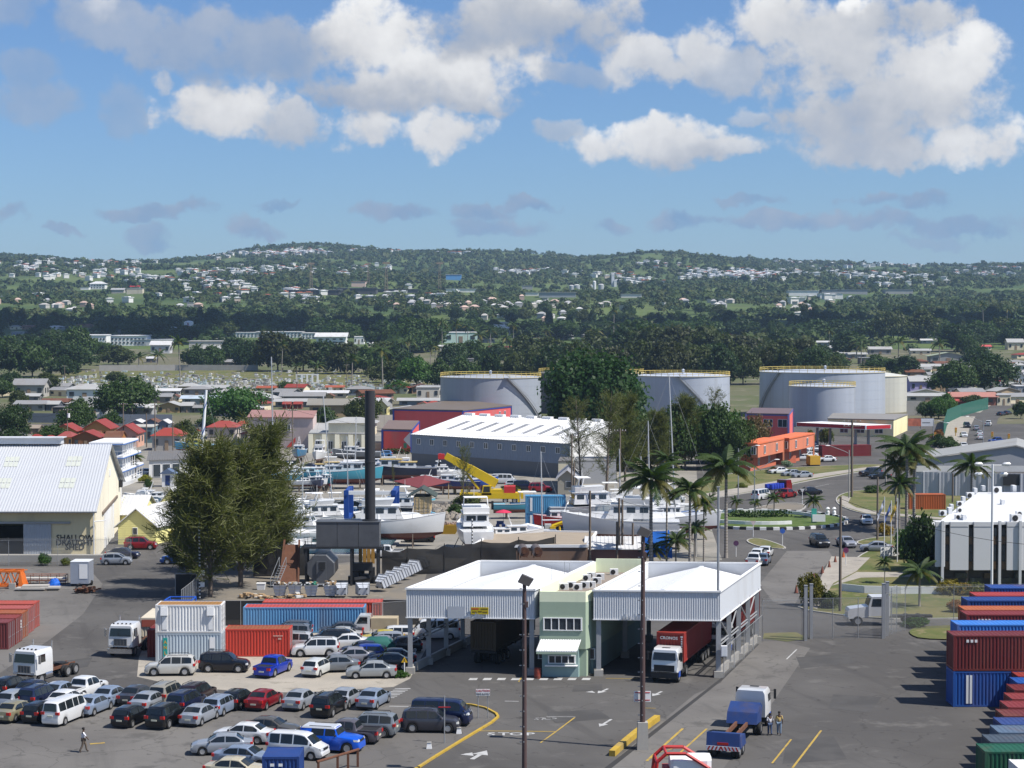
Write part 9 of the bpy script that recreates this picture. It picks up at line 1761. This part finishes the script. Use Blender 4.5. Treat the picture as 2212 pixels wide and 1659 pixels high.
for tries in range(2500):
    D=rng.uniform(780,2150);x=rng.uniform(-.295,.295)*D
    if cnt>=190:break
    u_=CU+F*x/D
    if D<1290 and u_<965 or D<900 and u_<1960 or(D<1000 and rng.random()>.3):continue
    if not free(x,D,3)or blocked(x,D,terr(x,D),13,6):continue
    hh=rng.uniform(9,16);dark=D>1500;k=rng.random()
    tree(Vector((x,D,terr(x,D))),hh*(1.25 if k>.85 else 1),hh*rng.uniform(.42,.62)*(.6 if k>.85 else 1),[DG,MG,OG,MG][int(rng.integers(0,4))],'tree in the dense belt of trees below the hills','trees in the belt below the hills',False,cnt);cnt+=1
def noise2(x,y):return math.sin(x*.0071+1.3*math.sin(y*.0043))+math.sin(y*.0063+1.7*math.sin(x*.0051+2))+.6*math.sin(x*.021+y*.017)
def woods(name,label,n_,D0,D1,r0,r1,nq,leaf,seed,field=0.9,mt=None):
    g=np.random.default_rng(seed);C,S=[],[]
    while len(C)<n_:
        D=math.sqrt(g.uniform(D0*D0,D1*D1));x=g.uniform(-.30,.30)*D
        if noise2(x,D)>field+g.normal()*.25:continue
        if D<1300 and CU+F*x/D<965 or(D<1500 and not free(x,D,2))or blocked(x,D,terr(x,D),r1*1.2,r1*.8):continue
        C.append((x,D,terr(x,D)));S.append(g.uniform(r0,r1)*(1.5 if g.random()>.93 else 1))
    C,S=np.array(C),np.array(S);d=g.normal(size=(n_,nq,3));d[...,2]=np.abs(d[...,2]);d/=np.linalg.norm(d,axis=2,keepdims=True)
    pos=C[:,None,:]+d*S[:,None,None]*np.array([1,1,.95])*g.uniform(.55,1.0,(n_,nq,1))+np.array([0,0,.25])*S[:,None,None]
    nr=d+g.normal(size=d.shape)*.5+np.array([0,-.1,.3]);sz=(S[:,None]*leaf*g.uniform(.7,1.3,(n_,nq))).ravel();v,f=leafquads(pos.reshape(-1,3),nr.reshape(-1,3),sz)
    mi=np.repeat(g.integers(0,3,n_),nq);o=ob(name,npmesh(name,v,f,mt,mi));o['kind']='stuff';o['label']=label;return o
WM=[mat('wood_leaves_a',(.030,.055,.014),.7,0,.4,.05,spec=.2,trans=.15),mat('wood_leaves_b',(.048,.075,.018),.7,0,.4,.05,spec=.2,trans=.15),mat('wood_leaves_c',(.062,.078,.022),.7,0,.4,.05,spec=.2,trans=.15)]
woods('woods','continuous tree cover on the town side of the hills',2300,930,2700,4.5,8.0,40,.42,3,1.5,WM);woods('forest','tree cover over the hills',11000,2500,5400,4.0,8.5,18,.62,4,1.15,WM)
woods('treeline','trees along the skyline of the hills',500,5000,5250,5,9,24,.5,6,9,WM)
# ---- casuarinas
def casuarina(h_,rad,n_b,n_s,seed,length=1.1,width=.085,lean=0.0):
    g=np.random.default_rng(seed);br=MB();br.cyl((0,0,-.1),(lean*.4,0,h_*.5),.28,.17,8);br.cyl((lean*.4,0,h_*.5),(lean,0,h_*.97),.17,.03,6);C,Dv=[],[]
    for i in range(n_b):
        f=g.uniform(.10,.98);z0=h_*f;a=g.uniform(0,2*math.pi);ln=rad*(1.05-f*.7)*g.uniform(.4,1.15);rise=g.uniform(.5,1.5);p0=np.array([lean*f,0,z0*.92]);e=p0+np.array([math.cos(a)*ln,math.sin(a)*ln,ln*rise]);br.cyl(p0,e,.055,.012,3,False)
        t=g.uniform(.15,1.05,n_s)[:,None];c=p0+(e-p0)*t+g.normal(size=(n_s,3))*.28*np.array([1,1,1.0]);dirn=(e-p0)/np.linalg.norm(e-p0)
        dv=dirn*.7+g.normal(size=(n_s,3))*.5+np.array([.0,0,.25]);C.append(c);Dv.append(dv)
    C,Dv=np.concatenate(C),np.concatenate(Dv);Dv/=np.linalg.norm(Dv,axis=1,keepdims=True);s=np.cross(Dv,g.normal(size=Dv.shape));s/=np.linalg.norm(s,axis=1,keepdims=True);ln=length*g.uniform(.5,1.3,(len(C),1));w=width
    droop=np.array([0,0,-.22])*ln
    v=np.stack([C-s*w*.5,C+s*w*.5,C+Dv*ln+droop+s*w*.3,C+Dv*ln+droop-s*w*.3],1).reshape(-1,3);return br.mesh('trunk',BARK,50),npmesh('crown',v,np.arange(len(v)).reshape(-1,4),LEAF)
CAS=[casuarina(20,5.6,150,72,1,1.3,.10),casuarina(18,5.0,130,70,2,1.3,.10),casuarina(20,6.5,55,55,3,1.0,.075,1.5)]
CC=(.098,.108,.030)
def cas(uv,vt,k,label,wid=1.0,col=CC):
    p=pt(uv);h_=up_to(p,vt);t=thing('casuarina_tree',label,'tree',p,rnd.random()*6,'casuarina trees',(h_/20*wid,h_/20*wid,h_/20));ob('trunk',CAS[k][0],t);ob('crown',CAS[k][1],t,col=col);return t
cas((455,1290),940,0,'tallest feathery casuarina beside the banded pole',1.15);cas((520,1268),925,1,'feathery casuarina in the middle of the harbour group',1.2);cas((575,1240),905,0,'feathery casuarina nearest the black netting',1.05);cas((405,1262),1005,1,'lower feathery casuarina on the cottage side',1.1);cas((600,1225),1010,1,'low feathery casuarina leaning to the basin',.9)
for x,vb,vt,k,l,w in[(1310,1062,838,2,'open feathery tree in front of the warehouse end',1.0),(1255,1058,850,2,'thin feathery tree before the round tree',.9),(1350,1040,850,0,'feathery tree beside the big mast',1.0),(1480,1015,835,1,'feathery tree in front of the pale tank',1.0),(1545,1010,830,2,'wispy feathery tree against the pale tank',.7),(1420,1020,870,1,'feathery tree between the mast and the palms',1.1),(1000,1100,955,2,'thin feathery tree in front of the yellow crane',.6),(850,1050,1000,2,'thin sapling by the warehouse corner',.4)]:cas((x,vb),vt,k,l,w)
# ---- palms
def frond_mesh(L_,seed,droop=1.0,pairs=26,lw=.2):
    g=np.random.default_rng(seed);V,Fc=[],[]
    def pos(t):return np.array([L_*(t-.10*t*t),0,L_*(.30*t-.62*droop*t*t)])
    for i in range(pairs):
        t=.12+.88*i/(pairs-1);p=pos(t);q=pos(min(1.02,t+.03));tg=(q-p)/np.linalg.norm(q-p);ll=L_*.24*math.sin(math.pi*min(.97,.15+.83*t))**.6
        for s in(-1,1):
            d=tg*.55+np.array([0,s*.75,-.45-.25*g.random()]);d/=np.linalg.norm(d);w=tg*lw*L_/4;k=len(V);e=p+d*ll*g.uniform(.85,1.1);V+=[p-w*.5,p+w*.5,e+w*.2,e-w*.2];Fc.append((k,k+1,k+2,k+3))
    for i in range(8):
        a,b=pos(i/8),pos((i+1)/8);k=len(V);w=np.array([0,.035*(1-i/9),0]);V+=[a-w,a+w,b+w,b-w];Fc.append((k,k+1,k+2,k+3))
    return npmesh('frond',np.array(V),np.array(Fc),LEAF)
FR=[frond_mesh(4.4,1,1.0),frond_mesh(4.4,2,1.35),frond_mesh(4.4,3,.7)];FRW=[frond_mesh(4.4,1,1.0,11,.55),frond_mesh(4.4,2,1.5,11,.55),frond_mesh(4.4,3,.7,11,.55)]
pt_m=MB();pt_m.lathe([(.30,0),(.24,.06),(.20,.5),(.19,.82),(.17,.86)],12);PTR=pt_m.mesh('trunk',PALMT,50)
rg_=MB()
for i in range(26):z=.03+.8*i/26;rg_.lathe([(.245-.06*z,z),(.26-.06*z,z+.004),(.245-.06*z,z+.008)],10)
PRG=rg_.mesh('trunk_ring',mat('palm_scar',(.17,.15,.125),.9))
cs_=MB();cs_.lathe([(.17,0),(.20,.25),(.13,.9),(.06,1.2)],10);PCS=cs_.mesh('crownshaft',mat('crownshaft',(.06,.11,.025),.5))
def palm(uv,vc,rad_px,label,n_f=17,group='royal palms',base=None,col=(.040,.068,.014),name='royal_palm',lean=0):
    p=pt(uv)if base is None else base;h_=up_to(p,vc);s=p.y/F;k=rad_px*s/4.2;t=thing(name,label,'palm',p,rnd.random()*6,group);t.rotation_euler=(R(lean),0,t.rotation_euler.z)
    ob('trunk',PTR,t,scale=(k*.95,k*.95,h_));ob('trunk_ring',PRG,t,scale=(k*.95,k*.95,h_));ob('crownshaft',PCS,t,(0,0,h_*.84),scale=(k,k,h_*.13))
    n_f=int(n_f*1.35)if n_f>12 else n_f
    for i in range(n_f):
        a=i*2.399+rnd.uniform(-.2,.2);pit=-.95+1.35*(i/n_f)+rnd.uniform(-.12,.12);o=ob('frond',(FRW if n_f<12 else FR)[i%3],t,(0,0,h_*.965),scale=k*rnd.uniform(.9,1.08),rot=(0,pit,a),col=col if i<n_f*.72 else(.10,.095,.02))
    return t
palm((1406,1236),1030,80,'big royal palm left of the mast behind the canopy',19);palm((1490,1236),1052,58,'shorter royal palm between the two big ones',16);palm((1568,1205),1003,74,'big royal palm behind the right canopy',19);palm((1440,1225),985,40,'slender palm behind the big royal palm',13)
palm((1958,1146),962,66,'tallest royal palm of the group by the flag poles',19);palm((1974,1132),985,62,'royal palm behind the tallest one by the flag poles',17);palm((1942,1150),1042,44,'shorter royal palm left of the group by the flag poles',15);palm((2098,1140),1000,52,'royal palm behind the office roof',17);palm((1935,1140),1000,46,'young royal palm beside the group by the flag poles',14)
palm((1520,1220),1085,36,'low bushy palm beside the right canopy',15,'garden palms',name='garden_palm')
for i,(u,vb,vt,r,l)in enumerate([(1590,1112,1082,18,'small palm left on the roundabout'),(1672,1118,1075,24,'bushy palm in the middle of the roundabout'),(1757,1122,1080,26,'bushy palm on the right of the roundabout'),(1632,1116,1085,16,'small palm behind the roundabout hedge'),(1911,1262,1212,22,'young palm on the office lawn'),(1986,1312,1232,48,'dense bushy palm in front of the office'),(1500,1222,1140,36,'leafy palm clump behind the right canopy'),(1460,1228,1165,40,'low palm clump behind the gatehouse'),(293,1040,985,22,'coconut palm on the far quay'),(402,1012,985,16,'small palm beside the quay shed'),(1410,1232,1185,36,'palm clump under the hanging blue tarpaulin')]):palm((u,vb),vt,r,l,15,'garden palms',name='garden_palm')
FPC=MB()
FAR_P=[]
for i,(u,vb,vc,r)in enumerate([(390,832,735,24),(608,812,742,18),(760,836,772,24),(827,842,755,28),(870,785,738,20),(886,788,735,22),(955,800,692,18),(987,770,698,18),(1095,770,728,22),(1035,770,722,22),(1285,768,712,22),(1325,738,668,18),(1328,745,700,16),(685,822,788,22),(640,815,790,16),(180,790,760,22),(340,790,765,24),(300,795,770,20),(425,790,750,18),(120,745,715,14),(940,785,750,16),(1060,745,712,18),(1400,740,702,24),(1790,770,712,16),(1850,775,735,24),(1940,800,735,26),(1860,800,745,20),(2125,745,655,14),(2175,740,665,14),(1870,700,690,10),(2030,790,740,26),(930,800,745,20),(1110,760,700,18),(1180,760,712,18),(565,790,750,18),(1010,745,705,16)]):
    palm((u,vb),vc,r,'tall palm rising from the trees behind the town',11,'far palms',name='tall_palm',lean=rnd.uniform(-3,3))
# ---- shrubs, hedges
def shrub(uv,w,h_,col,label,name='shrub',grp=None,near=1):
    p=pt(uv);t=thing(name,label,'shrub',p,rnd.random()*6,grp);ob('stem',TKM[0],t,scale=(w*.5,w*.5,h_*.5));ob('foliage',CM[rnd.randrange(6)],t,(0,0,h_*.38),scale=(w,w,h_*.8),col=col)
for i,(uv,w,h_,c,l)in enumerate([(Z5(275,470),1.6,3.6,(.12,.11,.015),'tall yellow-green croton beside the yard gate'),(Z5(410,490),1.2,2.0,OG,'olive shrub beside the wooden pole'),(Z5(1330,520),1.0,1.4,(.22,.10,.03),'orange-leaved shrub behind the fence'),(Z5(1275,385),1.7,1.6,(.20,.16,.02),'yellow croton hedge clump at the office wall'),(Z5(1440,385),1.9,1.5,(.09,.10,.02),'green croton hedge clump at the office wall'),(Z5(1365,388),1.6,1.4,(.18,.12,.02),'amber croton hedge clump at the office wall'),(Z5(1040,625),1.4,1.0,BG,'rough green weeds under the fence'),(A5(960,1400),1.3,1.8,(.24,.16,.01),'yellow flowering bush by the flag poles'),(A5(1150,1590),2.2,5.0,BG,'bright leafy young tree on the flag lawn'),(A1(1545,1170),1.3,1.6,(.22,.19,.02),'yellow croton beside the yellow cottage'),(A1(1440,1190),.8,1.6,MG,'potted green shrub beside the yellow cottage'),(A1(410,1400),.9,1.5,BG,'potted palm in front of the shed'),(A1(605,1400),.7,1.1,YG,'yellowish potted plant in front of the shed'),(A1(1330,640),1.5,1.6,(.20,.20,.02),'round yellow bush on the far quay'),(A1(1360,690),.9,1.8,MG,'green bush on the far quay'),(A1(1770,510),1.8,3.0,YG,'yellow-green palm bush beside the quay shed'),(Z2(1385,905),.9,.6,BG,'tuft of weeds under the canopy post'),(A3(1000,1100),2.2,2.4,OG,'olive scrub below the yellow crane'),(A3(640,1180),2.4,2.6,OG,'scrub on the rock bank'),(A3(560,1240),1.8,2.0,MG,'green scrub beside the yellow skip'),(A5(860,1060),1.8,1.6,MG,'bush on the corner verge'),(A5(1390,690),3.0,3.4,DG,'dark bush behind the grey warehouse'),(A5(1470,700),2.6,3.0,MG,'green bush behind the grey warehouse'),(C5(1100,1030),2.0,3.0,srgb(120,80,40),'russet bush beside the traffic light'),(A4(1660,900),1.8,1.5,OG,'shrub in front of the orange building'),(A4(1760,850),1.4,1.6,srgb(120,140,120),'grey-green agave by the orange building'),(A4(1400,1020),1.2,1.0,YG,'yellow shrub on the verge'),((2000,1235),3.2,7.5,DG,'dark spreading tree at the office corner')]):shrub(uv,w,h_,c,l,grp='shrubs')
def hedge(uv,w,h_,col,label):
    P=[pt(a)for a in uv];g=np.random.default_rng(3);C=[]
    for a,b in zip(P,P[1:]):
        n_=int((b-a).length*60);t=g.uniform(0,1,n_);C.append(np.stack([a.x+(b.x-a.x)*t+g.normal(size=n_)*w*.3,a.y+(b.y-a.y)*t+g.normal(size=n_)*w*.3,a.z+g.uniform(.1,h_,n_)],1))
    C=np.concatenate(C);v,f=leafquads(C,g.normal(size=C.shape)+np.array([0,0,.6]),np.full(len(C),.32));tag(ob('hedge',npmesh('hedge',v,f,LEAF),col=col),label,'hedge')
hedge([A4(1290,1262),A4(1500,1270),A4(1760,1262)],1.6,1.3,(.03,.06,.012),'clipped dark green hedge across the roundabout');hedge([A2(1640,536),A2(1850,540)],1.0,1.3,OG,'olive hedge in front of the pink building');hedge([Z5(1240,396),Z5(1540,396)],1.2,1.1,(.10,.095,.02),'mixed croton hedge along the office wall')
# ---------------------------------------------------------------- cemetery
ss_=gp(550,822);structure('cemetery_lawn',sheet('cemetery_lawn_sheet',None,LAWN,.0,[pt(a)for a in[(95,846),(960,846),(955,802),(560,800),(180,803),(110,812)]]).data)if False else None
P=[pt(a)for a in[(60,850),(960,848),(955,803),(560,801),(180,803),(100,812)]];m=MB();m.a([(p.x,p.y,p.z+.35)for p in P],[tuple(range(len(P)))]);structure('cemetery_lawn',m.mesh('cemetery_lawn',LAWN))
TMS=[]
for k in range(5):
    m=MB()
    if k==0:m.box(0,0,0,1.1,2.2,.55)
    elif k==1:m.box(0,0,0,1.2,2.3,.35);m.box(0,1.0,.35,1.0,.25,.95)
    elif k==2:m.box(0,0,0,.9,.2,1.2)
    elif k==3:m.box(0,0,0,.9,.9,.5);m.box(0,0,.5,.25,.25,1.4);m.box(0,0,1.25,.9,.22,.25)
    else:m.box(0,0,0,1.9,2.4,.95);m.box(0,0,.95,2.1,2.6,.14)
    TMS.append(m.mesh('tomb',WALL))
g=random.Random(12);n_i=0;mass=MB();TC=[(.62,.61,.58),(.45,.44,.42),(.30,.29,.27),(.52,.50,.45),(.40,.50,.54),(.18,.17,.16),(.66,.65,.63),(.34,.33,.31)]
for i in range(1500):
    u,v=g.uniform(100,955),804+42*g.random()**.8
    if v<812 and g.random()>.45:continue
    if u<180 and v<818:continue
    p=gp(u,v);k=g.randrange(5)
    if n_i<260 and v>815:tag(ob('tomb',TMS[k],None,p+Vector((0,0,.3)),g.uniform(-.25,.25),g.uniform(.75,1.25),g.choice(TC)),'pale tomb among the crowded graves of the cemetery','tomb','tombs in the cemetery');n_i+=1
    else:mass.k=g.randrange(4);s=g.uniform(.7,1.3);mass.box(p.x,p.y,p.z+.3,(.9+.6*g.random())*s,2.1*s,(.4+.9*g.random())*s,g.uniform(-.2,.2))
o=ob('tombs',mass.mesh('tombs',[mat('tomb_white',(.58,.57,.55),.8),mat('tomb_grey',(.30,.29,.27),.8),mat('tomb_pale_blue',(.36,.42,.44),.8),mat('tomb_dark',(.20,.19,.18),.8)]));o['kind']='stuff';o['label']='mass of smaller graves in the cemetery'
p=pt(C2(1085,130));t=thing('colonnade','small white roofless colonnade in the cemetery','colonnade',p)
for i in range(5):Q('column',WHITE,t,'box',-5+i*2.5,0,0,.8,.8,4.4)
Q('beam',WHITE,t,'box',0,0,4.4,11,.8,.4)
# ---------------------------------------------------------------- houses on the hills
hw=MB();hw.box(0,0,-.3,1,1,1.3);hw.k=1;hw.a([(-.56,-.56,.97),(.56,-.56,.97),(.56,.56,.97),(-.56,.56,.97),(-.2,0,1.5),(.2,0,1.5)],[(0,1,5,4),(1,2,5),(2,3,4,5),(3,0,4)])
hw2=MB();hw2.box(0,0,-.3,1,1,1.3);hw2.k=1;hw2.box(.0,0,1.0,1.1,1.1,.1);HMS=[hw.mesh('house',[WALL,FLAT]),hw2.mesh('house',[WALL,FLAT])]
CLU=[(580,551,70,4,60),(660,548,60,5,45),(470,556,40,5,18),(120,568,110,9,34),(60,585,60,8,20),(250,572,70,7,18),(250,588,60,8,16),(620,585,60,7,26),(540,592,60,7,26),(430,592,50,6,18),(720,592,60,6,16),(340,608,60,6,14),(800,585,50,8,10),(1090,592,60,5,16),(1150,590,60,4,18),(1290,598,60,6,14),(1380,612,50,6,22),(1420,575,50,6,10),(1580,598,60,7,60),(1640,600,50,7,44),(1530,592,50,7,24),(1700,592,50,6,30),(1780,592,60,8,34),(1880,598,70,9,30),(1980,602,70,9,28),(2100,596,80,9,26),(2170,582,50,5,14),(1700,570,50,3,12),(1860,576,60,4,12),(1960,574,50,3,10),(760,545,30,3,5),(850,545,30,4,5),(1000,545,50,3,8),(1320,547,20,3,3),(1480,603,40,5,10),(200,600,60,6,12),(1900,620,80,5,10),(90,600,60,6,10),(500,620,60,8,22),(560,640,60,8,20),(620,650,60,7,14),(900,655,60,10,16),(980,660,60,10,18),(1080,665,60,10,14),(1200,665,60,10,12),(1560,660,50,8,10),(1750,655,50,8,12),(60,660,60,10,10),(160,665,60,10,8),(300,660,60,10,8),(450,610,60,6,14),(1150,690,50,10,8),(1700,672,50,10,8)]
g=random.Random(21);pts_=[]
for(u,v,su,sv,n_)in CLU:
    for i in range(n_):
        q_=1.0 if v<625 else 2.2;uu,vv=g.gauss(u,su*.55*q_),g.gauss(v,sv*.6*min(q_,1.5));vv=max(vv,lerp(RID,uu)+6)
        if vv<720:pts_.append((uu,vv))
P3=[(gp(u,v),g.random(),g.random(),g.random())for u,v in pts_];P3.sort(key=lambda q:q[0].y);nn=0;mass=MB()
for p,a,b,c in P3:
    if nn<95:
        w=6.5+4*a;o=ob('house',HMS[b>.8],None,p+Vector((0,0,1.5)),g.uniform(-.6,.6),(w,w*.8,3.0+1.6*c),[(.58,.57,.55),(.45,.43,.40),(.36,.36,.37),(.50,.36,.30)][int(c*3.99)]);tag(o,'small pale house scattered among the trees on the far slopes','house','houses scattered on the far slopes');nn+=1
    else:
        w=8+5*a;rz=g.uniform(-.6,.6);mass.k=0 if c>.22 else 1;mass.box(p.x,p.y,p.z,w,w*.8,5.5+2.5*c,rz);mass.k=2 if b<.8 else 3;mass.box(p.x,p.y,p.z+5.5+2.5*c,w*1.15,w*.95,.8,rz);mass.box(p.x,p.y,p.z+6.3+2.5*c,w*.6,w*.5,.8,rz)
o=ob('hillside_houses',mass.mesh('hillside_houses',[mat('far_wall_white',(.68,.67,.65),.8),mat('far_wall_tan',(.56,.46,.38),.8),mat('far_roof_white',(.72,.72,.72),.7),mat('far_roof_red',(.46,.17,.10),.7)]));o['kind']='stuff';o['label']='far houses packed on the hillsides'
# ---------------------------------------------------------------- the cloud whose shade lies over the tree belt
g=np.random.default_rng(9);Vv,Ff=[],[];nl,nl2=14,22
off=SUN_D*(640/SUN_D.z)
for i in range(46):
    f=i/45;cx_=-760+1520*f;sy=205+40*math.sin(f*9)+(60 if f<.33 else 0);cyy=1790-(60 if f<.33 else 0)+35*math.sin(f*7+1)+g.uniform(-50,50)
    c=np.array([cx_+off.x,cyy+off.y,660+g.uniform(-10,30)]);r=np.array([g.uniform(45,80),sy*g.uniform(.55,.95),g.uniform(18,34)]);k=len(Vv)
    for j in range(nl+1):
        th=math.pi*j/nl
        for q in range(nl2):
            ph=2*math.pi*q/nl2;s=1+.16*math.sin(5*ph+3*th+i)+.10*math.sin(9*ph-4*th+i*2);Vv.append(c+r*s*np.array([math.sin(th)*math.cos(ph),math.sin(th)*math.sin(ph),math.cos(th)]))
    for j in range(nl):
        for q in range(nl2):Ff.append((k+j*nl2+q,k+j*nl2+(q+1)%nl2,k+(j+1)*nl2+(q+1)%nl2,k+(j+1)*nl2+q))
o=ob('cloud',npmesh('cloud',np.array(Vv),np.array(Ff),mat('cloud_white',(.85,.85,.86),1.0,0,.05,.01)));o['kind']='stuff';o['label']='low cumulus cloud passing over the town'
# ---------------------------------------------------------------- haze
hm=bpy.data.materials.new('haze_air');hm.use_nodes=True;t_=hm.node_tree;t_.nodes.clear()
o_=t_.nodes.new('ShaderNodeOutputMaterial');pv=t_.nodes.new('ShaderNodeVolumePrincipled')
pv.inputs['Color'].default_value=(.50,.72,1.0,1);pv.inputs['Density'].default_value=.00006;pv.inputs['Anisotropy'].default_value=.1
t_.links.new(pv.outputs[0],o_.inputs['Volume'])
hb=MB();hb.hexa([(-5600,-120,-5),(5600,-120,-5),(5600,9700,-5),(-5600,9700,-5)],[(-5600,-120,330),(5600,-120,330),(5600,9700,330),(-5600,9700,330)])
hz=ob('haze',hb.mesh('haze',hm));hz['kind']='stuff'
# ---------------------------------------------------------------- convert lettering to meshes
dg=bpy.context.evaluated_depsgraph_get()
for o in[o for o in COL.objects if o.type=='FONT']:
    me=bpy.data.meshes.new_from_object(o.evaluated_get(dg));me.name=o.name
    if not me.materials and o.data.materials:me.materials.append(o.data.materials[0])
    q=bpy.data.objects.new('lettering_mesh',me);COL.objects.link(q);q.parent=o.parent;q.location=o.location;q.rotation_euler=o.rotation_euler;q.scale=o.scale
    nm=o.name;bpy.data.objects.remove(o);q.name=nm
